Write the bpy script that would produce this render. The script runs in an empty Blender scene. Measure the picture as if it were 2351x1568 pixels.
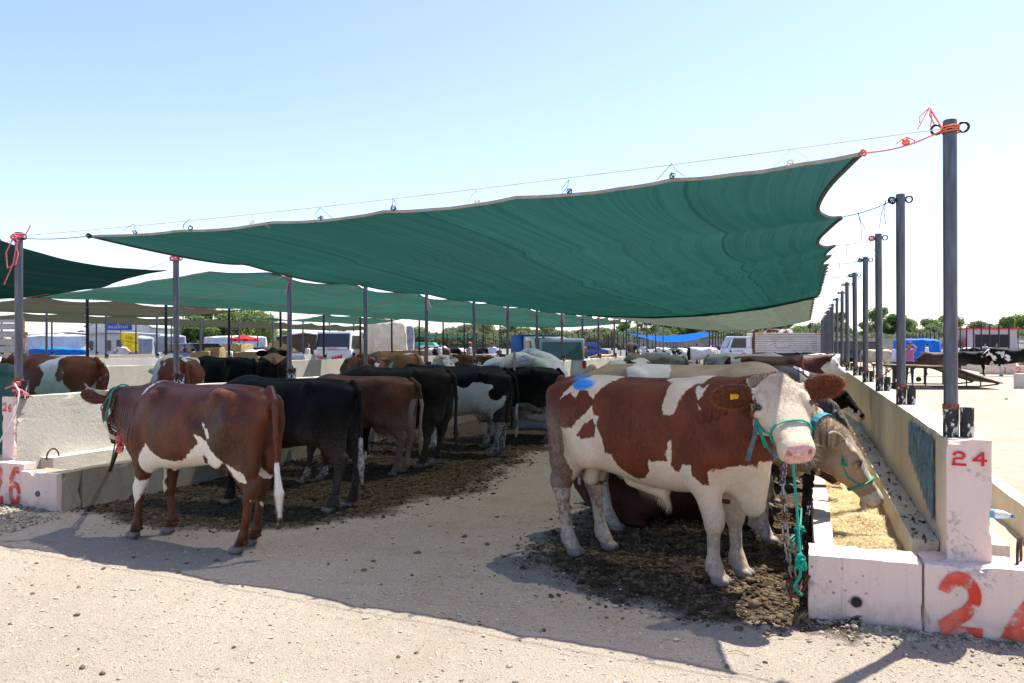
import bpy, bmesh, math, random
import numpy as np
from mathutils import Vector, Matrix, Euler
random.seed(7); RNG = np.random.default_rng(7)
scene = bpy.context.scene
COL = scene.collection
# ---------------------------------------------------------------- camera, sky, sun, exposure
YAW = math.atan(674.5/1829.0); EYE = 1.65; FPX = 1829.0
cam_d = bpy.data.cameras.new('camera'); cam = bpy.data.objects.new('camera', cam_d); COL.objects.link(cam)
cam_d.sensor_width = 36; cam_d.lens = 28.0; cam_d.clip_end = 20000; cam_d.clip_start = 0.05
cam.location = (0, 0, EYE); cam.rotation_euler = (math.radians(90.19), 0, YAW)
scene.camera = cam
SUN_EL = math.radians(64); SUN_DIR = Vector((.49*math.cos(SUN_EL), .872*math.cos(SUN_EL), math.sin(SUN_EL))).normalized()
world = bpy.data.worlds.new('World'); scene.world = world; world.use_nodes = True
wn = world.node_tree.nodes; wl = world.node_tree.links
sky = wn.new('ShaderNodeTexSky'); sky.sky_type = 'NISHITA'; sky.sun_disc = False
sky.sun_elevation = SUN_EL; sky.sun_rotation = math.atan2(SUN_DIR.x, SUN_DIR.y)
sky.altitude = 900; sky.air_density = 1.0; sky.dust_density = 1.8; sky.ozone_density = 3.2
wn['Background'].inputs['Strength'].default_value = 0.125
_t = wn.new('ShaderNodeMix'); _t.data_type = 'RGBA'; _t.blend_type = 'MULTIPLY'; _t.inputs[0].default_value = 1; _t.inputs[7].default_value = (1.09, .965, .985, 1)
wl.new(sky.outputs[0], _t.inputs[6]); wl.new(_t.outputs[2], wn['Background'].inputs['Color'])
sun_d = bpy.data.lights.new('sun', 'SUN'); sun_d.energy = 4.5; sun_d.angle = math.radians(.5); sun_d.color = (1, .955, .88)
sun = bpy.data.objects.new('sun', sun_d); COL.objects.link(sun); sun.rotation_euler = SUN_DIR.to_track_quat('Z', 'Y').to_euler()
scene.view_settings.view_transform = 'Standard'; scene.view_settings.look = 'None'
scene.view_settings.gamma = 1; scene.view_settings.use_curve_mapping = False
scene.view_settings.exposure = 1.22
scene.cycles.max_bounces = 7; scene.cycles.transparent_max_bounces = 10

# ---------------------------------------------------------------- survey helpers: a point of the 2351 px wide photo to a place in the world
FW = (-math.sin(YAW), math.cos(YAW)); RT = (math.cos(YAW), math.sin(YAW))
def ray(x, y):
    a = x-1175.5
    return Vector((FW[0]*FPX+RT[0]*a, FW[1]*FPX+RT[1]*a, 790-y))/FPX
def on_z(x, y, z=0.0):                     # where the ray meets height z
    r = ray(x, y); return Vector((0, 0, EYE))+r*((z-EYE)/r.z)
def on_d(x, y, d):                         # at depth d from the camera
    return Vector((0, 0, EYE))+ray(x, y)*d
def on_X(x, y, X):                         # on the row line X = const
    r = ray(x, y); return Vector((0, 0, EYE))+r*(X/r.x)
def on_plane(x, y, p, n):
    r = ray(x, y); o = Vector((0, 0, EYE)); return o+r*((Vector(p)-o).dot(n)/r.dot(n))

# ---------------------------------------------------------------- object helpers
def tag(o, label=None, cat=None, group=None, kind=None):
    if label: o['label'] = label
    if cat: o['category'] = cat
    if group: o['group'] = group
    if kind: o['kind'] = kind
    return o
def empty(name, loc=(0, 0, 0), rz=0.0, label=None, cat=None, group=None, scale=1.0):
    o = bpy.data.objects.new(name, None); COL.objects.link(o); o.empty_display_size = .2
    o.location = loc; o.rotation_euler = (0, 0, rz); o.scale = (scale,)*3
    return tag(o, label, cat, group)
def link(name, me, parent=None, mats=None, loc=None, rot=None):
    o = bpy.data.objects.new(name, me); COL.objects.link(o)
    if mats is not None:
        for m in (mats if isinstance(mats, (list, tuple)) else [mats]): me.materials.append(m)
    if parent is not None: o.parent = parent
    if loc is not None: o.location = loc
    if rot is not None: o.rotation_euler = rot
    return o
def kids(o): return [c for c in bpy.data.objects if c.parent is o]
def copy_tree(o, parent=None, name=None):
    c = o.copy(); COL.objects.link(c)
    if parent is not None: c.parent = parent
    for ch in KIDS.get(o.name, kids(o)): copy_tree(ch, c)
    return c
KIDS = {}
def freeze(o):                              # remember a prototype's children, so copying stays fast
    ks = kids(o); KIDS[o.name] = ks
    for k in ks: freeze(k)
class MB:
    """collects boxes, tubes, lathes, sheets and builds ONE mesh object"""
    def __init__(s): s.v = []; s.f = []; s.m = []; s.uv = None
    def add(s, vs, fs, mi=0):
        b = len(s.v); s.v += [tuple(v) for v in vs]; s.f += [tuple(i+b for i in f) for f in fs]; s.m += [mi]*len(fs); return s
    def box(s, c, d, rz=0.0, mi=0, M=None, taper=1.0):
        x, y, z = d[0]/2, d[1]/2, d[2]/2
        vs = [Vector((sx*x*(taper if sz > 0 else 1), sy*y*(taper if sz > 0 else 1), sz*z)) for sz in (-1, 1) for sy in (-1, 1) for sx in (-1, 1)]
        R = Matrix.Rotation(rz, 3, 'Z') if M is None else M
        vs = [R @ v+Vector(c) for v in vs]
        return s.add(vs, [(0, 2, 3, 1), (4, 5, 7, 6), (0, 1, 5, 4), (2, 6, 7, 3), (0, 4, 6, 2), (1, 3, 7, 5)], mi)
    def tube(s, pts, r, n=8, mi=0, caps=True, closed=False):
        pts = [Vector(p) for p in pts]; k = len(pts)
        rs = r if isinstance(r, (list, tuple)) else [r]*k
        vs = []; fs = []; up = None
        for i, p in enumerate(pts):
            a = pts[i-1] if (i > 0 or closed) else p; b = pts[(i+1) % k] if (i < k-1 or closed) else p
            t = (b-a).normalized() if (b-a).length > 1e-9 else Vector((0, 0, 1))
            if up is None: up = t.orthogonal().normalized()
            up = (up-t*up.dot(t)); up = up.normalized() if up.length > 1e-6 else t.orthogonal().normalized()
            w = t.cross(up)
            vs += [p+(up*math.cos(2*math.pi*j/n)+w*math.sin(2*math.pi*j/n))*rs[i] for j in range(n)]
        rr = k if closed else k-1
        for i in range(rr):
            for j in range(n):
                a = i*n+j; b = i*n+(j+1) % n; c = ((i+1) % k)*n+(j+1) % n; d = ((i+1) % k)*n+j
                fs.append((a, b, c, d))
        if caps and not closed: fs += [tuple(range(n))[::-1], tuple((k-1)*n+j for j in range(n))]
        return s.add(vs, fs, mi)
    def prism(s, poly, z0, z1, M=None, mi=0):   # poly in xy, extruded z0..z1, then transformed
        n = len(poly); vs = [Vector((p[0], p[1], z0)) for p in poly]+[Vector((p[0], p[1], z1)) for p in poly]
        if M is not None: vs = [M @ v for v in vs]
        fs = [tuple(range(n))[::-1], tuple(range(n, 2*n))]+[(i, (i+1) % n, (i+1) % n+n, i+n) for i in range(n)]
        return s.add(vs, fs, mi)
    def ellipsoid(s, c, r, nu=12, nv=8, M=None, mi=0, noise=0.0):
        vs = [Vector((0, 0, -1))]; fs = []
        for i in range(1, nv):
            a = math.pi*i/nv
            for j in range(nu): vs.append(Vector((math.sin(a)*math.cos(2*math.pi*j/nu), math.sin(a)*math.sin(2*math.pi*j/nu), -math.cos(a))))
        vs.append(Vector((0, 0, 1))); L = len(vs)-1
        for j in range(nu): fs.append((0, 1+(j+1) % nu, 1+j)); fs.append((L, L-nu+j, L-nu+(j+1) % nu))
        for i in range(nv-2):
            for j in range(nu): fs.append((1+i*nu+j, 1+i*nu+(j+1) % nu, 1+(i+1)*nu+(j+1) % nu, 1+(i+1)*nu+j))
        out = []
        for v in vs:
            k = 1+random.uniform(-noise, noise); w = Vector((v.x*r[0]*k, v.y*r[1]*k, v.z*r[2]*k))
            out.append((M @ w if M is not None else w)+Vector(c))
        return s.add(out, fs, mi)
    def mesh(s, name, smooth=False):
        me = bpy.data.meshes.new(name); me.from_pydata(s.v, [], s.f)
        if any(s.m): me.polygons.foreach_set('material_index', s.m)
        if smooth: me.polygons.foreach_set('use_smooth', [True]*len(s.f))
        me.update(); return me
    def build(s, name, mats=None, parent=None, smooth=False, loc=None, rot=None, bevel=0.0):
        me = s.mesh(name, smooth)
        if bevel > 0:
            bm = bmesh.new(); bm.from_mesh(me)
            ed = [e for e in bm.edges if len(e.link_faces) == 2 and e.calc_face_angle(0) > .5]
            bmesh.ops.bevel(bm, geom=ed, offset=bevel, segments=2, profile=.6, affect='EDGES'); bm.to_mesh(me); bm.free()
        if smooth:
            try: me.set_sharp_from_angle(angle=math.radians(42))
            except Exception: pass
        return link(name, me, parent, mats, loc, rot)
def grid_mesh(name, P, smooth=True, uv=None, closed_u=False):   # P: (nu,nv,3) array
    nu, nv = P.shape[:2]; idx = np.arange(nu*nv).reshape(nu, nv)
    q = np.stack([idx[:-1, :-1], idx[1:, :-1], idx[1:, 1:], idx[:-1, 1:]], -1).reshape(-1, 4)
    return quads_mesh(name, P.reshape(-1, 3), q, smooth, uv)
def quads_mesh(name, V, Q, smooth=True, uv=None):
    me = bpy.data.meshes.new(name); me.vertices.add(len(V)); me.vertices.foreach_set('co', np.asarray(V, np.float32).ravel())
    n = len(Q); k = Q.shape[1]; me.loops.add(n*k); me.loops.foreach_set('vertex_index', np.asarray(Q, np.int32).ravel())
    me.polygons.add(n); me.polygons.foreach_set('loop_start', np.arange(n, dtype=np.int32)*k); me.polygons.foreach_set('loop_total', np.full(n, k, np.int32))
    me.update(calc_edges=True)
    me.polygons.foreach_set('use_smooth', np.full(n, smooth))
    if uv is not None:
        l = me.uv_layers.new(name='UVMap'); l.data.foreach_set('uv', np.asarray(uv, np.float32)[np.asarray(Q).ravel()].ravel())
    return me
# ---- numpy value noise
def _h(ix, iy, iz, s):
    n = (ix*374761393+iy*668265263+iz*1442695041+s*974634777) & 0xffffffff
    n = ((n ^ (n >> 13))*1274126177) & 0xffffffff
    n = ((n ^ (n >> 16))*2246822519) & 0xffffffff
    return ((n ^ (n >> 15)) & 0xffffff)/16777215.0
def vnoise(P, seed=0):
    P = np.asarray(P, np.float64); i = np.floor(P).astype(np.int64); f = P-i; f = f*f*(3-2*f); out = 0
    for dx in (0, 1):
        for dy in (0, 1):
            for dz in (0, 1):
                w = (f[:, 0] if dx else 1-f[:, 0])*(f[:, 1] if dy else 1-f[:, 1])*(f[:, 2] if dz else 1-f[:, 2])
                out = out+w*_h(i[:, 0]+dx, i[:, 1]+dy, i[:, 2]+dz, seed)
    return out*2-1
def fbm(P, seed=0, oct=3, gain=.5):
    P = np.asarray(P, np.float64); s = 0; a = 1; t = 0
    for k in range(oct): s = s+a*vnoise(P*2**k, seed+k*7); t += a; a *= gain
    return s/t
def smooth01(a, b, x): t = np.clip((x-a)/(b-a), 0, 1); return t*t*(3-2*t)

# ---------------------------------------------------------------- node helper
class NT:
    def __init__(s, name):
        s.mat = bpy.data.materials.new(name); s.mat.use_nodes = True; s.t = s.mat.node_tree; s.n = s.t.nodes
        s.out = s.n['Material Output']; s.b = s.n['Principled BSDF']; s.b.inputs['Roughness'].default_value = .85
        s.b.inputs['Specular IOR Level'].default_value = .3
    def set(s, sock, v):
        if isinstance(v, bpy.types.NodeSocket): s.t.links.new(v, sock)
        elif v is not None:
            if isinstance(v, (tuple, list)) and len(v) == 3 and sock.type == 'RGBA': v = (*v, 1)
            sock.default_value = v
    def node(s, kind, **kw):
        nd = s.n.new(kind)
        for k, v in kw.items(): setattr(nd, k, v)
        return nd
    def obj(s): return s.node('ShaderNodeTexCoord').outputs['Object']
    def gen(s): return s.node('ShaderNodeTexCoord').outputs['Generated']
    def uv(s): return s.node('ShaderNodeTexCoord').outputs['UV']
    def pos(s): return s.node('ShaderNodeNewGeometry').outputs['Position']
    def mapn(s, v, scale=(1, 1, 1), loc=(0, 0, 0), rot=(0, 0, 0)):
        m = s.node('ShaderNodeMapping'); s.set(m.inputs[0], v); m.inputs['Scale'].default_value = scale; m.inputs['Location'].default_value = loc; m.inputs['Rotation'].default_value = rot
        return m.outputs[0]
    def noise(s, v, scale=5, detail=3, rough=.55, dist=0, out=0):
        m = s.node('ShaderNodeTexNoise'); s.set(m.inputs['Vector'], v); m.inputs['Scale'].default_value = scale; m.inputs['Detail'].default_value = detail
        m.inputs['Roughness'].default_value = rough; m.inputs['Distortion'].default_value = dist
        return m.outputs[out]
    def vor(s, v, scale=5, feature='F1', out='Distance', rnd=1.0):
        m = s.node('ShaderNodeTexVoronoi', feature=feature); s.set(m.inputs['Vector'], v); m.inputs['Scale'].default_value = scale; m.inputs['Randomness'].default_value = rnd
        return m.outputs[out]
    def math(s, op, a, b=None, c=None, clamp=False):
        m = s.node('ShaderNodeMath', operation=op, use_clamp=clamp); s.set(m.inputs[0], a)
        if b is not None: s.set(m.inputs[1], b)
        if c is not None: s.set(m.inputs[2], c)
        return m.outputs[0]
    def ramp(s, v, a, b, lo=0.0, hi=1.0, smooth=True):
        m = s.node('ShaderNodeMapRange', interpolation_type='SMOOTHSTEP' if smooth else 'LINEAR'); s.set(m.inputs[0], v)
        for i, k in enumerate((a, b, lo, hi)): m.inputs[i+1].default_value = k
        return m.outputs[0]
    def mix(s, f, a, b, mode='MIX'):
        m = s.node('ShaderNodeMix', data_type='RGBA', blend_type=mode); s.set(m.inputs[0], f); s.set(m.inputs[6], a); s.set(m.inputs[7], b)
        return m.outputs[2]
    def attr(s, name, out='Fac'):
        m = s.node('ShaderNodeAttribute', attribute_name=name); return m.outputs[out]
    def sep(s, v, i):
        m = s.node('ShaderNodeSeparateXYZ'); s.set(m.inputs[0], v); return m.outputs[i]
    def bump(s, h, strength=.5, dist=.01, normal=None):
        m = s.node('ShaderNodeBump'); s.set(m.inputs['Height'], h); m.inputs['Strength'].default_value = strength; m.inputs['Distance'].default_value = dist
        if normal is not None: s.set(m.inputs['Normal'], normal)
        return m.outputs[0]
    def fin(s, color=None, rough=None, normal=None, metal=None, spec=None, sheen=None, alpha=None):
        i = s.b.inputs
        if color is not None: s.set(i['Base Color'], color)
        if rough is not None: s.set(i['Roughness'], rough)
        if normal is not None: s.set(i['Normal'], normal)
        if metal is not None: s.set(i['Metallic'], metal)
        if spec is not None: s.set(i['Specular IOR Level'], spec)
        if sheen is not None: s.set(i['Sheen Weight'], sheen)
        if alpha is not None: s.set(i['Alpha'], alpha)
        return s.mat
def plain(name, col, rough=.7, metal=0.0, var=.15, scale=8, spec=.3, bump=0.0):
    m = NT(name); o = m.obj(); n = m.noise(o, scale, 4)
    d = tuple(c*(1-var) for c in col); l = tuple(min(1, c*(1+var)) for c in col)
    nm = m.bump(m.noise(o, scale*6, 3), bump, .01) if bump else None
    return m.fin(m.mix(m.ramp(n, .3, .7), d, l), rough, nm, metal, spec)
def cloth_mat(name, col, col2=None, trans=.35, scale=3, dust=.25):       # tarpaulin / sheet: some light comes through
    m = NT(name); o = m.obj(); n = m.ramp(m.noise(o, scale, 4), .35, .7)
    c = m.mix(n, col, col2 or tuple(k*.75 for k in col))
    m.fin(c, .6, m.bump(m.noise(o, scale*5, 4), .3, .02))
    tr = m.node('ShaderNodeBsdfTranslucent'); m.set(tr.inputs[0], c)
    mx = m.node('ShaderNodeMixShader'); mx.inputs[0].default_value = trans
    m.t.links.new(m.b.outputs[0], mx.inputs[1]); m.t.links.new(tr.outputs[0], mx.inputs[2]); m.t.links.new(mx.outputs[0], m.out.inputs[0])
    return m.mat
# ================================================================ MATERIALS OF THE SETTING
def concrete(name, base, stain, light=None, pits=1.0, boards=False, green=0.0):
    m = NT(name); o = m.pos()
    n1 = m.ramp(m.noise(o, 1.3, 6, .62), .38, .68); n2 = m.ramp(m.noise(m.mapn(o, (1, 1, .25)), 7, 5, .7), .45, .75)
    c = m.mix(m.math('MULTIPLY', n1, .55), base, stain)
    c = m.mix(m.math('MULTIPLY', n2, .4), c, light or tuple(min(1, k*1.3) for k in base))
    pit = m.ramp(m.vor(m.mapn(o, (1, 1, 1)), 34), .10, .19, 1, 0)
    gate = m.ramp(m.noise(o, 5, 3), .45, .62)
    pit = m.math('MULTIPLY', pit, gate)
    c = m.mix(m.math('MULTIPLY', pit, .65*pits), c, tuple(k*.3 for k in base))
    g = m.noise(o, 150, 3, .8); c = m.mix(m.ramp(g, .35, .7, 0, .35), c, tuple(k*.62 for k in base))
    if boards:                                             # marks the shuttering boards left
        st = m.noise(m.mapn(o, (.4, 5.5, .35)), 3, 4, .8); c = m.mix(m.ramp(st, .42, .62, 0, .32), c, tuple(k*.6 for k in base))
    h = m.math('ADD', m.math('MULTIPLY', pit, -1.2), m.math('ADD', m.math('MULTIPLY', g, .35), m.noise(o, 22, 4, .7)))
    return m.fin(c, .92, m.bump(h, .55, .012), spec=.15)
M_CONC = concrete('concrete', (.61, .545, .43), (.45, .385, .27), (.70, .65, .54), boards=True)
M_CONCL = concrete('concrete_pale', (.56, .53, .46), (.40, .37, .31), (.66, .63, .56))
M_CONCB = concrete('concrete_trough', (.40, .35, .26), (.24, .18, .11), (.50, .47, .40))
def painted_mat(name, paint, base, wear=.5):
    m = NT(name); o = m.pos()
    w = m.math('ADD', m.math('ADD', m.math('MULTIPLY', m.noise(o, 6, 6, .75), .6), m.math('MULTIPLY', m.noise(o, 1.9, 3), .4)), m.math('MULTIPLY', m.noise(o, 38, 4, .7), .45))
    msk = m.ramp(w, wear+.22, wear+.30)
    dirt = m.ramp(m.noise(m.mapn(o, (1, 1, .2)), 9, 5, .7), .46, .75, 0, .45)
    c = m.mix(dirt, paint, (.55, .43, .34)); c = m.mix(msk, c, base)
    run = m.math('MULTIPLY', m.ramp(m.noise(m.mapn(o, (14, 14, .7)), 1.6, 4, .7), .56, .70), m.ramp(m.noise(o, 1.7, 3), .45, .6)); c = m.mix(m.math('MULTIPLY', run, .5), c, (.36, .22, .13))
    spl = m.math('MULTIPLY', m.ramp(m.vor(o, 21), .24, .14), m.ramp(m.noise(o, 3.3, 3), .58, .66)); c = m.mix(m.math('MULTIPLY', spl, .6), c, (.16, .11, .07))
    low = m.ramp(m.sep(o, 2), .22, .0, 0, .7); c = m.mix(m.math('MULTIPLY', low, m.ramp(m.noise(o, 14, 4), .35, .6)), c, (.40, .34, .27))
    return m.fin(c, .85, m.bump(m.math('SUBTRACT', m.noise(o, 60, 4, .7), msk), .35, .008), spec=.2)
M_PINK = painted_mat('pinkish_whitewash', (.75, .575, .50), (.45, .40, .33), .565)
def marks_mat(name, col, col2, thin=.55, soft=.08, sc=9):
    m = NT(name); o = m.pos()
    w = m.math('ADD', m.noise(o, sc, 6, .7), m.math('MULTIPLY', m.noise(o, sc*7, 3, .7), .3))
    a = m.ramp(w, thin+.2+soft, thin+.2-soft)
    return m.fin(m.mix(m.ramp(m.noise(o, 5, 2), .35, .65), col, col2), .7, alpha=a)
M_RED = marks_mat('worn_red_paint', (.62, .045, .02), (.74, .16, .10), .53, .12)
M_REDF = marks_mat('fresh_red_paint', (.55, .02, .025), (.62, .04, .04), .72, .03, 22)
M_BLUEP = None
def steel_mat(name, base, rust=.35, seed=0.0):
    m = NT(name); o = m.obj(); g = m.mapn(o, (1, 1, .12), (seed, seed*2, 0))
    r = m.math('MULTIPLY', m.ramp(m.noise(g, 13, 5, .7), .62-rust*.12, .70), m.ramp(m.noise(m.mapn(o, (1, 1, .5)), 3, 2), .4, .6))
    c = m.mix(m.ramp(m.noise(g, 26, 4), .35, .7), base, tuple(k*1.7 for k in base)); c = m.mix(r, c, (.13, .05, .025))
    return m.fin(c, m.ramp(r, 0, 1, .42, .9), m.bump(m.noise(o, 80, 3), .15, .003), m.ramp(r, 0, 1, .55, 0), spec=.5)
M_STEEL = steel_mat('weathered_steel_pipe', (.075, .08, .095)); M_STEELD = steel_mat('dark_painted_steel', (.012, .014, .017), .1)
def peel_mat():
    m = NT('peeling_black_and_white_paint'); o = m.obj()
    n = m.math('ADD', m.noise(m.mapn(o, (1, 1, .5)), 24, 5, .7), 0.0)
    c = m.mix(m.ramp(n, .53, .57), (.02, .021, .024), (.62, .6, .55)); c = m.mix(m.ramp(m.noise(o, 17, 4), .6, .68), c, (.2, .08, .03))
    return m.fin(c, .55, m.bump(n, .3, .004))
M_PEEL = peel_mat()
M_RUST = plain('rust_ring', (.16, .06, .03), .85, var=.5, scale=40, bump=.3)
M_ROPEP = plain('pink_twine', (.78, .16, .18), .7, var=.2, scale=60); M_ROPEO = plain('orange_twine', (.85, .20, .10), .7, var=.2, scale=60)
M_ROPEB = plain('black_cord', (.015, .015, .017), .6); M_ROPEW = plain('white_cord', (.7, .66, .58), .7)
M_ROPEG = NT('green_braided_rope')
_o = M_ROPEG.obj(); _w = M_ROPEG.node('ShaderNodeTexWave', wave_type='BANDS', bands_direction='DIAGONAL'); M_ROPEG.set(_w.inputs[0], _o); _w.inputs['Scale'].default_value = 55
M_ROPEG = M_ROPEG.fin(M_ROPEG.mix(_w.outputs[1], (.0, .26, .17), (.03, .50, .36)), .5, M_ROPEG.bump(_w.outputs[1], .8, .004))
def net_mat(name, col, trans, hole=.10, streak=(.02, .03, .02), sstr=.5, warm=0.0):
    m = NT(name); uv = m.uv()
    s1 = m.noise(m.mapn(uv, (9, .10, 1)), 1.0, 6, .75); s2 = m.noise(m.mapn(uv, (38, .25, 1)), 1.0, 4, .7); s3 = m.noise(m.mapn(uv, (1.4, .5, 1)), 1.2, 4)
    c = m.mix(m.ramp(s1, .44, .64, 0, sstr), col, streak); c = m.mix(m.ramp(s2, .5, .75, 0, .35), c, tuple(min(1, k*1.9) for k in col))
    c = m.mix(m.ramp(s3, .45, .8, 0, .22), c, tuple(k*2.2 for k in col))
    pn = m.node('ShaderNodeTexWhiteNoise', noise_dimensions='1D'); m.set(pn.inputs['W'], m.math('FLOOR', m.math('ADD', m.math('MULTIPLY', m.sep(uv, 0), 1/2.1), .5))); c = m.mix(m.ramp(pn.outputs[0], 0, 1, 0, .38, False), c, tuple(k*.45 for k in col))
    seam = m.ramp(m.math('ABSOLUTE', m.math('SUBTRACT', m.math('FRACT', m.math('MULTIPLY', m.sep(uv, 0), 1/2.1)), .5)), .0, .012, 1, 0, False)
    c = m.mix(m.math('MULTIPLY', seam, .8), c, streak)
    m.fin(c, .75, m.bump(m.math('ADD', m.noise(m.mapn(uv, (160, 90, 1)), 1, 2), m.math('MULTIPLY', s1, 1.5)), .35, .01), spec=0.0)
    tr = m.node('ShaderNodeBsdfTranslucent'); m.set(tr.inputs[0], c); mx = m.node('ShaderNodeMixShader'); mx.inputs[0].default_value = trans
    m.t.links.new(m.b.outputs[0], mx.inputs[1]); m.t.links.new(tr.outputs[0], mx.inputs[2])
    tp = m.node('ShaderNodeBsdfTransparent'); m2 = m.node('ShaderNodeMixShader'); cs = m.node('ShaderNodeLayerWeight'); cs.inputs[0].default_value = .5; m.set(m2.inputs[0], m.math('MULTIPLY', m.math('POWER', m.math('SUBTRACT', 1.0, cs.outputs['Facing']), 1.6), hole*1.2))
    m.t.links.new(mx.outputs[0], m2.inputs[1]); m.t.links.new(tp.outputs[0], m2.inputs[2]); m.t.links.new(m2.outputs[0], m.out.inputs[0])
    return m.mat
M_NETG = net_mat('green_shade_net', (.0095, .049, .039), .62, .14, (.0012, .020, .014), .45)
M_NETD = net_mat('dark_green_shade_net', (.002, .020, .016), .35, .05)
M_NETL = net_mat('faded_green_shade_net', (.022, .078, .058), .6, .12, sstr=.35)
M_NETB = net_mat('beige_shade_net', (.105, .125, .092), .5, .12, (.07, .09, .06), .4)
M_NETK = net_mat('khaki_shade_net', (.060, .066, .045), .4, .06, (.05, .05, .04), .35)
M_HEM = plain('net_hem_tape', (.30, .29, .24), .8); M_HEMD = plain('dark_hem_tape', (.055, .06, .045), .85)

# ================================================================ GROUND
def axis(segs):
    a = [segs[0][0]]
    for (x0, x1, h) in segs: a += list(np.arange(x0, x1-h*.5, h)+h)
    return np.unique(np.round(np.array(a), 4))
far = [60*1.35**k for k in range(17)]
gx = np.concatenate([-np.array(far)[::-1], axis([(-40, -9, .5), (-9, 2.6, .032), (2.6, 24, .35)]), [30, 40], np.array(far)])
gy = np.concatenate([[-60, -20, -5], axis([(0, 2.8, .3), (2.8, 7.2, .03), (7.2, 14, .06), (14, 40, .5)]), [44, 50, 56, 62, 70], 80*1.3**np.arange(18)])
GX, GY = np.meshgrid(gx, gy, indexing='ij')
def manure_mask(x, y):
    P = np.stack([x*1.1, y*1.1, 0*x], -1); w = fbm(P, 3, 3)*.55; w2 = fbm(P*4, 9, 2)*.18; n = w+w2
    left = smooth01(-.55, .35, -3.75-x+n*.9-np.clip(6.9-y, 0, 9)*.8)*smooth01(5.45, 5.9, y+n*.5)
    right = smooth01(-.35, .55, y-(5.45-.42*(x+2.2))+n*.7)*smooth01(-.5, .6, x+2.1+n*.6)*(x < .3)*smooth01(4.55, 4.85, y+n*.15)
    farm = smooth01(.0, .3, n+.15)*(y > 14)*.6*(x < .5)*(x > -40)*(y < 47)
    rl = smooth01(.15, .45, n)*(x > 3)*smooth01(14, 18, y)*.55*(y < 60)
    return np.clip(left+right+farm+rl, 0, 1)
def ground_h(x, y):
    x = np.atleast_1d(np.asarray(x, float)); y = np.atleast_1d(np.asarray(y, float)); m = manure_mask(x, y)
    P = np.stack([x, y, 0*x], -1)
    near = (x > -9.2)*(x < 2.8)*(y > 2.5)*(y < 14.5)
    z = fbm(P*.8, 21, 2)*.012
    lump = np.where(x > -2.6, .042, .026)*smooth01(4.4, 5.0, y)
    cl = np.abs(fbm(P*6.5, 31, 3)); cl2 = np.abs(vnoise(P*17, 33))
    z = z+near*m*(lump*(.25+1.1*cl)+.016*cl2)
    heap = np.exp(-((x+7.2)**2/.5+(y-5.5)**2/.12))*.07+np.exp(-((y-4.93)/.16)**2)*smooth01(-.1, .3, x)*(x < 2.2)*.045
    z = z+near*(heap+.004*vnoise(P*14, 41)+.003*vnoise(P*30, 43))
    return z
Pz = ground_h(GX.ravel(), GY.ravel()); V = np.stack([GX.ravel(), GY.ravel(), Pz], -1)
gm = grid_mesh('ground', V.reshape(len(gx), len(gy), 3), True)
at = gm.attributes.new('manure', 'FLOAT', 'POINT'); at.data.foreach_set('value', manure_mask(GX.ravel(), GY.ravel()).astype(np.float32))
def ground_mat():
    m = NT('dusty_gravel_ground'); o = m.pos(); mm = m.attr('manure'); trk = m.ramp(m.noise(m.mapn(o, (.35, 2.6, 1), rot=(0, 0, .25)), 1.1, 5, .62), .50, .68, 0, .38); stn = m.ramp(m.noise(o, .9, 6, .7, dist=.6), .54, .70, 0, .5)
    a = m.noise(o, .55, 5, .6); b = m.noise(o, 5, 6, .7); g = m.noise(o, 95, 4, .8); sp = m.vor(o, 62, out='Color'); d = m.vor(o, 62)
    c = m.mix(m.ramp(a, .35, .65), (.50, .425, .335), (.43, .365, .285)); c = m.mix(m.ramp(b, .4, .75, 0, .6), c, (.50, .43, .35))
    c = m.mix(m.ramp(g, .40, .60, .62, 0), c, (.22, .175, .125))
    c = m.mix(trk, c, (.36, .295, .225)); c = m.mix(m.math('MULTIPLY', stn, .7), c, (.33, .265, .19))
    stone = m.math('MULTIPLY', m.ramp(d, .34, .22), m.ramp(m.sep(sp, 0), .62, .70)); c = m.mix(m.math('MULTIPLY', stone, .7), c, (.58, .55, .50))
    dk = m.math('MULTIPLY', m.ramp(d, .34, .22), m.ramp(m.sep(sp, 1), .86, .9)); c = m.mix(m.math('MULTIPLY', dk, .75), c, (.15, .11, .07))
    yel = m.ramp(m.noise(o, 2.2, 5, .7), .5, .72, 0, .45); pen = m.ramp(m.sep(o, 1), 4.4, 5.6); c = m.mix(m.math('MULTIPLY', yel, pen), c, (.26, .23, .12))
    mb = m.noise(o, 16, 6, .75); mc = m.mix(m.ramp(mb, .35, .68), (.040, .027, .016), (.150, .108, .064)); mc = m.mix(m.ramp(m.noise(o, 70, 3, .8), .6, .72, 0, .6), mc, (.26, .20, .11))
    edge = m.ramp(m.math('ADD', mm, m.math('MULTIPLY', m.math('SUBTRACT', m.noise(o, 7, 6, .78), .5), 1.9)), .30, 1.0)
    edge = m.math('MULTIPLY', edge, m.ramp(mm, .02, .2))
    c = m.mix(edge, c, mc)
    h = m.math('ADD', m.math('MULTIPLY', g, .5), m.math('ADD', m.math('MULTIPLY', stone, .5), m.math('MULTIPLY', mb, m.math('MULTIPLY', edge, 2.2))))
    return m.fin(c, .95, m.bump(h, 1.0, .028), spec=.12)
ground = link('ground', gm, None, ground_mat()); tag(ground, 'pale dusty gravel ground with dark manure trampled along both feeding walls', kind='structure')

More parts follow.
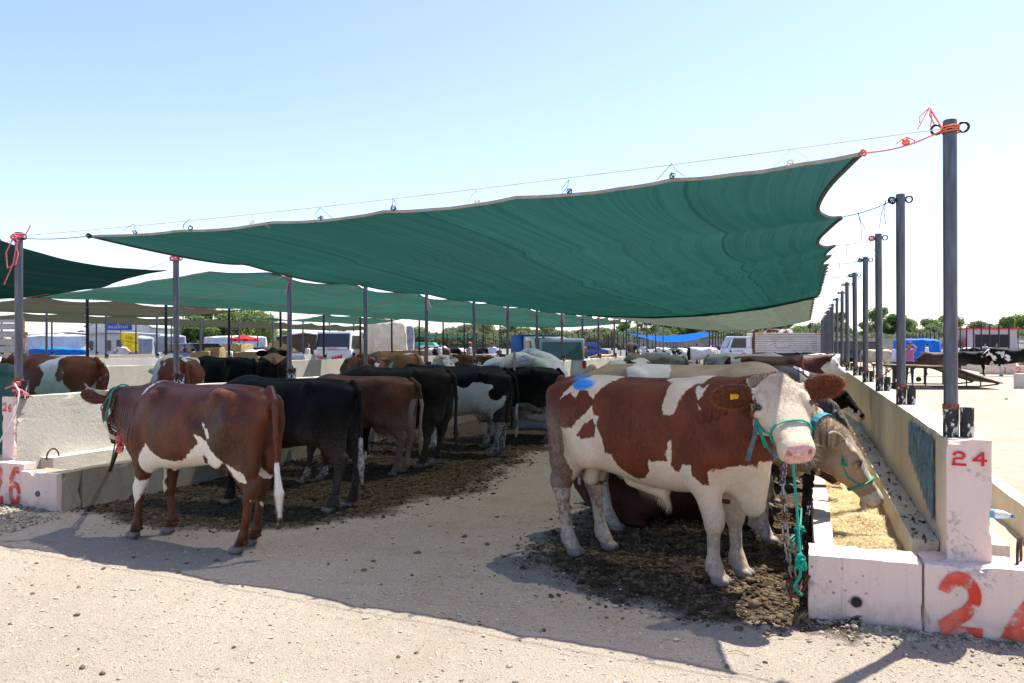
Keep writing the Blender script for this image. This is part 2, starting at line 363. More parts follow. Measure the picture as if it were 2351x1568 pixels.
ICO_V = np.array([(0, 0, 1)]+[(.894*math.cos(2*math.pi*k/5), .894*math.sin(2*math.pi*k/5), .447) for k in range(5)]+[(.894*math.cos(2*math.pi*(k+.5)/5), .894*math.sin(2*math.pi*(k+.5)/5), -.447) for k in range(5)]+[(0, 0, -1)])
ICO_F = np.array([(0, 1+k, 1+(k+1) % 5) for k in range(5)]+[(1+k, 6+k, 1+(k+1) % 5) for k in range(5)]+[(1+(k+1) % 5, 6+k, 6+(k+1) % 5) for k in range(5)]+[(11, 6+(k+1) % 5, 6+k) for k in range(5)])
def scatter(name, xy, size, mat, flat=.6, sink=.3, seed=1, z=None, label=None, jit=.32):
    r = np.random.default_rng(seed); n = len(xy); zz = ground_h(xy[:, 0], xy[:, 1]) if z is None else z
    S = size[:, None, None]*(1+r.uniform(-jit, jit, (n, 12, 1)))*ICO_V[None]*np.stack([r.uniform(.7, 1.3, n), r.uniform(.7, 1.3, n), flat*r.uniform(.7, 1.2, n)], -1)[:, None, :]
    a = r.uniform(0, 6.28, n); ca, sa = np.cos(a)[:, None], np.sin(a)[:, None]
    X = S[..., 0]*ca-S[..., 1]*sa+xy[:, 0:1]; Y = S[..., 0]*sa+S[..., 1]*ca+xy[:, 1:2]; Z = S[..., 2]+(zz+size*flat*(1-2*sink)*.5)[:, None]
    F = (ICO_F[None]+(np.arange(n)*12)[:, None, None]).reshape(-1, 3)
    me = quads_mesh(name, np.stack([X, Y, Z], -1).reshape(-1, 3), F, name in ('manure_clods', 'trampled_bedding'))
    o = link(name, me, None, mat); tag(o, label, kind='stuff'); return o
def clod_mat(name, a, b, s=9):
    m = NT(name); o = m.pos(); return m.fin(m.mix(m.ramp(m.noise(o, s, 2), .35, .65), a, b), .95, m.bump(m.noise(o, 120, 4, .8), .7, .008), spec=.1)
def samp(n, x0, x1, y0, y1, w=None, seed=0, inv=False):
    r = np.random.default_rng(seed); x = r.uniform(x0, x1, n); y = r.uniform(y0, y1, n); m = manure_mask(x, y); m = 1-m if inv else m
    k = r.uniform(0, 1, n) < m; return np.stack([x[k], y[k]], -1)
r_ = np.random.default_rng(5)
p = samp(26000, -2.3, .03, 4.5, 8.5, seed=1); dens = smooth01(-2.4, -.6, p[:, 0]); p = p[r_.uniform(0, 1, len(p)) < .15+.85*dens*smooth01(.3, .9, manure_mask(p[:, 0], p[:, 1]))]
scatter('manure_clods', p, r_.gamma(1.5, .0042, len(p))+.003, clod_mat('dung_clod_brown', (.045, .028, .016), (.16, .115, .07)), .8, .3, 2, label='dry brown dung clods trampled by the right feeding trough')
p = samp(14000, -7, -3.2, 5.4, 12.5, seed=2)
scatter('trampled_bedding', p, r_.gamma(1.5, .005, len(p))+.003, clod_mat('dung_clod_dark', (.03, .022, .012), (.10, .08, .045)), .6, .3, 3, label='dark dung and trampled bedding under the left row of cattle')
p = samp(26000, -8, 2.6, 2.9, 7.5, seed=3, inv=True)
scatter('gravel', p, r_.gamma(1.5, .0019, len(p))+.0018, clod_mat('pale_pebble', (.33, .275, .215), (.54, .47, .38), 30), .6, .3, 4, label='small pale gravel stones strewn over the dusty ground')
nn = 420; p = np.stack([r_.uniform(-6, .8, nn), r_.uniform(3.0, 7.2, nn)], -1)
scatter('dung_crumbs', p, r_.gamma(1.3, .0045, nn)+.003, clod_mat('dung_crumb', (.09, .06, .03), (.17, .12, .07)), .6, .3, 5, label='scattered crumbs of dung on the pale ground in front of the pen')
nn = 1500; p = np.stack([r_.uniform(.0, 2.4, nn), 5.02-np.abs(r_.normal(0, .14, nn))], -1)
scatter('rubble', p, r_.gamma(1.5, .0040, nn)+.0025, clod_mat('grey_rubble', (.17, .14, .10), (.42, .37, .30), 30), .7, .3, 6, label='grey gravel and grit heaped against the foot of wall 24')
nn = 2600; p = np.stack([r_.uniform(-8.6, -6.5, nn), r_.normal(0, .22, nn)], -1); p[:, 1] += 5.45-.37*(p[:, 0]+7.2)
scatter('rubble', p, r_.gamma(1.5, .0042, nn)+.0025, clod_mat('grey_rubble_left', (.15, .12, .08), (.40, .35, .28), 30), .7, .3, 7, label='grey gravel and straw heaped against the foot of wall 26')

# ================================================================ WALLS WITH FEEDING TROUGHS
def rough_box(x0, x1, y0, y1, z0, z1, h=.08, amp=.006, seed=0, chip=.018):
    """a concrete block as a subdivided shell with uneven faces and chipped edges; returns verts, quads"""
    Vs = []; Qs = []; base = 0
    L = (x1-x0, y1-y0, z1-z0); n = [max(1, min(400, int(round(l/h)))) for l in L]; lo = (x0, y0, z0)
    for ax in range(3):
        u, v = [(1, 2), (2, 0), (0, 1)][ax]
        for side in (0, 1):
            a = np.linspace(0, 1, n[u]+1); b = np.linspace(0, 1, n[v]+1); A, B = np.meshgrid(a, b, indexing='ij')
            P = np.zeros(A.shape+(3,)); P[..., u] = lo[u]+A*L[u]; P[..., v] = lo[v]+B*L[v]; P[..., ax] = lo[ax]+side*L[ax]
            idx = np.arange(A.size).reshape(A.shape)+base; q = np.stack([idx[:-1, :-1], idx[1:, :-1], idx[1:, 1:], idx[:-1, 1:]], -1).reshape(-1, 4)
            if not side: q = q[:, ::-1]
            Vs.append(P.reshape(-1, 3)); Qs.append(q); base += A.size
    V = np.concatenate(Vs); Q = np.concatenate(Qs); c = np.array([(x0+x1)/2, (y0+y1)/2, (z0+z1)/2]); e = np.array(L)/2
    d = np.abs(V-c)/e; near = ((e-np.abs(V-c)) < 1e-6).sum(1)
    k = np.clip(fbm(V*9, seed, 3)*1.4-.15, 0, 1)*chip*(near >= 2)
    V = V-np.sign(V-c)*k[:, None]*(np.abs(V-c) > e-1e-6)
    V = V+np.stack([fbm(V*3, seed+s, 2) for s in (1, 2, 3)], -1)*amp
    return V, Q
def rbox(name, mat, parent, *a, smooth=False, **k):
    V, Q = rough_box(*a, **k); return link(name, quads_mesh(name, V, Q, smooth), parent, mat)
def text_obj(name, body, size, mat, parent, loc, rot, extrude=.0, space=1.0, xs=1.0, bold=0.0, align='CENTER'):
    cu = bpy.data.curves.new(name, 'FONT'); cu.body = body; cu.size = size; cu.align_x = align; cu.align_y = 'CENTER'; cu.space_character = space; cu.offset = bold; cu.extrude = extrude
    o = bpy.data.objects.new(name, cu); COL.objects.link(o); dg = bpy.context.evaluated_depsgraph_get()
    me = bpy.data.meshes.new_from_object(o.evaluated_get(dg)); bpy.data.objects.remove(o); bpy.data.curves.remove(cu)
    n = link(name, me, parent, mat, loc, rot); n.scale = (xs, 1, 1); return n
def stroke(pts, w):                               # flat brush stroke outline as quads in xz
    vs = []; fs = []; k = len(pts)
    for i, (x, z) in enumerate(pts):
        a = pts[max(0, i-1)]; b = pts[min(k-1, i+1)]; t = Vector((b[0]-a[0], b[1]-a[1])).normalized(); nrm = (-t.y, t.x)
        ww = w[i] if isinstance(w, (list, tuple)) else w
        vs += [(x+nrm[0]*ww/2, 0, z+nrm[1]*ww/2), (x-nrm[0]*ww/2, 0, z-nrm[1]*ww/2)]
    fs = [(2*i, 2*i+1, 2*i+3, 2*i+2) for i in range(k-1)]
    return vs, fs
def arcp(cx, cz, r, a0, a1, n=14, ry=None): return [(cx+r*math.cos(math.radians(a0+(a1-a0)*i/n)), cz+(ry or r)*math.sin(math.radians(a0+(a1-a0)*i/n))) for i in range(n+1)]
def poly_part(name, polys, mat, parent, loc, sx=1, sz=1):
    mb = MB()
    for kind, a, *w in polys:
        if kind == 's': vs, fs = stroke(a, w[0])
        else: vs = [(p_[0], 0, p_[1]) for p_ in a]; fs = [tuple(range(len(a)))]
        mb.add([(v[0]*sx, v[1]-.0006*polys.index((kind, a, *w)), v[2]*sz) for v in vs], fs)
    return mb.build(name, mat, parent, loc=loc)
TWO = [('s', arcp(0, .62, .30, 172, -32, 18, .27)+[(.12, .32), (-.12, .14), (-.30, .04)], .17), ('p', [(-.40, -.07), (.42, -.09), (.42, .10), (-.28, .12)])]
def big_wall(Xc, y0, y1, sgn_lip_left, sgn_lip_right, H, label, lipH=.41, hero=False, hw=.12, lip=(.66, .78)):
    w = empty('pen_wall', (0, 0, 0), 0, label, 'wall', 'concrete walls of the cattle pens')
    hh = .055 if hero else .16
    mat = M_CONC if Xc > 0 else M_CONCL
    rbox('wall_slab', mat, w, Xc-hw, Xc+hw, y0+.038, y1, -.05, H, h=hh, seed=3, chip=.022)
    rbox('end_pillar', M_PINK, w, Xc-hw-.004, Xc+hw+.004, y0, y0+.035, -.05, H+.004, h=.03 if hero else .06, seed=5, chip=.02)
    for s, on in ((-1, sgn_lip_left), (1, sgn_lip_right)):
        if not on: continue
        a, b = (Xc+s*hw, Xc+s*.26); x0_, x1_ = min(a, b), max(a, b)
        rbox('feed_ledge', mat, w, x0_+.002*(s > 0), x1_-.002*(s < 0), y0+.31, y1, -.05, lipH+.05, h=hh, seed=7)
        a, b = (Xc+s*lip[0], Xc+s*lip[1]); x0_, x1_ = min(a, b), max(a, b)
        rbox('trough_lip', M_CONCB if Xc < 0 else M_CONC, w, x0_, x1_, y0+.10, y1, -.05, lipH-.004, h=hh*.8, seed=9, chip=.02)
        a, b = (Xc+s*.262, Xc+s*(lip[0]-.002)); x0_, x1_ = min(a, b), max(a, b)
        rbox('trough_floor', M_CONCB, w, x0_, x1_, y0+.305, y1, -.05, .16, h=.2, seed=11)
    return w
WR_X, WR_Y, HR = .80, 5.11, 1.11; WR_W = .866
WL_X, WL_Y, HL = -7.63, 5.84, 1.11
wr = big_wall(WR_W, WR_Y, 46.5, True, True, HR, 'long beige concrete pen wall ending in the white pillar numbered 24', hero=True, hw=.108, lip=(.70, .816))
# near end of wall 24: end plates of both troughs, cracked plinth under the pillar
rbox('end_plate', M_PINK, wr, .012, .612, 5.0, 5.30, -.08, .412, h=.03, seed=13, chip=.022)
rbox('plinth', M_PINK, wr, .624, 1.285, 4.985, 5.296, -.10, .425, h=.03, seed=15, chip=.03)
rbox('broken_corner', M_PINK, wr, 1.30, 1.66, 5.03, 5.30, -.10, .36, h=.03, seed=17, chip=.06, amp=.02)
rbox('crack_filling', M_CONCB, wr, (.6125), .6235, 5.02, 5.28, -.08, .40, h=.05, seed=19)
drain = MB().tube([(.272, 4.999, .165), (.272, 4.9915, .165)], .030, 20).build('drain_hole', plain('drain_dark', (.03, .027, .022), .9), wr)
MB().tube([(.272+.032*math.cos(a*.3927), 4.993, .165+.032*math.sin(a*.3927)) for a in range(16)], .0035, 6, closed=True).build('drain_rim', M_CONCB, wr)
# painted numbers
poly_part('painted_number', [('s', arcp(0, .62, .30, 172, -32, 18, .27)+[(.12, .34), (-.16, .18), (-.36, .05)], .24), ('p', [(-.44, -.08), (.44, -.10), (.44, .12), (-.30, .12)])], M_RED, wr, (.795, 4.9765, .055), .25, .335)
poly_part('painted_number', [('s', [(.32, .95), (.18, .62), (-.05, .30), (-.22, .10)], [.14, .26, .26, .2]), ('p', [(-.36, -.02), (.30, -.06), (.26, .16), (-.24, .20)])], M_RED, wr, (1.085, 4.9765, .06), .27, .31)
poly_part('painted_number', [('s', arcp(0, .62, .28, 178, 5, 12, .26)+[(.29, .5)], .2), ('s', [(.26, .44), (-.26, .40), (-.30, .0)], .18), ('p', [(-.42, -.12), (.42, -.12), (.42, .06), (-.42, .06)])], M_REDF, wr, (.812, 5.1005, .972), .088, .076)
poly_part('painted_number', [('p', [(.06, .9), (.24, .9), (.24, -.12), (.06, -.12)]), ('s', [(.14, .84), (-.36, .28)], .16), ('p', [(-.44, .20), (.40, .20), (.40, .36), (-.44, .36)])], M_REDF, wr, (.917, 5.1005, .975), .088, .078)
# blue brushed paint on the pen side of wall 24
def blue_mat():
    m = NT('brushed_blue_paint'); o = m.pos()
    g = m.noise(m.mapn(o, (1, 9, 1.2)), 9, 5, .8); g2 = m.noise(m.mapn(o, (1, 3, 5)), 5, 4, .7)
    a = m.ramp(m.math('ADD', m.math('MULTIPLY', g, .6), m.math('MULTIPLY', g2, .5)), .66, .57)
    return m.fin(m.mix(m.ramp(m.noise(o, 12, 3), .4, .6), (.025, .085, .17), (.06, .20, .27)), .6, alpha=a)
mb = MB(); bl = []
for i in range(25):
    y_ = 5.58+i*.054; bl += [(WR_W-.119, y_, 1.06-.02*math.sin(i*1.7)), (WR_W-.119, y_, .52+.012*i+.03*math.sin(i*2.1))]
mb.add(bl, [(2*i, 2*i+1, 2*i+3, 2*i+2) for i in range(24)]); mb.build('blue_paint_patch', blue_mat(), wr)
M_IRON = plain('rusty_iron', (.07, .04, .028), .8, .3, .4, 60, bump=.3)
for i, y_ in enumerate([5.42, 5.95, 6.75, 7.6, 8.6, 9.8, 11.2]):     # lifting loops set in the ledge
    pts = [(WR_W-.19-.0*t, y_+.055*math.cos(t), .452+.035*math.sin(t)) for t in np.linspace(0, math.pi, 9)]
    MB().tube(pts, .006, 6).build('iron_loop', M_IRON, wr)
pts = [(1.12+.0*t, 5.17+.05*math.cos(t), .44+.13*math.sin(t)) for t in np.linspace(-.1, math.pi+.1, 11)]
MB().tube([(p_[0]+.02*(p_[1]-5.17)/.05, p_[1], p_[2]) for p_ in pts], .008, 8).build('iron_loop', M_IRON, wr)
wlft = big_wall(WL_X, WL_Y, 48.5, True, True, HL, 'long grey concrete pen wall with pink end pillar numbered 26', hero=True, hw=.075, lip=(.78, .90))
rbox('end_plate', M_PINK, wlft, -7.215, -6.735, 5.655, 5.71, -.06, .405, h=.03, seed=23, chip=.05)
rbox('end_block', M_CONCB, wlft, -7.215, -6.737, 5.713, 5.935, -.06, .40, h=.05, seed=24, chip=.04)
rbox('plinth', M_PINK, wlft, -8.10, -7.225, 5.70, 5.835, -.06, .47, h=.03, seed=25, chip=.03)
MB().tube([(-6.98, 5.652, .20), (-6.98, 5.645, .20)], .028, 14).build('drain_hole', plain('drain_grey', (.12, .115, .11), .9), wlft)
SIX = [('s', arcp(0, .22, .24, 0, 350, 22, .24), .17), ('s', [(-.24, .25), (-.20, .6), (.0, .86), (.24, .84)], .18)]
poly_part('painted_number', SIX, M_RED, wlft, (-7.345, 5.691, .09), .24, .37)
poly_part('painted_number', TWO, M_RED, wlft, (-7.60, 5.691, .10), .22, .37)
poly_part('painted_number', SIX, M_REDF, wlft, (-7.592, 5.829, .965), .062, .078)
poly_part('painted_number', TWO, M_REDF, wlft, (-7.668, 5.829, .972), .06, .080)
pts = [(WL_X+.19, 6.2+.075*math.cos(t), .45+.10*math.sin(t)) for t in np.linspace(-.1, math.pi+.1, 11)]
MB().tube(pts, .008, 8).build('iron_loop', M_IRON, wlft)
ordn = ['nearest', 'second', 'third', 'fourth', 'fifth', 'sixth', 'seventh', 'eighth', 'ninth', 'tenth', 'eleventh', 'twelfth', 'thirteenth', 'fourteenth', 'fifteenth', 'sixteenth', 'seventeenth', 'eighteenth', 'nineteenth', 'twentieth']
WALLS2 = [(-16.06, 5.5, 46, 'second pen wall from the left pillar, behind the brown and white cattle'), (-24.5, 9, 46, 'sunlit pen wall behind the green shaded one at left'), (-33, 12, 46, 'low far pen wall below the man in white at left'),
          (-7.6, 68, 108, 'far wall left of the small truck'), (.8, 68, 108, 'far wall beyond the cattle truck'), (-16, 68, 108, 'far wall behind the parked vans'), (-24.5, 68, 108, 'far wall behind the feed sacks'), (-33, 68, 108, 'far wall behind the black cattle'), (-41.5, 68, 108, 'farthest wall left of the covered truck'),
          (10.6, 50.5, 96, 'wall numbered 22 on the right'), (19.5, 50, 96, 'far right wall behind the pied cow'), (28, 50, 96, 'wall near the red lorry')]
for X_, a, b, lab in WALLS2:
    w = empty('pen_wall', (0, 0, 0), 0, lab, 'wall', 'concrete walls of the cattle pens')
    rbox('wall_slab', M_CONCL, w, X_-.12, X_+.12, a, b, -.05, 1.11, h=.5, seed=31)
    rbox('trough_lip', M_CONCL, w, X_+.66, X_+.78, a, b, -.05, .41, h=.7, seed=33); rbox('trough_lip', M_CONCL, w, X_-.78, X_-.66, a, b, -.05, .41, h=.7, seed=34)
    if X_ == 10.6:
        rbox('end_pillar', M_PINK, w, X_-.16, X_+.16, a-.25, a-.003, -.05, 1.13, h=.2, seed=5)
        rbox('plinth', M_PINK, w, X_-1.6, X_+1.6, a-.30, a-.253, -.05, .46, h=.2, seed=15)
        for dx in (-.45, .25): poly_part('painted_number', TWO, M_RED, w, (X_+dx, a-.315, .08), .32, .33)

# ================================================================ POSTS
def make_post(Hp, Xs=1, hero=True, style=0):
    t = empty('shade_post', (0, 0, 0)); 
    n = 20 if hero else 10
    pole = MB().tube([(0, 0, .165), (0, 0, Hp)], .038, n, 0).build('pole', M_STEEL if style == 0 else M_STEELD, t, smooth=True)
    MB().tube([(0, 0, -.02), (0, 0, .163)], .042, n).build('base_sleeve', M_PEEL, t, smooth=True)
    MB().tube([(0, 0, .155), (0, 0, .185)], .0445, n).build('weld_ring', M_RUST, t, smooth=True)
    s = MB().tube([(0, 0, -.02), (0, 0, .165)], .037, n, caps=False); s.tube([(0, 0, .165), (0, 0, .05)], .032, n, caps=False)
    s.build('empty_socket', M_PEEL, t, smooth=True, loc=(.083 if Xs > 0 else .083, 0, 0))
    for sd in (-1, 1):
        MB().tube([(sd*.07+.028*math.cos(a), 0, Hp-.045+.028*math.sin(a)) for a in np.linspace(0, 6.28, 13)[:-1]], .0075, 6, closed=True).build('eye_ring', M_STEELD, t, smooth=True)
    MB().tube([(0, 0, Hp), (0, 0, Hp+.004)], .034, n).build('top_cap', M_STEELD, t)
    return t
def posts_on_row(X, n_xs, Hwall, tops, rowlabel, group, style=0, hero=True, ys=None):
    out = []; proto = None
    for i, y in enumerate(ys):
        if proto is None or i == 1 and False:
            t = make_post(tops[i]-Hwall, 1, hero, style); proto = t; freeze(t)
        else: t = copy_tree(proto)
        t.location = (X, y, Hwall+(.004 if i == 0 else .0))
        t.scale = (1, 1, (tops[i]-Hwall)/(tops[0]-Hwall))
        t.rotation_euler = (random.uniform(-.006, .006), random.uniform(-.008, .008), random.uniform(-.08, .08))
        tag(t, f'{ordn[min(i, 19)]} steel shade post {rowlabel}', 'post', group); out.append((X, y, tops[i]))
    return out
# right row: place along the wall line by the survey of their tops
rx = [2183, 2069, 2019, 1987, 1964, 1946, 1933, 1921.5, 1912.5]; ry = [277, 446, 537, 590, 626, 648, 668, 684, 697]
PR = []
for x_, y_ in zip(rx, ry): q = on_X(x_, y_, WR_X+.0); PR.append((q.y, q.z))
while len(PR) < 17: PR.append((PR[-1][0]+2.48, 2.93+random.uniform(-.03, .03)))
POST_R = posts_on_row(WR_X, None, HR, [p_[1] for p_ in PR], 'along the right wall from the camera', 'posts on the right wall', ys=[p_[0] for p_ in PR])
lx = [43, 405, 664, 839, 979, 1089, 1165, 1233, 1290, 1337, 1374, 1410]; ly = [535, 585, 624, 648, 666, 684, 696, 706, 714, 724, 728, 733]
PL = []
for x_, y_ in zip(lx, ly): q = on_X(x_, y_, WL_X); PL.append((q.y, q.z))
while len(PL) < 17: PL.append((PL[-1][0]+2.48, 2.82+random.uniform(-.03, .03)))
POST_L = posts_on_row(WL_X, None, HL, [p_[1] for p_ in PL], 'along the left wall from the camera', 'posts on the left wall', ys=[p_[0] for p_ in PL])
print('posts R', [tuple(round(k, 2) for k in p_) for p_ in PR[:9]], 'L', [tuple(round(k, 2) for k in p_) for p_ in PL[:12]])
P2 = []
pr2 = None
for ri, (X_, ya, n_, lab) in enumerate([(-16.06, 9.35, 15, 'on the second wall behind the brown and white cattle'), (-24.5, 15.2, 13, 'on the sunlit third wall'), (-33, 20, 11, 'on the low fourth wall at left')]):
    ys = [ya+2.48*i for i in range(n_)]
    P2.append(posts_on_row(X_, None, 1.11, [2.82+random.uniform(-.04, .04) for _ in ys], lab, 'posts '+lab, 1 if ri == 0 else 0, False, ys))
fp = None
for X_, a, b, lab in WALLS2[3:]:
    for i in range(int((b-a-1)/2.48)+1):
        if fp is None:
            mb = MB().tube([(0, 0, -.02), (0, 0, 1.75)], .045, 8).box((.05, 0, .08), (.17, .1, .2)); fp = mb.build('shade_post', M_STEELD, None, smooth=True); o = fp
        else: o = fp.copy(); COL.objects.link(o)
        o.location = (X_, a+.6+2.48*i, 1.11); o.scale = (1, 1, random.uniform(.96, 1.03))
        tag(o, f'thin dark post, {ordn[min(i, 19)]} along the {lab}', 'post', 'thin posts on the '+lab)

# ================================================================ SHADE NETS
def shade_net(name, mat, X0, X1, Y0, Y1, zfun, ties_y, ties_y1=None, nu=120, nv=150, scal=.3, label='', front=None, hem=(None, None), back_sc=.15, wr=.007, front_ties=6, uvf=1.0, edge_up=.0, group='shade nets over the pens', end=(0, 0), lscal=None, fold=.0022):
    """X0 = right edge, X1 = left edge; ties_y: right edge tie positions in Y; zfun(u,v) height"""
    u = np.linspace(0, 1, nu); v = np.linspace(0, 1, nv); U, Vv = np.meshgrid(u, v, indexing='ij')
    f0 = front[0] if front else 0; f1 = front[1] if front else 0         # Y of the front edge at right and left
    Ys = Y0+(Y1-Y0)*Vv+(1-Vv)*((1-U)*f0+U*f1)+Vv*((1-U)*end[0]+U*end[1])
    def arcs(t, ties):
        ties = np.asarray(ties); k = np.clip(np.searchsorted(ties, t, side='right')-1, 0, len(ties)-2)
        fr = np.clip((t-ties[k])/(ties[k+1]-ties[k]), 0, 1); return np.sin(math.pi*fr)**.8*np.clip((ties[k+1]-ties[k])/2.4, .25, 1.3)
    aR = arcs(Ys, ties_y); aL = arcs(Ys, ties_y1 if ties_y1 is not None else ties_y)
    fall = np.exp(-U*9); fallL = np.exp(-(1-U)*9)
    XR = X0-scal*aR; XL = X1+(scal if lscal is None else lscal)*aL
    Xs = XR*(1-U)+XL*U
    # front and back edges bow inward between ties
    ft = np.abs(np.sin(math.pi*U*front_ties))**.7*(1-np.abs(2*U-1)**6)
    Ys = Ys+.05*ft*np.exp(-Vv*18)-back_sc*np.abs(np.sin(math.pi*U*5))*np.exp(-(1-Vv)*14)
    Z = zfun(U, Vv, Ys)
    P = np.stack([Xs.ravel(), Ys.ravel()*.35, 0*Xs.ravel()], -1)
    Z = Z+wr*fbm(P*np.array([2.2, 1, 1]), 5, 3).reshape(Z.shape)
    Z = Z-.05*aR*fall*2-.05*aL*fallL*2-.015*ft*np.exp(-Vv*18)+fold*np.sin((U*(X0-X1)+.55*aR*fall)*17+fbm(np.stack([U.ravel()*3, Vv.ravel()*6, 0*U.ravel()], -1), 3, 2).reshape(U.shape)*1.6)*(.35+np.exp(-U*4))
    uvs = np.stack([(U*(X0-X1)*uvf+.14*(aR*fall)).ravel(), (Vv*(Y1-Y0)).ravel()], -1)
    me = grid_mesh(name, np.stack([Xs, Ys, Z], -1), True, uvs)
    t = empty('shade_net', (0, 0, 0), 0, label, 'shade net', group)
    link('net', me, t, mat)
    G = np.stack([Xs, Ys, Z], -1)
    for key, line in (('f', G[:, 0]), ('b', G[:, -1]), ('r', G[0]), ('l', G[-1])):
        if key not in hem: continue
        L = [Vector(p_) for p_ in line[::2]]
        vs = []; c = G.mean((0, 1)); c = Vector(c)
        for p_ in L:
            inn = Vector((c.x-p_.x, 0, 0)) if key in 'rl' else Vector((0, c.y-p_.y, 0)); inn = inn.normalized()*.026
            vs += [p_+Vector((0, 0, .008)), p_+inn+Vector((0, 0, .006)), p_+inn+Vector((0, 0, -.012)), p_+Vector((0, 0, -.014))]
        fs = [(4*i+a, 4*i+(a+1) % 4, 4*i+4+(a+1) % 4, 4*i+4+a) for i in range(len(L)-1) for a in range(4)]
        MB().add(vs, fs).build('hem', M_HEM if key == 'f' else M_HEMD, t)
    return G
assert True
yR = [p_[0] for p_ in PR]; yL = [p_[0] for p_ in PL]
# the large green net: front corners just inside the first posts
def z1(U, V, Y):
    edge = 2.82*(1-U)+2.71*U+.0*V; sag = .055+.27*smooth01(0, .45, V)+.05*smooth01(.5, 1, V)
    prof = (4*U*(1-U))**.85
    return edge-sag*prof-.10*smooth01(0, .3, V)*U
tR = [5.30, yR[1], yR[2], yR[3]-1.2]+[yR[3]+.62*k for k in range(0, 16)]; tR = sorted(tR); tR = [y_ for y_ in tR if y_ < 20.3]+[20.9]
tL = [5.9]+yL[1:6]+[21.5]
G1 = shade_net('green_net', M_NETG, .34, -6.57, 5.35, 20.6, z1, tR, tL, 170, 240, .22, 'large green shade net stretched over the near pen', (-.04, .52), ('f', 'b', 'r', 'l'), end=(.3, .0), back_sc=.35)
def z2(U, V, Y): return 2.80-.10*U-(.34+.1*V)*(4*U*(1-U))**.9
tR2 = sorted(set([round(19.2+.9*k, 2) for k in range(24)]+[41.]))
G2 = shade_net('beige_net', M_NETB, .25, -6.9, 19.6, 40, z2, tR2, yL[5:]+[41.], 80, 160, .22, 'greyish faded shade net behind the large green one over the same pen', None, ('b', 'r', 'l', 'f'))
def z3(U, V, Y): return 2.76-.05*U-.32*(4*U*(1-U))**.9-.12*V*(1-U)
G3 = shade_net('green_net_small', M_NETD, -7.75, -15.4, 5.75, 8.2, z3, [5.7, 8.3], [5.7, 8.3], 60, 40, .12, 'dark green shade net sagging left of the post of wall 26', (.1, .2), ('f', 'l'), end=(.0, 1.6))
def z4(U, V, Y): return 2.80-.06*U-.26*(4*U*(1-U))**.9
G4 = shade_net('pale_green_net', M_NETL, -7.85, -15.9, 9.3, 39, z4, yL[1:]+[46], [9.3]+[9.35+2.48*k*2 for k in range(1, 8)], 90, 160, .25, 'wide faded green shade net over the second pen', (.0, 1.0), ('f', 'b', 'r', 'l'), lscal=.9)
def z5(U, V, Y): return 2.80-.04*U-.22*(4*U*(1-U))**.9
G5 = shade_net('khaki_net', M_NETK, -16.6, -23.9, 13.5, 21, z5, [13.4, 16, 18.6, 21.2], [13.4, 16, 18.6, 21.2], 60, 60, .3, 'khaki shade net with a torn corner over the third pen at left', None, ('f', 'b'))
G6 = shade_net('khaki_net_far', M_NETK, -25.1, -32.4, 20, 46, z5, [19.4+2.48*k for k in range(12)], [19.4+2.48*k for k in range(12)], 60, 80, .3, 'dark khaki shade net over the fourth pen in front of the white hall', None, ('f', 'b'))
G7 = shade_net('pale_green_net_far', M_NETL, -16.7, -20.8, 25.5, 31.5, z5, [25.5+2.0*k for k in range(4)], [25.5+2.0*k for k in range(4)], 60, 80, .3, 'pale green shade net hanging left of the white truck', None, ('f', 'b'))
def z8(U, V, Y): return 2.7-.3*(4*U*(1-U))**.9
G8 = shade_net('green_net_far', M_NETL, -33.4, -41, 68, 84, z8, [68+2.48*k for k in range(8)], [68+2.48*k for k in range(8)], 40, 40, .3, 'small green shade net far off above the black cattle', None, ('f',))
M_TBLUE = cloth_mat('blue_tarpaulin', (.01, .16, .62), (.02, .24, .75), .35, 2)
def z9(U, V, Y): return 2.80-.75*(4*U*(1-U))**.9*(.5+.5*V)-.2*V
G9 = shade_net('blue_tarp', M_TBLUE, -8.0, -15.6, 70, 76, z9, [70+2.48*k for k in range(4)], [70+2.48*k for k in range(4)], 50, 30, .3, 'bright blue tarpaulin strung between the far posts by the small truck', None, ('f',), group='tarpaulins strung over the far pens')

# ---- ropes
def catenary(a, b, sag, n=14):
    a = Vector(a); b = Vector(b); return [a.lerp(b, i/n)-Vector((0, 0, sag*4*(i/n)*(1-i/n))) for i in range(n+1)]
def rope(pts, r, mat, label, group=None, extra=None):
    mb = MB().tube(pts, r, 5)
    if extra: extra(mb)
    o = mb.build('rope', mat, None, smooth=True); tag(o, label, 'rope', group); return o
def tassel(mb, p, L, n=3, r=.004, spread=.06, drop=None):
    p = Vector(p)
    for k in range(n):
        d = Vector((random.uniform(-spread, spread), random.uniform(-spread, spread), -L*random.uniform(.6, 1)))
        q = p+d*.5+Vector((random.uniform(-.03, .03), random.uniform(-.03, .03), 0)); mb.tube([p, p.lerp(q, .6), q, p+d], r, 4)
def knot(mb, p, r=.02, n=4, tr=.0045):
    for k in range(n):
        ax = Vector((random.uniform(-1, 1), random.uniform(-1, 1), random.uniform(-1, 1))).normalized(); u = ax.orthogonal().normalized(); w = ax.cross(u)
        mb.tube([Vector(p)+(u*math.cos(a)+w*math.sin(a))*r*random.uniform(.7, 1.2) for a in np.linspace(0, 6.28, 9)[:-1]], tr, 4, closed=True)
def collar(mb, X, Y, z, R=.046, turns=3, tr=.005):
    pts = [(X+R*math.cos(t), Y+R*math.sin(t), z+.012*t/6.28+random.uniform(-.004, .004)) for t in np.linspace(0, 6.28*turns, 14*turns)]
    mb.tube(pts, tr, 5)
c0 = Vector(G1[0, 0])
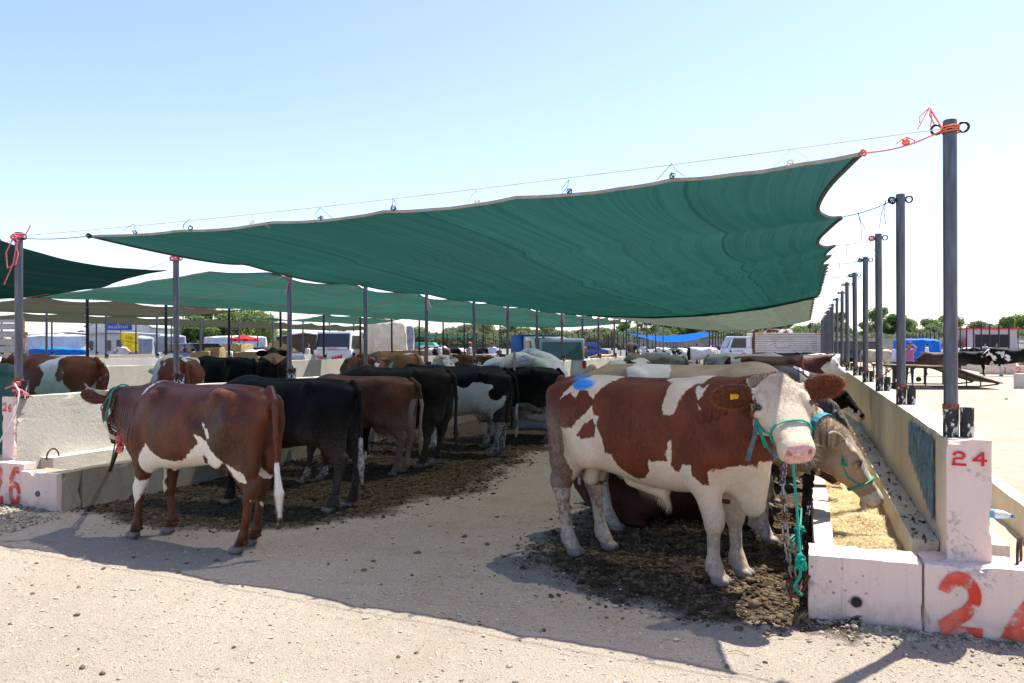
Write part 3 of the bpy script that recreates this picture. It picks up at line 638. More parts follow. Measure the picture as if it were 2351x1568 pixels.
def ex(mb):
    collar(mb, WR_X, PR[0][0], PR[0][1]-.07); tassel(mb, (WR_X-.11, PR[0][0], PR[0][1]+.09), .13, 4); mb.tube([(WR_X-.05, PR[0][0]-.05, PR[0][1]-.05), (WR_X-.11, PR[0][0], PR[0][1]+.09)], .006, 5)
    k = c0.lerp(Vector((WR_X, PR[0][0], PR[0][1])), .5); knot(mb, k-Vector((0, 0, .03)), .022); tassel(mb, k, .06, 3); knot(mb, c0, .02)
rope(catenary(c0, (WR_X-.05, PR[0][0]-.03, PR[0][1]-.06), .03), .005, M_ROPEO, 'orange twine tying the green net corner to the nearest right post', None, ex)
rope(catenary((WL_X, PL[0][0], PL[0][1]-.03), (WR_X-.05, PR[0][0]-.03, PR[0][1]-.05), .05, 30), .0035, M_ROPEW, 'thin pale line running along the front edge of the green net')
cL = Vector(G1[-1, 0])
rope(catenary(cL, (WL_X, PL[0][0], PL[0][1]-.05), .02), .004, M_ROPEB, 'black cord from the green net corner to the nearest left post', None, lambda mb: knot(mb, cL, .025))
for i in range(1, 12):
    X, Y, Z = WR_X, PR[i][0], PR[i][1]; j = int(np.argmin(np.abs(G1[0, :, 1]-Y))) if Y < 20.4 else None
    e = Vector(G1[0, j]) if j is not None else Vector(G2[0, int(np.argmin(np.abs(G2[0, :, 1]-Y)))])
    def ex(mb, e=e, X=X, Y=Y, Z=Z):
        knot(mb, (X-.07, Y, Z-.05), .03, 5, .004); tassel(mb, (X-.12, Y, Z-.04), .28, 2, .0035, .1); tassel(mb, e.lerp(Vector((X, Y, Z)), .25), .3, 2, .003, .08)
    rope(catenary(e, (X-.07, Y, Z-.05), .02), .004, [M_ROPEB, M_ROPEB, M_ROPEO][i % 3], f'cord tying the net edge to the {ordn[i]} right post', 'cords between net edge and right posts', ex)
for i in range(0, 12):
    X, Y, Z = WL_X, PL[i][0], PL[i][1]
    def ex(mb, X=X, Y=Y, Z=Z, i=i):
        collar(mb, X, Y, Z-.06, .046, 4, .006)
        knot(mb, (X, Y-.04, Z-.05), .045, 6, .005)
        if i % 2 == 0: tassel(mb, (X+.03, Y-.04, Z-.08), .5 if i == 0 else .35, 2, .006, .1)
        if i == 0:
            mb.tube([(X-.02, Y-.05, Z-.06), (X-.12, Y-.05, Z-.20), (X-.10, Y-.05, Z-.36), (X+.02, Y-.05, Z-.33), (X+.05, Y-.05, Z-.22), (X+.02, Y-.05, Z-.1)], .007, 5)
            mb.tube([(X, Y, Z-.04), (X+.12, Y-.02, Z-.02), (X+.2, Y-.03, Z+.07)], .006, 5)
    pts = catenary((X-.03, Y, Z-.05), (X-8.2, Y+1.2, 2.74), .42, 20)
    rope(pts, .0032, M_ROPEP, f'pink twine running under the faded net from the {ordn[i]} left post', 'pink twines tied to the left posts', ex)
for i in range(0, 9):
    s = Vector(G1[int(10+i*18), 0]); mb = MB(); knot(mb, s+Vector((0, -.01, .02)), .022, 3, .003); tassel(mb, s+Vector((0, -.02, .10)), .12, 2, .002, .12)
    o = mb.build('cord_knot', M_ROPEB if i % 3 else M_ROPEW, None, smooth=True); tag(o, f'{ordn[i]} frayed cord knot from the right along the front hem of the green net', 'knot', 'cord knots along the front hem')
for i in range(7):                                     # pale twines carrying the far net
    y_ = 21.5+2.6*i; rope(catenary((WR_X-.06, y_, 2.85), (WL_X+.06, y_+.4, 2.78), .36, 16), .003, M_ROPEO, f'{ordn[i]} thin orange line under the greyish net', 'thin lines under the greyish net', lambda mb, y_=y_: tassel(mb, (-2.2-.4*i, y_+.1, 2.46), .25, 2, .004))
def ex(mb):
    collar(mb, WL_X, PL[0][0], HL+.10, .05, 4, .008); collar(mb, WL_X, PL[0][0], HL+.05, .055, 2, .008); tassel(mb, (WL_X+.05, PL[0][0]-.05, HL+.06), .1, 4, .007, .2)
rope([(WL_X-.15, PL[0][0]-.03, HL+.08), (WL_X, PL[0][0]-.06, HL+.12), (WL_X+.2, PL[0][0]-.06, HL+.03)], .008, M_ROPEP, 'pink twine wound round the foot of the nearest left post', None, ex)
rope([(WL_X+.02, PL[0][0]-.06, HL+.13), (WL_X+.12, PL[0][0]-.09, HL+.06), (WL_X+.135, PL[0][0]-.12, HL-.1), (WL_X+.15, 5.72, .8), (WL_X+.02, 5.62, .5), (WL_X-.3, 5.5, .33), (WL_X-.8, 5.4, .12)], .009, M_ROPEW, 'pale rope hanging down the end of wall 26')
# ================================================================ BODIES: one continuous surface from blended volumes
class SDF:
    def __init__(s, lo, hi, h):
        s.h = h; s.lo = np.array(lo, float); s.n = np.ceil((np.array(hi)-s.lo)/h).astype(int)+1
        s.ax = [s.lo[i]+h*np.arange(s.n[i]) for i in range(3)]; s.D = np.full(s.n, 1.0, np.float32)
    def region(s, lo, hi):
        sl = []
        for i in range(3):
            a = int(max(0, math.floor((lo[i]-s.lo[i])/s.h))); b = int(min(s.n[i], math.ceil((hi[i]-s.lo[i])/s.h)+1))
            if b <= a: return None, None
            sl.append(slice(a, b))
        g = np.meshgrid(*[s.ax[i][sl[i]].astype(np.float32) for i in range(3)], indexing='ij', sparse=True)
        return tuple(sl), g
    def blend(s, sl, d, k, sub=False):
        D = s.D[sl]
        if sub:
            d = -d; hh = np.clip(.5-.5*(D-d)/k, 0, 1); s.D[sl] = D+(d-D)*hh+k*hh*(1-hh)
        else:
            hh = np.clip(.5+.5*(D-d)/k, 0, 1); s.D[sl] = D+(d-D)*hh-k*hh*(1-hh)
    def cap(s, a, b, ra, rb, k=.05, sy=1.0, sub=False):
        a = np.array(a, np.float32); b = np.array(b, np.float32); r = max(ra, rb)+k+2*s.h
        sl, g = s.region(np.minimum(a, b)-r, np.maximum(a, b)+r)
        if sl is None: return s
        ab = b-a; L = max(float(ab@ab), 1e-9); X, Y, Z = g
        t = np.clip(((X-a[0])*ab[0]+(Y-a[1])*ab[1]+(Z-a[2])*ab[2])/L, 0, 1)
        d = np.sqrt((X-a[0]-t*ab[0])**2+((Y-a[1]-t*ab[1])/sy)**2+(Z-a[2]-t*ab[2])**2)-(ra+(rb-ra)*t)
        s.blend(sl, d*min(1, sy) if sy < 1 else d, k, sub); return s
    def ell(s, c, r, k=.05, R=None, sub=False):
        c = np.array(c, np.float32); m = max(r)+k+2*s.h; sl, g = s.region(c-m, c+m)
        if sl is None: return s
        X, Y, Z = [gg-cc for gg, cc in zip(g, c)]
        if R is not None: X, Y, Z = (X*R[0][0]+Y*R[0][1]+Z*R[0][2], X*R[1][0]+Y*R[1][1]+Z*R[1][2], X*R[2][0]+Y*R[2][1]+Z*R[2][2])
        q = np.sqrt((X/r[0])**2+(Y/r[1])**2+(Z/r[2])**2); q2 = np.sqrt((X/r[0]**2)**2+(Y/r[1]**2)**2+(Z/r[2]**2)**2)
        s.blend(sl, q*(q-1)/np.maximum(q2, 1e-6), k, sub); return s
    def loft(s, o, R, st, k=.05, p=2.3):
        """st rows: t, centre u, half depth, half width ; frame rows of R = t axis, s axis, u axis"""
        st = np.array(st, float); o = np.array(o, float); R = np.array(R, float)
        cs = []
        for row in st:
            for ss in (-1, 1):
                for uu in (-1, 1): cs.append(o+R[0]*row[0]+R[1]*ss*row[3]+R[2]*(row[1]+uu*row[2]))
        cs = np.array(cs); m = k+3*s.h; sl, g = s.region(cs.min(0)-m, cs.max(0)+m)
        if sl is None: return s
        X, Y, Z = [gg-np.float32(cc) for gg, cc in zip(g, o)]
        T = X*R[0][0]+Y*R[0][1]+Z*R[0][2]; S = X*R[1][0]+Y*R[1][1]+Z*R[1][2]; U = X*R[2][0]+Y*R[2][1]+Z*R[2][2]
        T, S, U = np.broadcast_arrays(T, S, U)
        def ip(col):
            # smooth (monotone-ish) interpolation between stations
            tt = np.linspace(st[0, 0], st[-1, 0], 200); y = np.interp(tt, st[:, 0], st[:, col]); ker = np.hanning(17); ker /= ker.sum()
            y = np.convolve(np.pad(y, 8, 'edge'), ker, 'valid'); return np.interp(T, tt, y).astype(np.float32)
        c, dp, w = ip(1), ip(2), ip(3)
        q = (np.abs((U-c)/dp)**p+np.abs(S/w)**p)**(1/p); d = (q-1)*np.minimum(dp, w)
        end = np.maximum(st[0, 0]-T, T-st[-1, 0]); d = np.where(end > 0, np.sqrt(np.maximum(d, 0)**2+end**2), np.maximum(d, end*1.0) if False else d)
        s.blend(sl, d.astype(np.float32), k); return s
    def mesh(s):
        D = s.D; I = D < 0; n = D.shape
        cnt = np.zeros(tuple(x-1 for x in n), np.int8)
        for a in (0, 1):
            for b in (0, 1):
                for c in (0, 1): cnt += I[a:n[0]-1+a, b:n[1]-1+b, c:n[2]-1+c]
        act = np.argwhere((cnt > 0) & (cnt < 8)); idx = np.full(cnt.shape, -1, np.int32); idx[tuple(act.T)] = np.arange(len(act))
        P = np.zeros((len(act), 3)); N = np.zeros(len(act))
        for ax in range(3):
            o1, o2 = [(1, 2), (0, 2), (0, 1)][ax]
            for a in (0, 1):
                for b in (0, 1):
                    c0 = act.copy(); c0[:, o1] += a; c0[:, o2] += b; c1 = c0.copy(); c1[:, ax] += 1
                    d0 = D[tuple(c0.T)]; d1 = D[tuple(c1.T)]; m = (d0 < 0) != (d1 < 0); t = np.where(m, d0/np.where(m, d0-d1, 1), 0)
                    q = c0.astype(float); q[:, ax] += t; P += q*m[:, None]; N += m
        P = s.lo+s.h*P/N[:, None]; Q = []
        for ax in range(3):
            o1, o2 = [(1, 2), (2, 0), (0, 1)][ax]
            A = I[tuple(slice(0, -1) if i == ax else slice(1, -1) for i in range(3))]; B = I[tuple(slice(1, None) if i == ax else slice(1, -1) for i in range(3))]
            for flip, mm in ((False, A & ~B), (True, ~A & B)):
                e = np.argwhere(mm)
                if len(e) == 0: continue
                for i in range(3):
                    if i != ax: e[:, i] += 1
                def cell(a, b): c = e.copy(); c[:, o1] -= a; c[:, o2] -= b; return idx[tuple(c.T)]
                q = np.stack([cell(1, 1), cell(0, 1), cell(0, 0), cell(1, 0)], -1); Q.append(q[:, ::-1] if flip else q)
        return P, np.concatenate(Q)
def rotR(h, up):
    h = Vector(h).normalized(); up = Vector(up); up = (up-h*up.dot(h)).normalized(); s_ = up.cross(h)   # s = left side of the head
    return np.array([list(h), list(s_), list(up)])

def cow_sdf(h=.018, bulk=1.0, feet=None, poll=(1.12, 0, 1.42), hdir=(.62, 0, -.78), hup=(.78, 0, .62), hs=1.0, tail=None, bull=False, udder=False, neck=None, ears=None, deep=0.0, hero=False, depth_belly=-.05, lt=1.12, earw=1.0, earl=1.0, hwid=1.0, muzw=1.0, muzd=1.0):
    f = dict(rf=(.55, -.14), lf=(.60, .14), rh=(-.62, -.16), lh=(-.56, .16))
    if feet: f.update(feet)
    poll = np.array(poll, float); R = rotR(hdir, hup); B = bulk; EARS = {}
    lo = np.minimum(poll, poll+R[0]*.6*hs)-.38; hi = np.maximum(poll, poll+R[0]*.6*hs)+.38
    g = SDF((-1.12, min(-.55, lo[1]), -.01), (max(1.2, hi[0]), max(.55, hi[1]), max(1.5, min(hi[2], 1.8))), h)
    z0 = np.float32(0)
    st = [(-.89, 1.22, .10, .09), (-.80, 1.14, .21, .19*B), (-.62, 1.07, .315, .245*B), (-.42, 1.035, .365, .27*B), (-.2, 1.005, .375, .30*B), (.05, .975, .395, .325*B), (.28, .975, .405, .315*B), (.48, 1.0, .41, .265*B), (.64, 1.0, .36, .215*B), (.78, .98, .27, .165*B), (.88, .96, .17, .10*B)]
    st = [(a, b-depth_belly*.5*(1-abs(a)), c+depth_belly*.5*(1-abs(a)), d) for a, b, c, d in st]
    g.loft((0, 0, 0), [(1, 0, 0), (0, 1, 0), (0, 0, 1)], st, .02, 2.35)
    nk = neck or [(.55, 0, 1.16), (.82, poll[1]*.35, (1.16+poll[2])*.5-.06)]
    # neck: broad sheet from withers and brisket up to the poll and throat
    hb = poll-R[0]*(-.06)-R[2]*.10*hs
    thr = poll+R[0]*.13*hs-R[2]*.20*hs
    g.cap((.52, 0, 1.20), poll-R[2]*.09*hs-R[0]*.02, .20*B, .105*hs, .10, .9)
    g.cap((.62, 0, 1.02), tuple(thr), .23*B, .11*hs, .10, .85)
    g.cap((.70, 0, .86), tuple(thr*.35+np.array((.70, 0, .86))*.65), .17*B, .11, .10, .7)
    g.cap((.76, 0, .80), (.80, 0, .66-deep), .13, .075, .09, .55)                       # brisket
    if deep: g.cap((.80, 0, .68-deep), tuple(thr*.6+np.array((.80, 0, .70))*.4-np.array((0, 0, .10))), .05, .03, .07, .5)
    for s_ in (-1, 1):
        hk = f['rh'] if s_ < 0 else f['lh']; fk = f['rf'] if s_ < 0 else f['lf']; w = s_*.165*B
        # rump and thigh
        g.cap((-.45, s_*.19*B, 1.30), (-.80, s_*.10, 1.24), .07, .06, .09)
        g.cap((-.60, s_*.13*B, 1.08), (-.43, s_*.19*B, .82), .20*B, .115, .08)
        g.cap((-.74, s_*.11*B, 1.10), (-.72, (s_*.13*B+hk[1])*.5, .74), .125*B, .095*B, .08)
        hock = np.array((hk[0]-.125, hk[1]*.9+s_*.01, .53)); fet = np.array((hk[0]-.045, hk[1], .15))
        g.cap((-.56, s_*.165*B, .82), hock+(.035, 0, .03), .125*B, .055*lt, .07, .8)
        g.cap((-.72, s_*.135*B, .80), hock+(-.01, 0, .02), .075*B, .036*lt, .06, .8)
        g.cap(hock+(-.02, 0, .03), hock+(.03, 0, -.06), .046*lt, .047*lt, .03)
        g.cap(hock+(.01, 0, 0), fet, .040*lt, .034*lt, .03)
        g.cap(fet, (hk[0]+.0, hk[1], .075), .045*lt, .045*lt, .03)
        for e in (-1, 1): g.ell((hk[0]+.035, hk[1]+e*.026, .035), (.064, .030*lt, .038), .012)
        g.cap((hk[0]-.075, hk[1]-.02, .10), (hk[0]-.08, hk[1]+.02, .10), .014, .014, .015)
        # shoulder and front leg
        g.cap((.36, s_*.15*B, 1.26), (.60, s_*.19*B, .92), .09, .115*B, .09)
        g.cap((.60, s_*.18*B, .92), (.50, s_*.175*B, .74), .12*B, .105*B, .08)
        knee = np.array(((fk[0]+.54)*.5+.02, (fk[1]+s_*.15*B)*.5, .44)); ff = np.array((fk[0]-.01, fk[1], .14))
        g.cap((.525, s_*.165*B, .74), knee, .10*B*lt**.5, .055*lt, .06, .85)
        g.cap(knee+(.008, 0, .035), knee+(.006, 0, -.035), .053*lt, .048*lt, .03)
        g.cap(knee, ff, .037*lt, .033*lt, .028)
        g.cap(ff, (fk[0]+.02, fk[1], .07), .045*lt, .045*lt, .03)
        for e in (-1, 1): g.ell((fk[0]+.05, fk[1]+e*.027, .035), (.063, .031*lt, .038), .012)
        g.cap((fk[0]-.05, fk[1]-.02, .095), (fk[0]-.055, fk[1]+.02, .095), .014, .014, .015)
        g.cap(hock+(-.05, 0, .07), hock+(-.01, 0, -.02), .026*lt, .03*lt, .03)
        g.ell((-.43, s_*.215*B, 1.315), (.06, .045, .045), .06); g.ell((.75, s_*.15*B, .95), (.07, .06, .09), .05)
        g.cap((.30, s_*.375*B, 1.16), (.37, s_*.345*B, .72), .035, .045, .06, sub=True); g.cap((-.30, s_*.37*B, .92), (-.40, s_*.30*B, .70), .035, .03, .05, sub=True)
        g.cap((-.66, s_*.345*B, 1.05), (-.60, s_*.31*B, .78), .03, .03, .05, sub=True)
        g.ell((-.26, s_*.37*B, 1.17), (.15, .11, .13), .06, sub=True)                   # hollow of the flank
    g.cap((-.72, 0, 1.345), (.40, 0, 1.36), .035, .03, .07)
    if udder: g.ell((-.42, 0, .66), (.17, .12, .12), .06); [g.cap((-.42+a, b, .58), (-.42+a, b, .52), .02, .015, .02) for a in (-.07, .07) for b in (-.06, .06)]
    if bull:
        g.cap((-.50, 0, .74), (-.53, 0, .60), .06, .065, .03); g.cap((-.15, 0, .62), (.12, 0, .55), .05, .04, .06); g.cap((.12, 0, .56), (.16, 0, .47), .035, .018, .03)
    tl = tail or [(-.84, 0, 1.36), (-.93, 0, 1.27), (-.965, .01, 1.0), (-.95, .0, .70), (-.945, .0, .52), (-.95, 0, .36)]
    rt = [.04, .032, .024, .021, .036, .014]; mn = h*1.15
    for i in range(len(tl)-1): g.cap(tl[i], tl[i+1], max(rt[i], mn), max(rt[i+1], mn), .02)
    # head
    def H(t, s_, u): return poll+R[0]*t*hs+R[1]*s_*hs+R[2]*u*hs
    hw = [(-.05, -.085, .045, .065), (.0, -.09, .085, .105), (.08, -.105, .115, .125), (.17, -.12, .125, .132), (.26, -.115, .115, .117), (.35, -.10, .092, .093), (.44, -.088, .074, .081), (.50, -.082, .074, .090), (.555, -.080, .068, .086), (.585, -.080, .045, .060)]
    g.loft(poll, R, [(a*hs, (b if a < .46 else b-.074*(muzd-1))*hs, c*hs*(1 if a < .46 else muzd), d*hs*(hwid if a < .30 else (hwid+muzw)/2 if a < .46 else muzw)) for a, b, c, d in hw], .03*hs, 2.5)
    for s_ in (-1, 1):
        g.cap(H(.10, s_*.07, -.19), H(.24, s_*.06, -.20), .055*hs, .05*hs, .04*hs); g.cap(H(.24, s_*.055, -.20), H(.47, s_*.035, -.125), .045*hs, .035*hs, .04*hs)
        g.cap(H(.13, s_*.105*hwid, -.035), H(.20, s_*.112*hwid, -.028), .032*hs, .026*hs, .03*hs)                   # brow
        g.ell(H(.215, s_*.150*hwid, -.062), (.036*hs, .030*hs, .026*hs), .018, R, sub=True)
        g.ell(H(.215, s_*.128*hwid, -.066), (.032*hs,)*3, .008)
        g.cap(H(.27, s_*.10, -.09), H(.44, s_*.058, -.055), .025*hs, .02*hs, .04*hs)
        g.ell(H(.585, s_*.050*muzw, -.058), (.040*hs, .015*hs, .019*hs), .008, R, sub=True)
        # ear: a cupped leaf
        ed = ears[0 if s_ < 0 else 1] if ears else (-.10, .95, -.12)
        eh = R[0]*ed[0]+R[1]*ed[1]*s_+R[2]*ed[2]; Re = rotR(eh, R[0]*.75+R[2]*.5)
        root = H(.045, s_*.115*hwid, -.075); ce = root+Re[0]*.12*hs*earl
        EARS[s_] = (ce+Re[2]*.0, Re); g.cap(root, root+Re[0]*.05*hs, .035*hs, .035*hs, .03)
        g.ell(ce, (.128*hs*earl, .075*hs*earw, max(.030*hs, h*1.3)), .02, Re)
        g.ell(ce+Re[2]*.032*hs+Re[0]*.01, (.100*hs*earl, .052*hs*earw, .026*hs), .012, Re, sub=True)
    if hero:
        for s_ in (-1, 1): g.cap(H(.592, 0, -.148*muzd**.5), H(.55, s_*.075*muzw, -.155*muzd**.5), .006, .005, .010, sub=True)     # mouth
        g.cap(H(.53, -.03, -.165*muzd**.5), H(.53, .03, -.165*muzd**.5), .026, .026, .02)
    g.D[:, :, 0] = np.maximum(g.D[:, :, 0], .001)
    P, Q = g.mesh()
    L = P-poll; hc = np.stack([L @ R[0], L @ R[1], L @ R[2]], -1)/hs
    return dict(P=P, Q=Q, poll=poll, R=R, hs=hs, hc=hc, H=H, feet=f, udder=udder, hwid=hwid, muzw=muzw, hero=hero, ears=EARS)
def head_blend(c, a=-.02, w=.05, zlow=None):
    hc = c['hc']; d = hc[:, 0]-a
    inside = (hc[:, 0] > -.3) & (hc[:, 0] < .75) & (np.abs(hc[:, 1]) < .36) & (hc[:, 2] > -.34) & (hc[:, 2] < .25)
    return np.where(inside, np.clip(d/w, -1, 1), -1.0)
def poly_sd(P2, poly):
    """signed distance (inside positive) of points to a polygon"""
    poly = np.asarray(poly, float); n = len(poly); d = np.full(len(P2), 1e9); ins = np.zeros(len(P2), bool)
    for i in range(n):
        a = poly[i]; b = poly[(i+1) % n]; e = b-a; w = P2-a; t = np.clip((w @ e)/max(e @ e, 1e-12), 0, 1)
        d = np.minimum(d, ((w-t[:, None]*e)**2).sum(1))
        c = (a[1] > P2[:, 1]) != (b[1] > P2[:, 1]); xi = a[0]+(P2[:, 1]-a[1])*e[0]/(e[1] if abs(e[1]) > 1e-12 else 1e-12); ins ^= c & (P2[:, 0] < xi)
    return np.where(ins, 1, -1)*np.sqrt(d)

def coat_mat(name, base, dark, white=(.74, .70, .62), noise=(0, 1.5, 0), edge=.025, fur=34, rough=.62, dirtc=(.13, .10, .075), seed=0, furb=.35, skinc=(.62, .33, .28), spec=.24):
    """coat: attributes w (white, signed metres), d (darker), s (bare skin), m (dirt) are fields on the body; the shader breaks their edges up into hair"""
    m = NT(name); o = m.mapn(m.obj(), loc=(seed, seed*1.7, 0)); w = m.attr('w')
    hair = m.noise(m.mapn(o, (.5, 1, .22)), 95, 3, .7)
    big = m.noise(o, noise[1], 3, .5)
    f = m.math('ADD', w, m.math('MULTIPLY', m.math('SUBTRACT', m.noise(m.mapn(o, (1, 1, .6)), 26, 5, .75), .5), edge*3))
    f = m.math('ADD', f, m.math('MULTIPLY', m.math('SUBTRACT', hair, .5), edge*.9))
    if noise[0]: f = m.math('ADD', f, m.math('MULTIPLY', m.math('SUBTRACT', m.math('ADD', big, m.math('MULTIPLY', m.noise(o, noise[1]*3.3, 3), .22)), .61+noise[2]), noise[0]))
    wm = m.ramp(f, -.004, .006)
    lum = m.noise(m.mapn(o, (1.0, 1.0, .5)), 5, 4, .6)
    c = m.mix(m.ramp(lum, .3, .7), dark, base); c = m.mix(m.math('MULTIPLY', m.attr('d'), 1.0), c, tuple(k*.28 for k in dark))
    c = m.mix(m.math('MULTIPLY', m.ramp(hair, .4, .75), .35), c, tuple(min(1, k*1.6) for k in base))
    wc = m.mix(m.ramp(m.noise(o, 7, 4), .35, .7), white, tuple(k*.86 for k in white)); wc = m.mix(m.ramp(hair, .35, .6, .22, 0), wc, tuple(k*.6 for k in white))
    c = m.mix(wm, c, wc)
    sk = m.attr('s'); c = m.mix(m.ramp(m.math('ADD', sk, m.math('MULTIPLY', m.math('SUBTRACT', m.noise(o, 60, 3), .5), .3)), .45, .6), c, m.mix(m.ramp(m.noise(o, 45, 4), .4, .65), skinc, tuple(k*.75 for k in skinc)))
    dn = m.math('MULTIPLY', m.attr('m'), m.ramp(m.math('ADD', m.noise(o, 30, 5, .75), m.math('MULTIPLY', m.noise(o, 6, 3), .5)), .62, .82)); dn2 = m.math('MULTIPLY', m.attr('m'), .45)
    c = m.mix(m.math('MAXIMUM', dn, dn2), c, m.mix(m.noise(o, 50, 2), dirtc, tuple(k*1.8 for k in dirtc)))
    c = m.mix(m.attr('k'), c, (.035, .014, .010)); hoof = m.attr('h'); c = m.mix(hoof, c, m.mix(m.noise(m.mapn(o, (1, 1, 3)), 25, 3), (.10, .085, .075), (.27, .24, .21)))
    b = m.bump(m.math('ADD', m.math('MULTIPLY', hair, .6), m.math('MULTIPLY', m.noise(m.mapn(o, (1, 1, .5)), 14, 4, .65), .9)), furb, .010)
    fo = m.attr('f'); wv = m.node('ShaderNodeTexWave', wave_type='BANDS', bands_direction='X'); m.set(wv.inputs[0], m.mapn(o, (1, 0, .12))); wv.inputs['Scale'].default_value = 6.5; wv.inputs['Distortion'].default_value = 3.5; wv.inputs['Detail'].default_value = 2; wv.inputs['Detail Scale'].default_value = 1.2
    b = m.bump(m.math('MULTIPLY', fo, wv.outputs[1]), .9, .022, b)
    m.fin(c, rough, b, spec=spec, sheen=.02); m.b.inputs['Sheen Roughness'].default_value = .45
    return m.mat
def set_attr(me, name, v):
    a = me.attributes.new(name, 'FLOAT', 'POINT'); a.data.foreach_set('value', np.asarray(v, np.float32))
M_EYE = NT('cattle_eye').fin((.012, .008, .006), .06, spec=.8)
M_HORN = NT('horn_keratin'); M_HORN = M_HORN.fin(M_HORN.mix(M_HORN.ramp(M_HORN.noise(M_HORN.obj(), 9, 3), .3, .7), (.42, .36, .26), (.20, .16, .11)), .45)
M_HORND = plain('dark_horn', (.035, .03, .026), .4)
M_TAG = plain('yellow_ear_tag_plastic', (.85, .55, .02), .4)
def cow_obj(label, group, c, mat, w, loc, rz, scale=1.0, d=None, dirt=None, skin=None, horns=None, eartag=None, cat='cow', name='cow', face=None, zs=1.0, hoof=True):
    P = c['P']; me = quads_mesh(name, P, c['Q'], True); hc = c['hc']; n = len(P)
    set_attr(me, 'w', w(c) if callable(w) else w if w is not None else np.full(n, -1.0))
    set_attr(me, 'd', d(c) if callable(d) else np.zeros(n)); set_attr(me, 'm', dirt(c) if callable(dirt) else np.zeros(n))
    inh = (np.abs(hc[:, 1]) < .2) & (hc[:, 2] > -.3) & (hc[:, 2] < .1) & (hc[:, 0] < .75)
    nose = np.where(inh, smooth01(.535, .560, hc[:, 0]-.9*np.maximum(0, np.abs(hc[:, 1])-.066))*(hc[:, 2] > -.140), 0)
    if c['udder']: nose = np.maximum(nose, smooth01(.62, .55, P[:, 2])*(np.abs(P[:, 0]+.42) < .16)*(np.abs(P[:, 1]) < .10)*(P[:, 2] > .45))
    set_attr(me, 'f', smooth01(.50, .66, P[:, 0])*smooth01(.75, .9, P[:, 2])*smooth01(1.32, 1.15, P[:, 2])*(hc[:, 0] < .0)+.0*np.exp(-((P[:, 0]+.02)/.35)**2)*smooth01(.8, .95, P[:, 2])*smooth01(1.3, 1.15, P[:, 2]))
    set_attr(me, 's', nose*(skin if skin is not None else 1)); set_attr(me, 'h', smooth01(.075, .06, P[:, 2]) if hoof else np.zeros(n))
    H = c['H']; hs = c['hs']; k_ = np.zeros(n); mz = c.get('muzw', 1); eyes = []
    for s_ in (-1, 1):
        q = H(.575, s_*.050*mz, -.058); k_ = np.maximum(k_, smooth01(.020*hs, .010*hs, np.linalg.norm(P-q, axis=1)))
        q = H(.215, s_*.150*c.get('hwid', 1), .0 if c.get('hwid', 1) > 1.1 else -.03); i_ = int(np.argmin(np.linalg.norm(P-q, axis=1))); eyes.append(P[i_]); k_ = np.maximum(k_, .75*smooth01(.034*hs, .018*hs, np.linalg.norm((P-P[i_]) @ c['R'].T/np.array([1.25, 1, 1]), axis=1)))
    if c.get('hero'): k_ = np.maximum(k_, .6*smooth01(.008, .003, np.abs(hc[:, 2]+.148+.0))*(hc[:, 0] > .53)*inh*(np.abs(hc[:, 1]) < .08))
    set_attr(me, 'k', k_)
    t = link(name, me, None, mat, loc, (0, 0, rz)); t.scale = (scale, scale, scale*zs); tag(t, label, cat, group)
    H = c['H']; hs = c['hs']
    for s_ in (-1, 1):
        e_ = Vector(eyes[0 if s_ < 0 else 1]); inw = Vector(H(.22, 0, -.10))-e_; MB().ellipsoid(e_+inw.normalized()*.012*hs, (.0195*hs,)*3, 12, 8).build('eye', M_EYE, t, smooth=True)
    if horns:
        for s_, pts in zip((-1, 1), horns if isinstance(horns, tuple) else (horns, horns)):
            if pts is None: continue
            q = [H(a, s_*b, cc) for a, b, cc in pts]; k = len(q)
            dense = [Vector(q[0])]
            for i in range(k-1):
                for f in (.33, .66, 1): dense.append(Vector(q[i]).lerp(Vector(q[i+1]), f))
            for _ in range(3): dense = [dense[0]]+[(dense[i-1]+dense[i]*2+dense[i+1])/4 for i in range(1, len(dense)-1)]+[dense[-1]]
            m = len(dense); MB().tube(dense, [.035*hs*(1-.92*(i/(m-1))**1.1) for i in range(m)], 10).build('horn', M_HORN, t, smooth=True)
    if eartag is not None:
        s_ = eartag; p_, Re = c['ears'][s_]; p_ = p_+Re[2]*.008
        mb = MB(); Mx = Matrix([list(Re[1]), list(-Re[0]), list(Re[2])]).transposed()
        mb.prism([(-.018, -.024), (.018, -.024), (.016, .02), (.006, .03), (-.006, .03), (-.016, .02)], -.002, .002, Matrix.Translation(Vector(p_)) @ Mx.to_4x4()); mb.build('ear_tag', M_TAG, t)
    return t
HORN_UP = [(.0, .09, -.03), (-.01, .18, .0), (.0, .23, .07), (.03, .22, .14)]
HORN_FW = [(.0, .09, -.03), (.0, .19, -.01), (.05, .25, .05), (.12, .24, .13)]
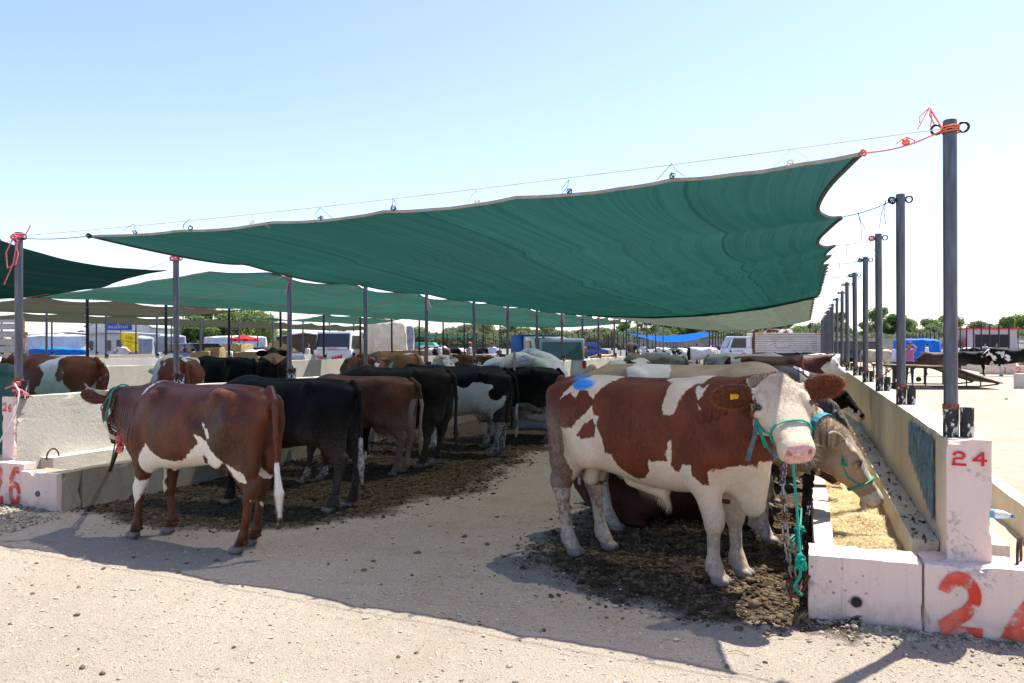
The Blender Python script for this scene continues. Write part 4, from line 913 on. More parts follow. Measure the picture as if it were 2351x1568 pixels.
# ================================================================ THE HERD
def frame(hind_l, front_l, hind_w, front_w, scale, toe=.06):
    a = Vector((front_l[0]-hind_l[0], front_l[1]-hind_l[1])); b = Vector((front_w.x-hind_w.x, front_w.y-hind_w.y))
    rz = math.atan2(b.y, b.x)-math.atan2(a.y, a.x); c, s = math.cos(rz), math.sin(rz)
    m_l = ((hind_l[0]+front_l[0])/2+toe, (hind_l[1]+front_l[1])/2); m_w = (hind_w+front_w)/2
    loc = Vector((m_w.x-scale*(m_l[0]*c-m_l[1]*s), m_w.y-scale*(m_l[0]*s+m_l[1]*c), 0)); return loc, rz
def wl(p, loc, rz, sc): d = Vector(p)-loc; c, s = math.cos(-rz), math.sin(-rz); return ((d.x*c-d.y*s)/sc, (d.x*s+d.y*c)/sc, d.z/sc)
def dl(v, rz): c, s = math.cos(-rz), math.sin(-rz); return (v[0]*c-v[1]*s, v[0]*s+v[1]*c, v[2])
def lw(p, loc, rz, sc): c, s = math.cos(rz), math.sin(rz); return Vector((loc.x+sc*(p[0]*c-p[1]*s), loc.y+sc*(p[0]*s+p[1]*c), loc.z+sc*p[2]))
def marks(c, loc, rz, sc, conv, near_y, polys):
    """coat markings surveyed on the flank: outlines are laid on the body's own side plane"""
    P2 = c['P'][:, [0, 2]]; nrm = Vector((-math.sin(rz), math.cos(rz), 0)); w = np.full(len(P2), -1.0)
    for which, sign, pts in polys:
        y_ = near_y if which == 'n' else -near_y*.5
        o = lw((0, y_, 0), loc, rz, sc); L = []
        for q in pts: X, Y = conv(*q); L.append([wl(on_plane(X, Y, o, nrm), loc, rz, sc)[i] for i in (0, 2)])
        d = poly_sd(P2, L)
        if which != 'n': d = np.where(c['P'][:, 1]*near_y < 0, d, -1)
        elif near_y: d = np.where((c['P'][:, 2] < .55) & (c['P'][:, 1]*near_y < 0), -1 if sign > 0 else -1, d)
        w = np.maximum(w, d) if sign > 0 else np.minimum(w, -d)
    return w
# ---- the big brown and white bull in front of the right trough
def zA(x, y): return ((1550+x/2.0909)/1.2756, (1000+y/2.0909)/1.2756)
BS = .985
hw_, fw_ = on_z(1322, 1278, .02), on_z(1662, 1348, .02)
BF = dict(rh=(-.60, -.15), rf=(.59, -.13), lh=(-.50, .17), lf=(.63, .15))
bl_, brz = frame(BF['rh'], BF['rf'], hw_, fw_, BS, .05); bl_.z = .025
pollw = on_d(1784, 872, 5.02)
bull = cow_sdf(h=.0095, bulk=.95, depth_belly=-.02, feet=BF, poll=wl(pollw, bl_, brz, BS), hdir=dl((.26, -.66, -.70), brz), hup=dl((.12, -.74, .66), brz), hs=.95, hwid=1.36, muzw=1.30, muzd=1.24, lt=1.26, bull=True, hero=True, deep=.10, ears=[(-.02, 1, .02), (-.02, 1, .04)], earw=1.15, earl=1.14,
    tail=[(-.84, .03, 1.36), (-.92, .06, 1.26), (-.94, .10, 1.0), (-.92, .12, .70), (-.92, .12, .52), (-.93, .12, .36)])
BULLP = [('n', 1, [(285, 170), (470, 170), (490, 195), (440, 250), (400, 290), (372, 362), (350, 305), (325, 290), (300, 312), (270, 345), (240, 315), (180, 350), (210, 290), (250, 250), (275, 210)]),
 ('n', 1, [(372, 390), (382, 450), (420, 460), (408, 520), (430, 560), (455, 600), (460, 680), (500, 690), (540, 780), (600, 830), (640, 850), (700, 830), (730, 800), (735, 705), (765, 735), (800, 730), (845, 730), (838, 690), (850, 620), (875, 600), (872, 690), (860, 760), (905, 805), (930, 750), (992, 760), (1000, 820), (1060, 875), (1090, 890), (1120, 870), (1170, 880), (1195, 850), (1178, 785), (1250, 830), (1300, 790), (1380, 765), (1440, 870), (1452, 860), (1425, 700), (1440, 640), (1530, 700), (1700, 1000), (1700, 1800), (60, 1800), (110, 1200), (190, 960), (235, 800), (200, 700), (205, 520), (270, 530), (300, 480), (340, 430)]),
 ('n', -1, [(300, 575), (335, 500), (380, 480), (410, 530), (392, 585), (330, 595)]),
 ('n', 1, [(750, 240), (820, 190), (1060, 190), (1010, 262), (960, 272), (930, 330), (900, 400), (880, 440), (832, 460), (808, 400), (820, 330), (800, 262)]),
 ('n', 1, [(985, 250), (1010, 300), (1046, 272), (1030, 340), (1010, 365), (985, 310)]), ('n', 1, [(1012, 388), (1034, 410), (1022, 440)])]
def bull_w(c):
    w = marks(c, bl_, brz, BS, zA, -.27, BULLP); P = c['P']; hc = c['hc']
    w = np.where((P[:, 2] < .52), np.maximum(w, .2), w)
    w = np.where((P[:, 0] > .60), np.clip((.80+(P[:, 0]-.60)*.12+vnoise(P*9, 2)*.06+vnoise(P*22, 5)*.02-P[:, 2])*.8, -1, .1), w)
    face = (hc[:, 0] > -.15) & (hc[:, 0] < .75) & (hc[:, 2] > -.32) & (hc[:, 2] < .2) & (np.abs(hc[:, 1]) < .42)
    fw = np.minimum(.21-np.abs(hc[:, 1]), np.minimum((hc[:, 0]+.08)*1.0, hc[:, 2]+.02+hc[:, 0]*1.6+.06))
    earz = (np.abs(hc[:, 1]) > .155) & (hc[:, 0] < .22) & (hc[:, 0] > -.14)
    fw = np.where(earz, .172-np.abs(hc[:, 1]), fw)
    return np.where(face & (fw > -.2), np.maximum(fw, np.where(earz, -1, w)), w)
M_BULL = coat_mat('bull_coat', (.128, .031, .010), (.072, .015, .006), (.62, .50, .365), skinc=(.66, .37, .33), furb=.5, edge=.02)
def bull_dirt(c):
    P = c['P']; d = smooth01(-.42, -.72, P[:, 0])*smooth01(1.25, 1.0, P[:, 2])*smooth01(.1, .4, P[:, 2])
    return np.clip(d*.95+smooth01(.66, .30, P[:, 2])*.62+smooth01(.12, .02, P[:, 2])*.5, 0, 1)
bullo = cow_obj('large brown and white bull, cream face towards us, beside the near right trough', 'cattle tied at the right trough', bull, M_BULL, bull_w, bl_, brz, BS, dirt=bull_dirt, eartag=-1, cat='bull', name='bull', d=lambda c: .55*(np.abs(c['hc'][:, 1]) > .17)*(np.abs(c['hc'][:, 1]) < .45)*(c['hc'][:, 0] > -.14)*(c['hc'][:, 0] < .24)*(c['hc'][:, 2] > -.25)*(c['hc'][:, 2] < .12))  # ears darkened so the paler hair reads as a sunlit rim
# blue dye on the rump
me = bullo.data; P = bull['P']; ctr = wl(on_plane(*zA(328, 262), lw((0, -.22, 0), bl_, brz, BS), Vector((-math.sin(brz), math.cos(brz), 0))), bl_, brz, BS)
dd = np.sqrt(((P[:, 0]-ctr[0])/.095)**2+((P[:, 2]-ctr[2])/.042)**2+((P[:, 1]+.2)/.2)**2*0); spot = smooth01(1.15, .85, dd)*(P[:, 1] < .0)
ridge = smooth01(.10, .05, np.abs(P[:, 0]+.58))*smooth01(1.36, 1.385, P[:, 2])*.8
set_attr(me, 'b', np.maximum(spot, ridge))
def add_dye(mat, col=(.03, .22, .58)):
    t = mat.node_tree; b = t.nodes['Principled BSDF']; src = b.inputs['Base Color'].links[0].from_socket
    a = t.nodes.new('ShaderNodeAttribute'); a.attribute_name = 'b'; mx = t.nodes.new('ShaderNodeMix'); mx.data_type = 'RGBA'
    t.links.new(a.outputs['Fac'], mx.inputs[0]); t.links.new(src, mx.inputs[6]); mx.inputs[7].default_value = (*col, 1); t.links.new(mx.outputs[2], b.inputs['Base Color'])
add_dye(M_BULL)
# hair: tufts on poll, brow, ears, chin whiskers, sheath
def hair_mesh(name, roots, dirs, lens, width, mat, parent, bend=(0, 0, -.4), seg=3, curl=0.0, seed=0):
    r = np.random.default_rng(seed); n = len(roots); t = np.linspace(0, 1, seg+1); bend = np.array(bend)
    side = np.cross(dirs, r.normal(size=(n, 3))); side /= np.linalg.norm(side, axis=1)[:, None]; s2 = np.cross(side, dirs)
    V = []
    for k, tt in enumerate(t):
        c = roots+dirs*(lens*tt)[:, None]+bend[None]*(lens*tt**2)[:, None]+s2*(np.sin(tt*5+r.uniform(0, 6, n)*0+seed)*curl*lens*tt)[:, None]
        wv = side*(width*(1-tt*.85))[:, None]*.5; V += [c-wv, c+wv]
    V = np.stack(V, 1); b = (np.arange(n)*(2*(seg+1)))[:, None]; Q = []
    for k in range(seg): Q.append(np.stack([b[:, 0]+2*k, b[:, 0]+2*k+1, b[:, 0]+2*k+3, b[:, 0]+2*k+2], -1))
    o = link(name, quads_mesh(name, V.reshape(-1, 3), np.concatenate(Q), False), parent, mat); return o
def normals(c):
    P, Q = c['P'], c['Q']; fn = np.cross(P[Q[:, 2]]-P[Q[:, 0]], P[Q[:, 3]]-P[Q[:, 1]]); N = np.zeros_like(P)
    for k in range(4): np.add.at(N, Q[:, k], fn)
    return N/np.maximum(np.linalg.norm(N, axis=1), 1e-9)[:, None]
def fur(c, mask, n, ln, wd, name, mat, parent, lean, seed, curl=.0, bend=(0, 0, -.3), spread=.35):
    r = np.random.default_rng(seed); N = normals(c); p = np.clip(mask, 0, 1); p = p/p.sum(); i = r.choice(len(p), n, p=p)
    roots = c['P'][i]+r.normal(size=(n, 3))*.004; L = np.array(lean); d = N[i]+L+r.normal(size=(n, 3))*spread; d /= np.linalg.norm(d, axis=1)[:, None]
    return hair_mesh(name, roots-N[i]*.003, d, ln*r.uniform(.5, 1.2, n), np.full(n, wd), mat, parent, bend, 3, curl, seed)
def hairmat(name, a, b):
    m = NT(name); return m.fin(m.mix(m.ramp(m.noise(m.obj(), 40, 3), .35, .65), a, b), .55, spec=.25, sheen=.1)
M_HC = hairmat('cream_hair', (.58, .46, .33), (.68, .58, .45)); M_HR = hairmat('russet_sunlit_hair', (.34, .11, .035), (.20, .055, .018)); M_HG = hairmat('tan_hair', (.45, .33, .22), (.58, .46, .34))  # russet lightened so the ear hair carries a painted sunlit rim
def on_head(c, t0, t1, s1, top=-.12, s0=0): hc = c['hc']; return (np.hypot(hc[:, 0]-.225, np.abs(hc[:, 1])-.135*c.get('hwid', 1)) > .05)*((hc[:, 0] > t0) & (hc[:, 0] < t1) & (np.abs(hc[:, 1]) < s1) & (np.abs(hc[:, 1]) >= s0) & (hc[:, 2] > top) & (hc[:, 2] < .2)).astype(float)
Rb = bull['R']
fur(bull, on_head(bull, -.14, .38, .16, -.10)*np.clip(1.1-4.5*np.maximum(0, bull['hc'][:, 0]), .0, 1), 9000, .026, .0016, 'poll_hair', M_HC, bullo, Rb[0]*3.0, 3, .30, bend=(0, 0, -.25), spread=1.1)
fur(bull, on_head(bull, .05, .46, .16, -.14), 5000, .012, .0012, 'face_hair', M_HC, bullo, Rb[0]*4, 4, spread=.6)
hc = bull['hc']; earm = ((np.abs(hc[:, 1]) > .185) & (np.abs(hc[:, 1]) < .45) & (hc[:, 0] > -.14) & (hc[:, 0] < .24) & (hc[:, 2] > -.25) & (hc[:, 2] < .12)).astype(float)
for s_ in (-1, 1): fur(bull, earm*(hc[:, 1]*s_ > 0), 5500, .022, .002, 'ear_hair', M_HR, bullo, Rb[1]*s_*.8, 5+s_, spread=.5)
hcw = on_head(bull, .49, .60, .14, -.4); fur(bull, hcw, 130, .07, .0012, 'whiskers', M_HC, bullo, (0, 0, 0), 9, spread=.3)
fur(bull, ((bull['P'][:, 2] < .53) & (bull['P'][:, 2] > .44) & (np.abs(bull['P'][:, 1]) < .06) & (bull['P'][:, 0] > .05) & (bull['P'][:, 0] < .25)).astype(float), 260, .045, .0022, 'sheath_hair', M_HG, bullo, (0, 0, -2.5), 10, spread=.2)

# ---- halter, collar and chains of the bull (its own local space)
def ring_on(c, t, off, n=28, tilt=0.0, su=None):
    """a loop lying on the head surface at distance t from the poll"""
    out = []
    Hc = c['H']
    hcx = c['hc']; sel = (np.abs(hcx[:, 0]-t-0.0) < .06) & (np.abs(hcx[:, 1]) < .2) & (hcx[:, 2] > -.34) & (hcx[:, 2] < .06); P_ = hcx[sel]
    cu = -.10
    for k in range(n):
        a = 2*math.pi*k/n; dv = np.array([math.cos(a), math.sin(a)]); tt = t+tilt*(-math.sin(a))
        q = P_[np.abs(P_[:, 0]-tt) < .018]
        if len(q) < 8: q = P_
        pr = (q[:, 1]*dv[0]+(q[:, 2]-cu)*dv[1]); pe = np.abs(-q[:, 1]*dv[1]+(q[:, 2]-cu)*dv[0]); ok = pe < .02
        r = pr[ok].max() if ok.any() and pr[ok].max() > .02 else .08
        out.append(Hc(tt, dv[0]*(r+off), cu+dv[1]*(r+off)))
    return out
ht = MB(); ht.tube(ring_on(bull, .385, .006, tilt=.03), .0075, 6, closed=True)
Hb = bull['H']
for s_ in (-1, 1):
    ht.tube([Hb(.385, s_*.105, -.12), Hb(.30, s_*.148, -.15), Hb(.20, s_*.178, -.14), Hb(.12, s_*.175, -.13), Hb(.06, s_*.16, -.18), Hb(.0, s_*.12, -.22)], .007, 6)
for k in range(3): knot(ht, Hb(.22, -.158, -.15), .024, 4, .007)
ht.tube([Hb(.23, -.165, -.15), Hb(.30, -.175, -.14), Hb(.36, -.16, -.16), Hb(.41, -.15, -.17)], .007, 5); ht.tube([Hb(.23, -.165, -.16), Hb(.31, -.165, -.18), Hb(.40, -.16, -.20)], .006, 5)
ht.build('rope_halter', M_ROPEG, bullo, smooth=True)
M_LEATHER = plain('worn_teal_strap', (.10, .17, .16), .6, var=.3, scale=30)
def strap(name, pts, w, mat, parent, side):
    mb = MB(); pts = [Vector(p_) for p_ in pts]; sd = Vector(side).normalized(); vs = []
    for i, p_ in enumerate(pts):
        t = (pts[min(i+1, len(pts)-1)]-pts[max(i-1, 0)]).normalized(); b = (sd-t*sd.dot(t)).normalized(); n_ = t.cross(b).normalized()*.003
        vs += [p_+b*w/2+n_, p_-b*w/2+n_, p_-b*w/2-n_, p_+b*w/2-n_]
    mb.add(vs, [(4*i+a, 4*i+(a+1) % 4, 4*i+4+(a+1) % 4, 4*i+4+a) for i in range(len(pts)-1) for a in range(4)]+[(0, 1, 2, 3), tuple(len(vs)-4+k for k in range(4))])
    return mb.build(name, mat, parent)
th = Hb(.13, 0, -.30); 
strap('collar', [Hb(.02, -.150, -.11), Hb(.10, -.160, -.19), Hb(.22, -.150, -.27), Hb(.36, -.10, -.31), Hb(.42, -.03, -.33)], .032, M_LEATHER, bullo, Rb[0])
strap('collar', [Hb(.18, -.165, -.20), Hb(.26, -.19, -.25), Hb(.34, -.235, -.29), Hb(.42, -.27, -.30)], .028, M_LEATHER, bullo, Rb[0]*.3+Rb[1])
M_CHAIN = NT('galvanised_chain'); M_CHAIN = M_CHAIN.fin(M_CHAIN.mix(M_CHAIN.ramp(M_CHAIN.noise(M_CHAIN.pos(), 14, 3), .45, .6), (.28, .27, .26), (.13, .065, .035)), .45, metal=.75)
M_CHAINR = NT('rusty_chain').fin((.10, .045, .028), .7, metal=.3)
_link = {}
def chain(pts, label, mat=None, ll=.052, r=.0055, group=None, parent_root=None):
    root = empty('chain', pts[0], 0, label, 'chain', group); pts = [Vector(p_) for p_ in pts]
    key = (ll, r, mat.name)
    if key not in _link:
        o_ = []; hw, hl = ll*.24, ll*.5-ll*.24+r
        for k in range(16):
            a = 2*math.pi*k/16; o_.append((hw*math.cos(a), 0, hw*math.sin(a)+(hl if math.sin(a) > 0 else -hl)))
        _link[key] = MB().tube(o_, r, 6, closed=True).mesh('link', True); _link[key].materials.append(mat)
    L = [0]
    for a, b in zip(pts, pts[1:]): L.append(L[-1]+(b-a).length)
    st = ll*.80; n = int(L[-1]/st)
    for i in range(n):
        s_ = i*st+st/2; j = max(k for k in range(len(L)) if L[k] <= s_); j = min(j, len(pts)-2); f = (s_-L[j])/(L[j+1]-L[j]); p_ = pts[j].lerp(pts[j+1], f); t = (pts[j+1]-pts[j]).normalized()
        R_ = t.to_track_quat('Z', 'X').to_matrix() @ Matrix.Rotation(math.pi/2*(i % 2)+.25, 3, 'Z')
        o = bpy.data.objects.new('link', _link[key]); COL.objects.link(o); o.parent = root; o.location = p_-pts[0]; o.rotation_euler = R_.to_euler()
    return root
def W(p_): return lw(p_, bl_, brz, BS)
cb = W(Hb(.43, -.03, -.345)); g0 = on_d(1832, 1378, 4.78)
c_pts = [cb, on_d(1796, 1108, 4.72), on_d(1800, 1160, 4.7), on_d(1803, 1230, 4.68), on_d(1812, 1290, 4.66), Vector(on_d(1824, 1330, 4.66))]
chain(c_pts, 'galvanised chain hanging from the collar of the brown and white bull', M_CHAIN, .060, .0062)
q1 = on_d(1824, 1330, 4.66); chain([q1, on_d(1812, 1345, 4.62), on_d(1815, 1368, 4.6), on_d(1835, 1362, 4.62), on_d(1848, 1335, 4.66), on_d(1860, 1305, 4.72), (.015, 5.15, .22)], 'rusty end of the chain fixed low on the near trough', M_CHAINR, .055, .006)
hr0 = W(Hb(.565, -.03, -.14)); pts = catenary(hr0, on_d(1838, 1300, 4.63), -.02, 12)
def ex(mb):
    k0 = on_d(1838, 1282, 4.63)
    for j in range(3): knot(mb, k0-Vector((0, 0, .022*j)), .028, 4, .0085)
    a = on_d(1838, 1300, 4.63); b = on_d(1822, 1345, 4.62); mb.tube([a, a.lerp(b, .5)+Vector((.015, 0, 0)), b], .009, 6)
    for j in range(12): mb.tube([b, b+Vector((random.uniform(-.05, .05), random.uniform(-.02, .02), -random.uniform(.03, .055)))], .003, 4)
rope(pts, .0085, M_ROPEG, 'green lead rope hanging straight down from the muzzle of the bull', None, ex)

# ---- the tan cow with its head in the trough
TS = 1.05
TF = dict(rh=(-.62, -.12), rf=(.58, -.12), lh=(-.52, .16), lf=(.50, .14))
tl_, trz = frame(TF['rh'], TF['rf'], on_z(1418, 1222), on_z(1775, 1252), TS, .05)
tp = on_d(1946, 1000, 5.88); tm_ = on_d(2006, 1098, 5.82)-tp
tan = cow_sdf(h=.0115, feet=TF, poll=wl(tp, tl_, trz, TS), hdir=dl(tuple(tm_), trz), hup=dl((.86, .05, .50), trz), hs=.87, hwid=1.10, muzd=1.1, hero=True, earw=.95, ears=[(-.62, .72, -.25), (-.3, .9, -.1)], deep=.05)
M_TAN = coat_mat('tan_coat', (.38, .275, .175), (.27, .19, .115), (.70, .64, .54), furb=.45, skinc=(.60, .36, .31))
def tan_w(c):
    P = c['P']; hc = c['hc']; n = vnoise(P*5, 4)*.05
    w = .16-np.abs(P[:, 0]+.30)+n; w = np.where(P[:, 2] < 1.15, -.5, w)
    fc = np.minimum(hc[:, 2]+.055+n, .11-np.abs(hc[:, 1])); fc = np.maximum(fc, np.minimum((hc[:, 0]-.46)*1.5, .3))
    w = np.where((np.abs(hc[:, 1]) < .2) & (hc[:, 0] > -.02) & (hc[:, 0] < .7) & (hc[:, 2] > -.3), np.maximum(w, fc), w)
    return np.where(P[:, 2] < .55, np.maximum(w, (.42-P[:, 2])), w)
tano = cow_obj('tan cow with a teal collar, head lowered into the straw of the near trough', 'cattle tied at the right trough', tan, M_TAN, tan_w, tl_, trz, TS, dirt=lambda c: smooth01(.75, .35, c['P'][:, 2])*.7, name='cow')
Rt = tan['R']; Ht = tan['H']
fur(tan, on_head(tan, -.10, .30, .10, -.06)*np.clip(1.1-2.8*np.maximum(0, tan['hc'][:, 0]), 0, 1), 5000, .026, .0016, 'poll_hair', M_HC, tano, Rt[0]*1.6, 13, .35, spread=.6)
fur(tan, ((tan['hc'][:, 0] < .0) & (tan['hc'][:, 0] > -.55) & (tan['hc'][:, 2] > -.16) & (np.abs(tan['hc'][:, 1]) < .10)).astype(float), 3000, .024, .0018, 'mane_hair', M_HG, tano, -Rt[0]*1.2, 14, .2)
ht = MB().tube(ring_on(tan, .375, .006), .007, 6, closed=True)
ht.tube([Ht(.375, -.094, -.12), Ht(.27, -.125, -.17), Ht(.15, -.14, -.15), Ht(.06, -.13, -.10)], .007, 6); ht.tube([Ht(.15, -.145, -.15), Ht(.12, -.165, -.12), Ht(.19, -.165, -.13), Ht(.15, -.145, -.15)], .007, 5)
ht.build('rope_halter', M_ROPEG, tano, smooth=True)
Pn = tan['P']; nk0 = np.array(tan['poll'])-Rt[0]*.10
ringp = []
ax = np.array([.62, 0, -.55]); ax = np.array(Vector(np.array(tan['poll'])-np.array([.55, 0, 1.1])).normalized()); cc = np.array(tan['poll'])-ax*.14-Rt[2]*.09
u_ = np.array([0, 1., 0]); u_ -= ax*(u_ @ ax); u_ /= np.linalg.norm(u_); v_ = np.cross(ax, u_)
for k in range(26):
    a = 2*math.pi*k/26; dv = u_*math.cos(a)+v_*math.sin(a); q = Pn-cc; al = q @ ax; ok = np.abs(al) < .03; q = q[ok]; pe = np.linalg.norm(np.cross(q, dv), axis=1); pr = q @ dv; m_ = (pe < .03) & (pr > 0) & (pr < .40)
    ringp.append(cc+dv*((pr[m_].max() if m_.any() else .17)+.006))
strap('collar', ringp+ringp[:1], .058, plain('teal_webbing', (.03, .22, .26), .7, scale=25, var=.25), tano, ax)
chain([lw(ringp[min(range(26), key=lambda k: ringp[k][2])], tl_, trz, TS), (.01, 6.0, .44), (-.01, 5.95, .30), (-.01, 5.9, .12)], 'dark chain from the tan cow collar down the side of the trough', M_STEELD, .05, .006)
kk = Vector((-.04, 5.92, .35))
def ex(mb):
    for j in range(3): knot(mb, kk, .03, 4, .008); 
    tassel(mb, kk, .2, 6, .006, .1)
rope(catenary((-.03, 6.05, .48), kk, .02)+[Vector((-.10, 5.85, .30))], .008, M_ROPEG, 'green rope knotted beside the chain of the tan cow', None, ex)

# ---- left row: C1 brown heifer
def zB(x, y): return ((150+x/2.4125)/1.2756, (1050+y/2.4125)/1.2756)
CS = .90
CF = dict(lh=(-.62, .14), rh=(-.52, -.12), lf=(.66, .15), rf=(.52, -.13))
cl_, crz = frame(CF['lh'], CF['lf'], on_z(560, 1274), on_z(292, 1234), CS, .04)
pw = on_d(272, 915, 7.15)
c1 = cow_sdf(h=.0115, lt=1.02, feet=CF, poll=wl(pw, cl_, crz, CS), hdir=dl((-.42, .42, -.80), crz), hup=dl((-.40, .62, .6), crz), hs=.92, hero=True, udder=False, bulk=.95, ears=[(-.1, .95, .0), (-.25, .9, .0)],
    tail=[(-.84, 0, 1.37), (-.93, .05, 1.28), (-.96, .07, 1.0), (-.96, .05, .72), (-.975, .04, .52), (-.99, .05, .33)], depth_belly=-.10)
C1P = [('n', 1, [(622, 740), (628, 695), (668, 632), (700, 680), (760, 730), (820, 755), (900, 750), (960, 700), (1010, 655), (1045, 640), (1020, 570), (1060, 590), (1100, 620), (1160, 690), (1215, 765), (1100, 850), (1000, 850), (700, 860), (630, 850)]),
 ('n', -1, [(1005, 780), (1060, 712), (1112, 738), (1060, 782)]), ('n', 1, [(588, 300), (600, 260), (648, 205), (628, 270), (600, 305)]), ('n', 1, [(1060, 490), (1085, 510), (1130, 600), (1105, 600), (1075, 520)]),
 ('n', 1, [(528, 830), (590, 890), (625, 880), (600, 925), (575, 1000), (550, 1040), (508, 1165), (520, 1080), (540, 1000), (532, 930)]),
 ('n', 1, [(1222, 775), (1330, 850), (1338, 918), (1290, 905), (1248, 850)]), ('n', 1, [(1350, 1035), (1382, 1080), (1372, 1180), (1360, 1240), (1322, 1292), (1345, 1230), (1350, 1130)]),
 ('f', 1, [(780, 780), (855, 780), (832, 880), (852, 930), (790, 970), (772, 900)]), ('f', 1, [(1500, 1020), (1532, 1100), (1522, 1180), (1490, 1255), (1500, 1150)])]
def c1_w(c):
    w = marks(c, cl_, crz, CS, zB, .26, C1P); P = c['P']; hc = c['hc']
    w = np.where((P[:, 0] < -.90) & (P[:, 2] < .80), np.maximum(w, (.78-P[:, 2])*.5), w)
    f = np.minimum(.05-np.abs(hc[:, 1])+np.maximum(0, hc[:, 0]-.12)*.6, hc[:, 0]-.02); f = np.minimum(f, (.50-hc[:, 0])*1.0)
    return np.where((np.abs(hc[:, 1]) < .17) & (hc[:, 0] > 0) & (hc[:, 0] < .7) & (hc[:, 2] > -.3), np.maximum(w, f), w)
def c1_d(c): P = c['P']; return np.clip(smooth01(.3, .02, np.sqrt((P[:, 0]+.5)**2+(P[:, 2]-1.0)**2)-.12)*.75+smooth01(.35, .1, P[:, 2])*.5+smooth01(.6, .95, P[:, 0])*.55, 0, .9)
M_C1 = coat_mat('mahogany_coat', (.118, .030, .009), (.040, .010, .004), (.76, .68, .56), furb=.3, rough=.45, edge=.02, spec=.30)
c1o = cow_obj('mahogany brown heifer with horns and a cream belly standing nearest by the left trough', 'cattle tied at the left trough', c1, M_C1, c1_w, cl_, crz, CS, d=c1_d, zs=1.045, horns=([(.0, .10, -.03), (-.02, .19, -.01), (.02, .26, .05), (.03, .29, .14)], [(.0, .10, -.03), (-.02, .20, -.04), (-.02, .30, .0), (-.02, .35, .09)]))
R1 = c1['R']; H1 = c1['H']; hc1 = c1['hc']
fur(c1, ((np.abs(hc1[:, 1]) > .15) & (np.abs(hc1[:, 1]) < .42) & (hc1[:, 0] > -.14) & (hc1[:, 0] < .2) & (hc1[:, 2] > -.2) & (hc1[:, 2] < .1)).astype(float), 2500, .018, .002, 'ear_hair', M_HR, c1o, R1[1]*.6, 21)
mt = ((c1['P'][:, 0] < -.9) & (c1['P'][:, 2] < .62)).astype(float); fur(c1, mt, 350, .045, .002, 'tail_hair', M_HC, c1o, (0, 0, -3.5), 22, .15, spread=.2)
def neck_ring(c, back, up, off, n=26, tilt=(0, 0, 0)):
    Pn = c['P']; ax = np.array(Vector(np.array(c['poll'])-np.array([.55, 0, 1.14])).normalized())+np.array(tilt); ax /= np.linalg.norm(ax); cc = np.array(c['poll'])-ax*back-c['R'][2]*up
    u_ = np.array([0, 1., 0]); u_ -= ax*(u_ @ ax); u_ /= np.linalg.norm(u_); v_ = np.cross(ax, u_); out = []
    for k in range(n):
        a = 2*math.pi*k/n; dv = u_*math.cos(a)+v_*math.sin(a); q = Pn-cc; q = q[np.abs(q @ ax) < .03]; pe = np.linalg.norm(np.cross(q, dv), axis=1); pr = q @ dv; m_ = (pe < .03) & (pr > 0) & (pr < .45)
        out.append(cc+dv*((pr[m_].max() if m_.any() else .17)+off))
    return out
nr = neck_ring(c1, .06, .10, .009); MB().tube(nr, .0075, 6, closed=True).tube([H1(.2, .14, -.1), H1(.1, .15, -.14), tuple(nr[4])], .007, 5).build('rope_halter', M_ROPEG, c1o, smooth=True)
nr2 = neck_ring(c1, .12, .10, .010); nrw = [lw(p_, cl_, crz, CS) for p_ in nr2]; chain(nrw+nrw[:1], 'dark chain round the neck of the mahogany heifer', M_CHAINR, .05, .006)
lowp = min(nrw, key=lambda p_: p_.z); tie = Vector((WL_X+.80, 6.35, .30))
chain([lowp, lowp.lerp(tie, .5)-Vector((0, 0, .02)), tie], 'rusty chain from the mahogany heifer down to the left trough lip', M_CHAINR, .05, .006)
def ex(mb):
    for j in range(3): knot(mb, tie+Vector((0, 0, .02)), .03, 4, .008)
    tassel(mb, tie, .12, 5, .006, .05)
rope(catenary(lowp+Vector((-.03, -.02, .05)), tie+Vector((0, 0, .02)), .03), .008, M_ROPEG, 'green rope from the heifer halter tied to the left trough lip', None, ex)
def pk(mb):
    for j in range(3): knot(mb, lowp+Vector((0, -.02, -.06*j)), .035, 5, .007)
mb = MB(); pk(mb); o = mb.build('twine_knot', M_ROPEP, None, smooth=True); tag(o, 'faded pink twine knotted on the chain under the heifer chin', 'twine')

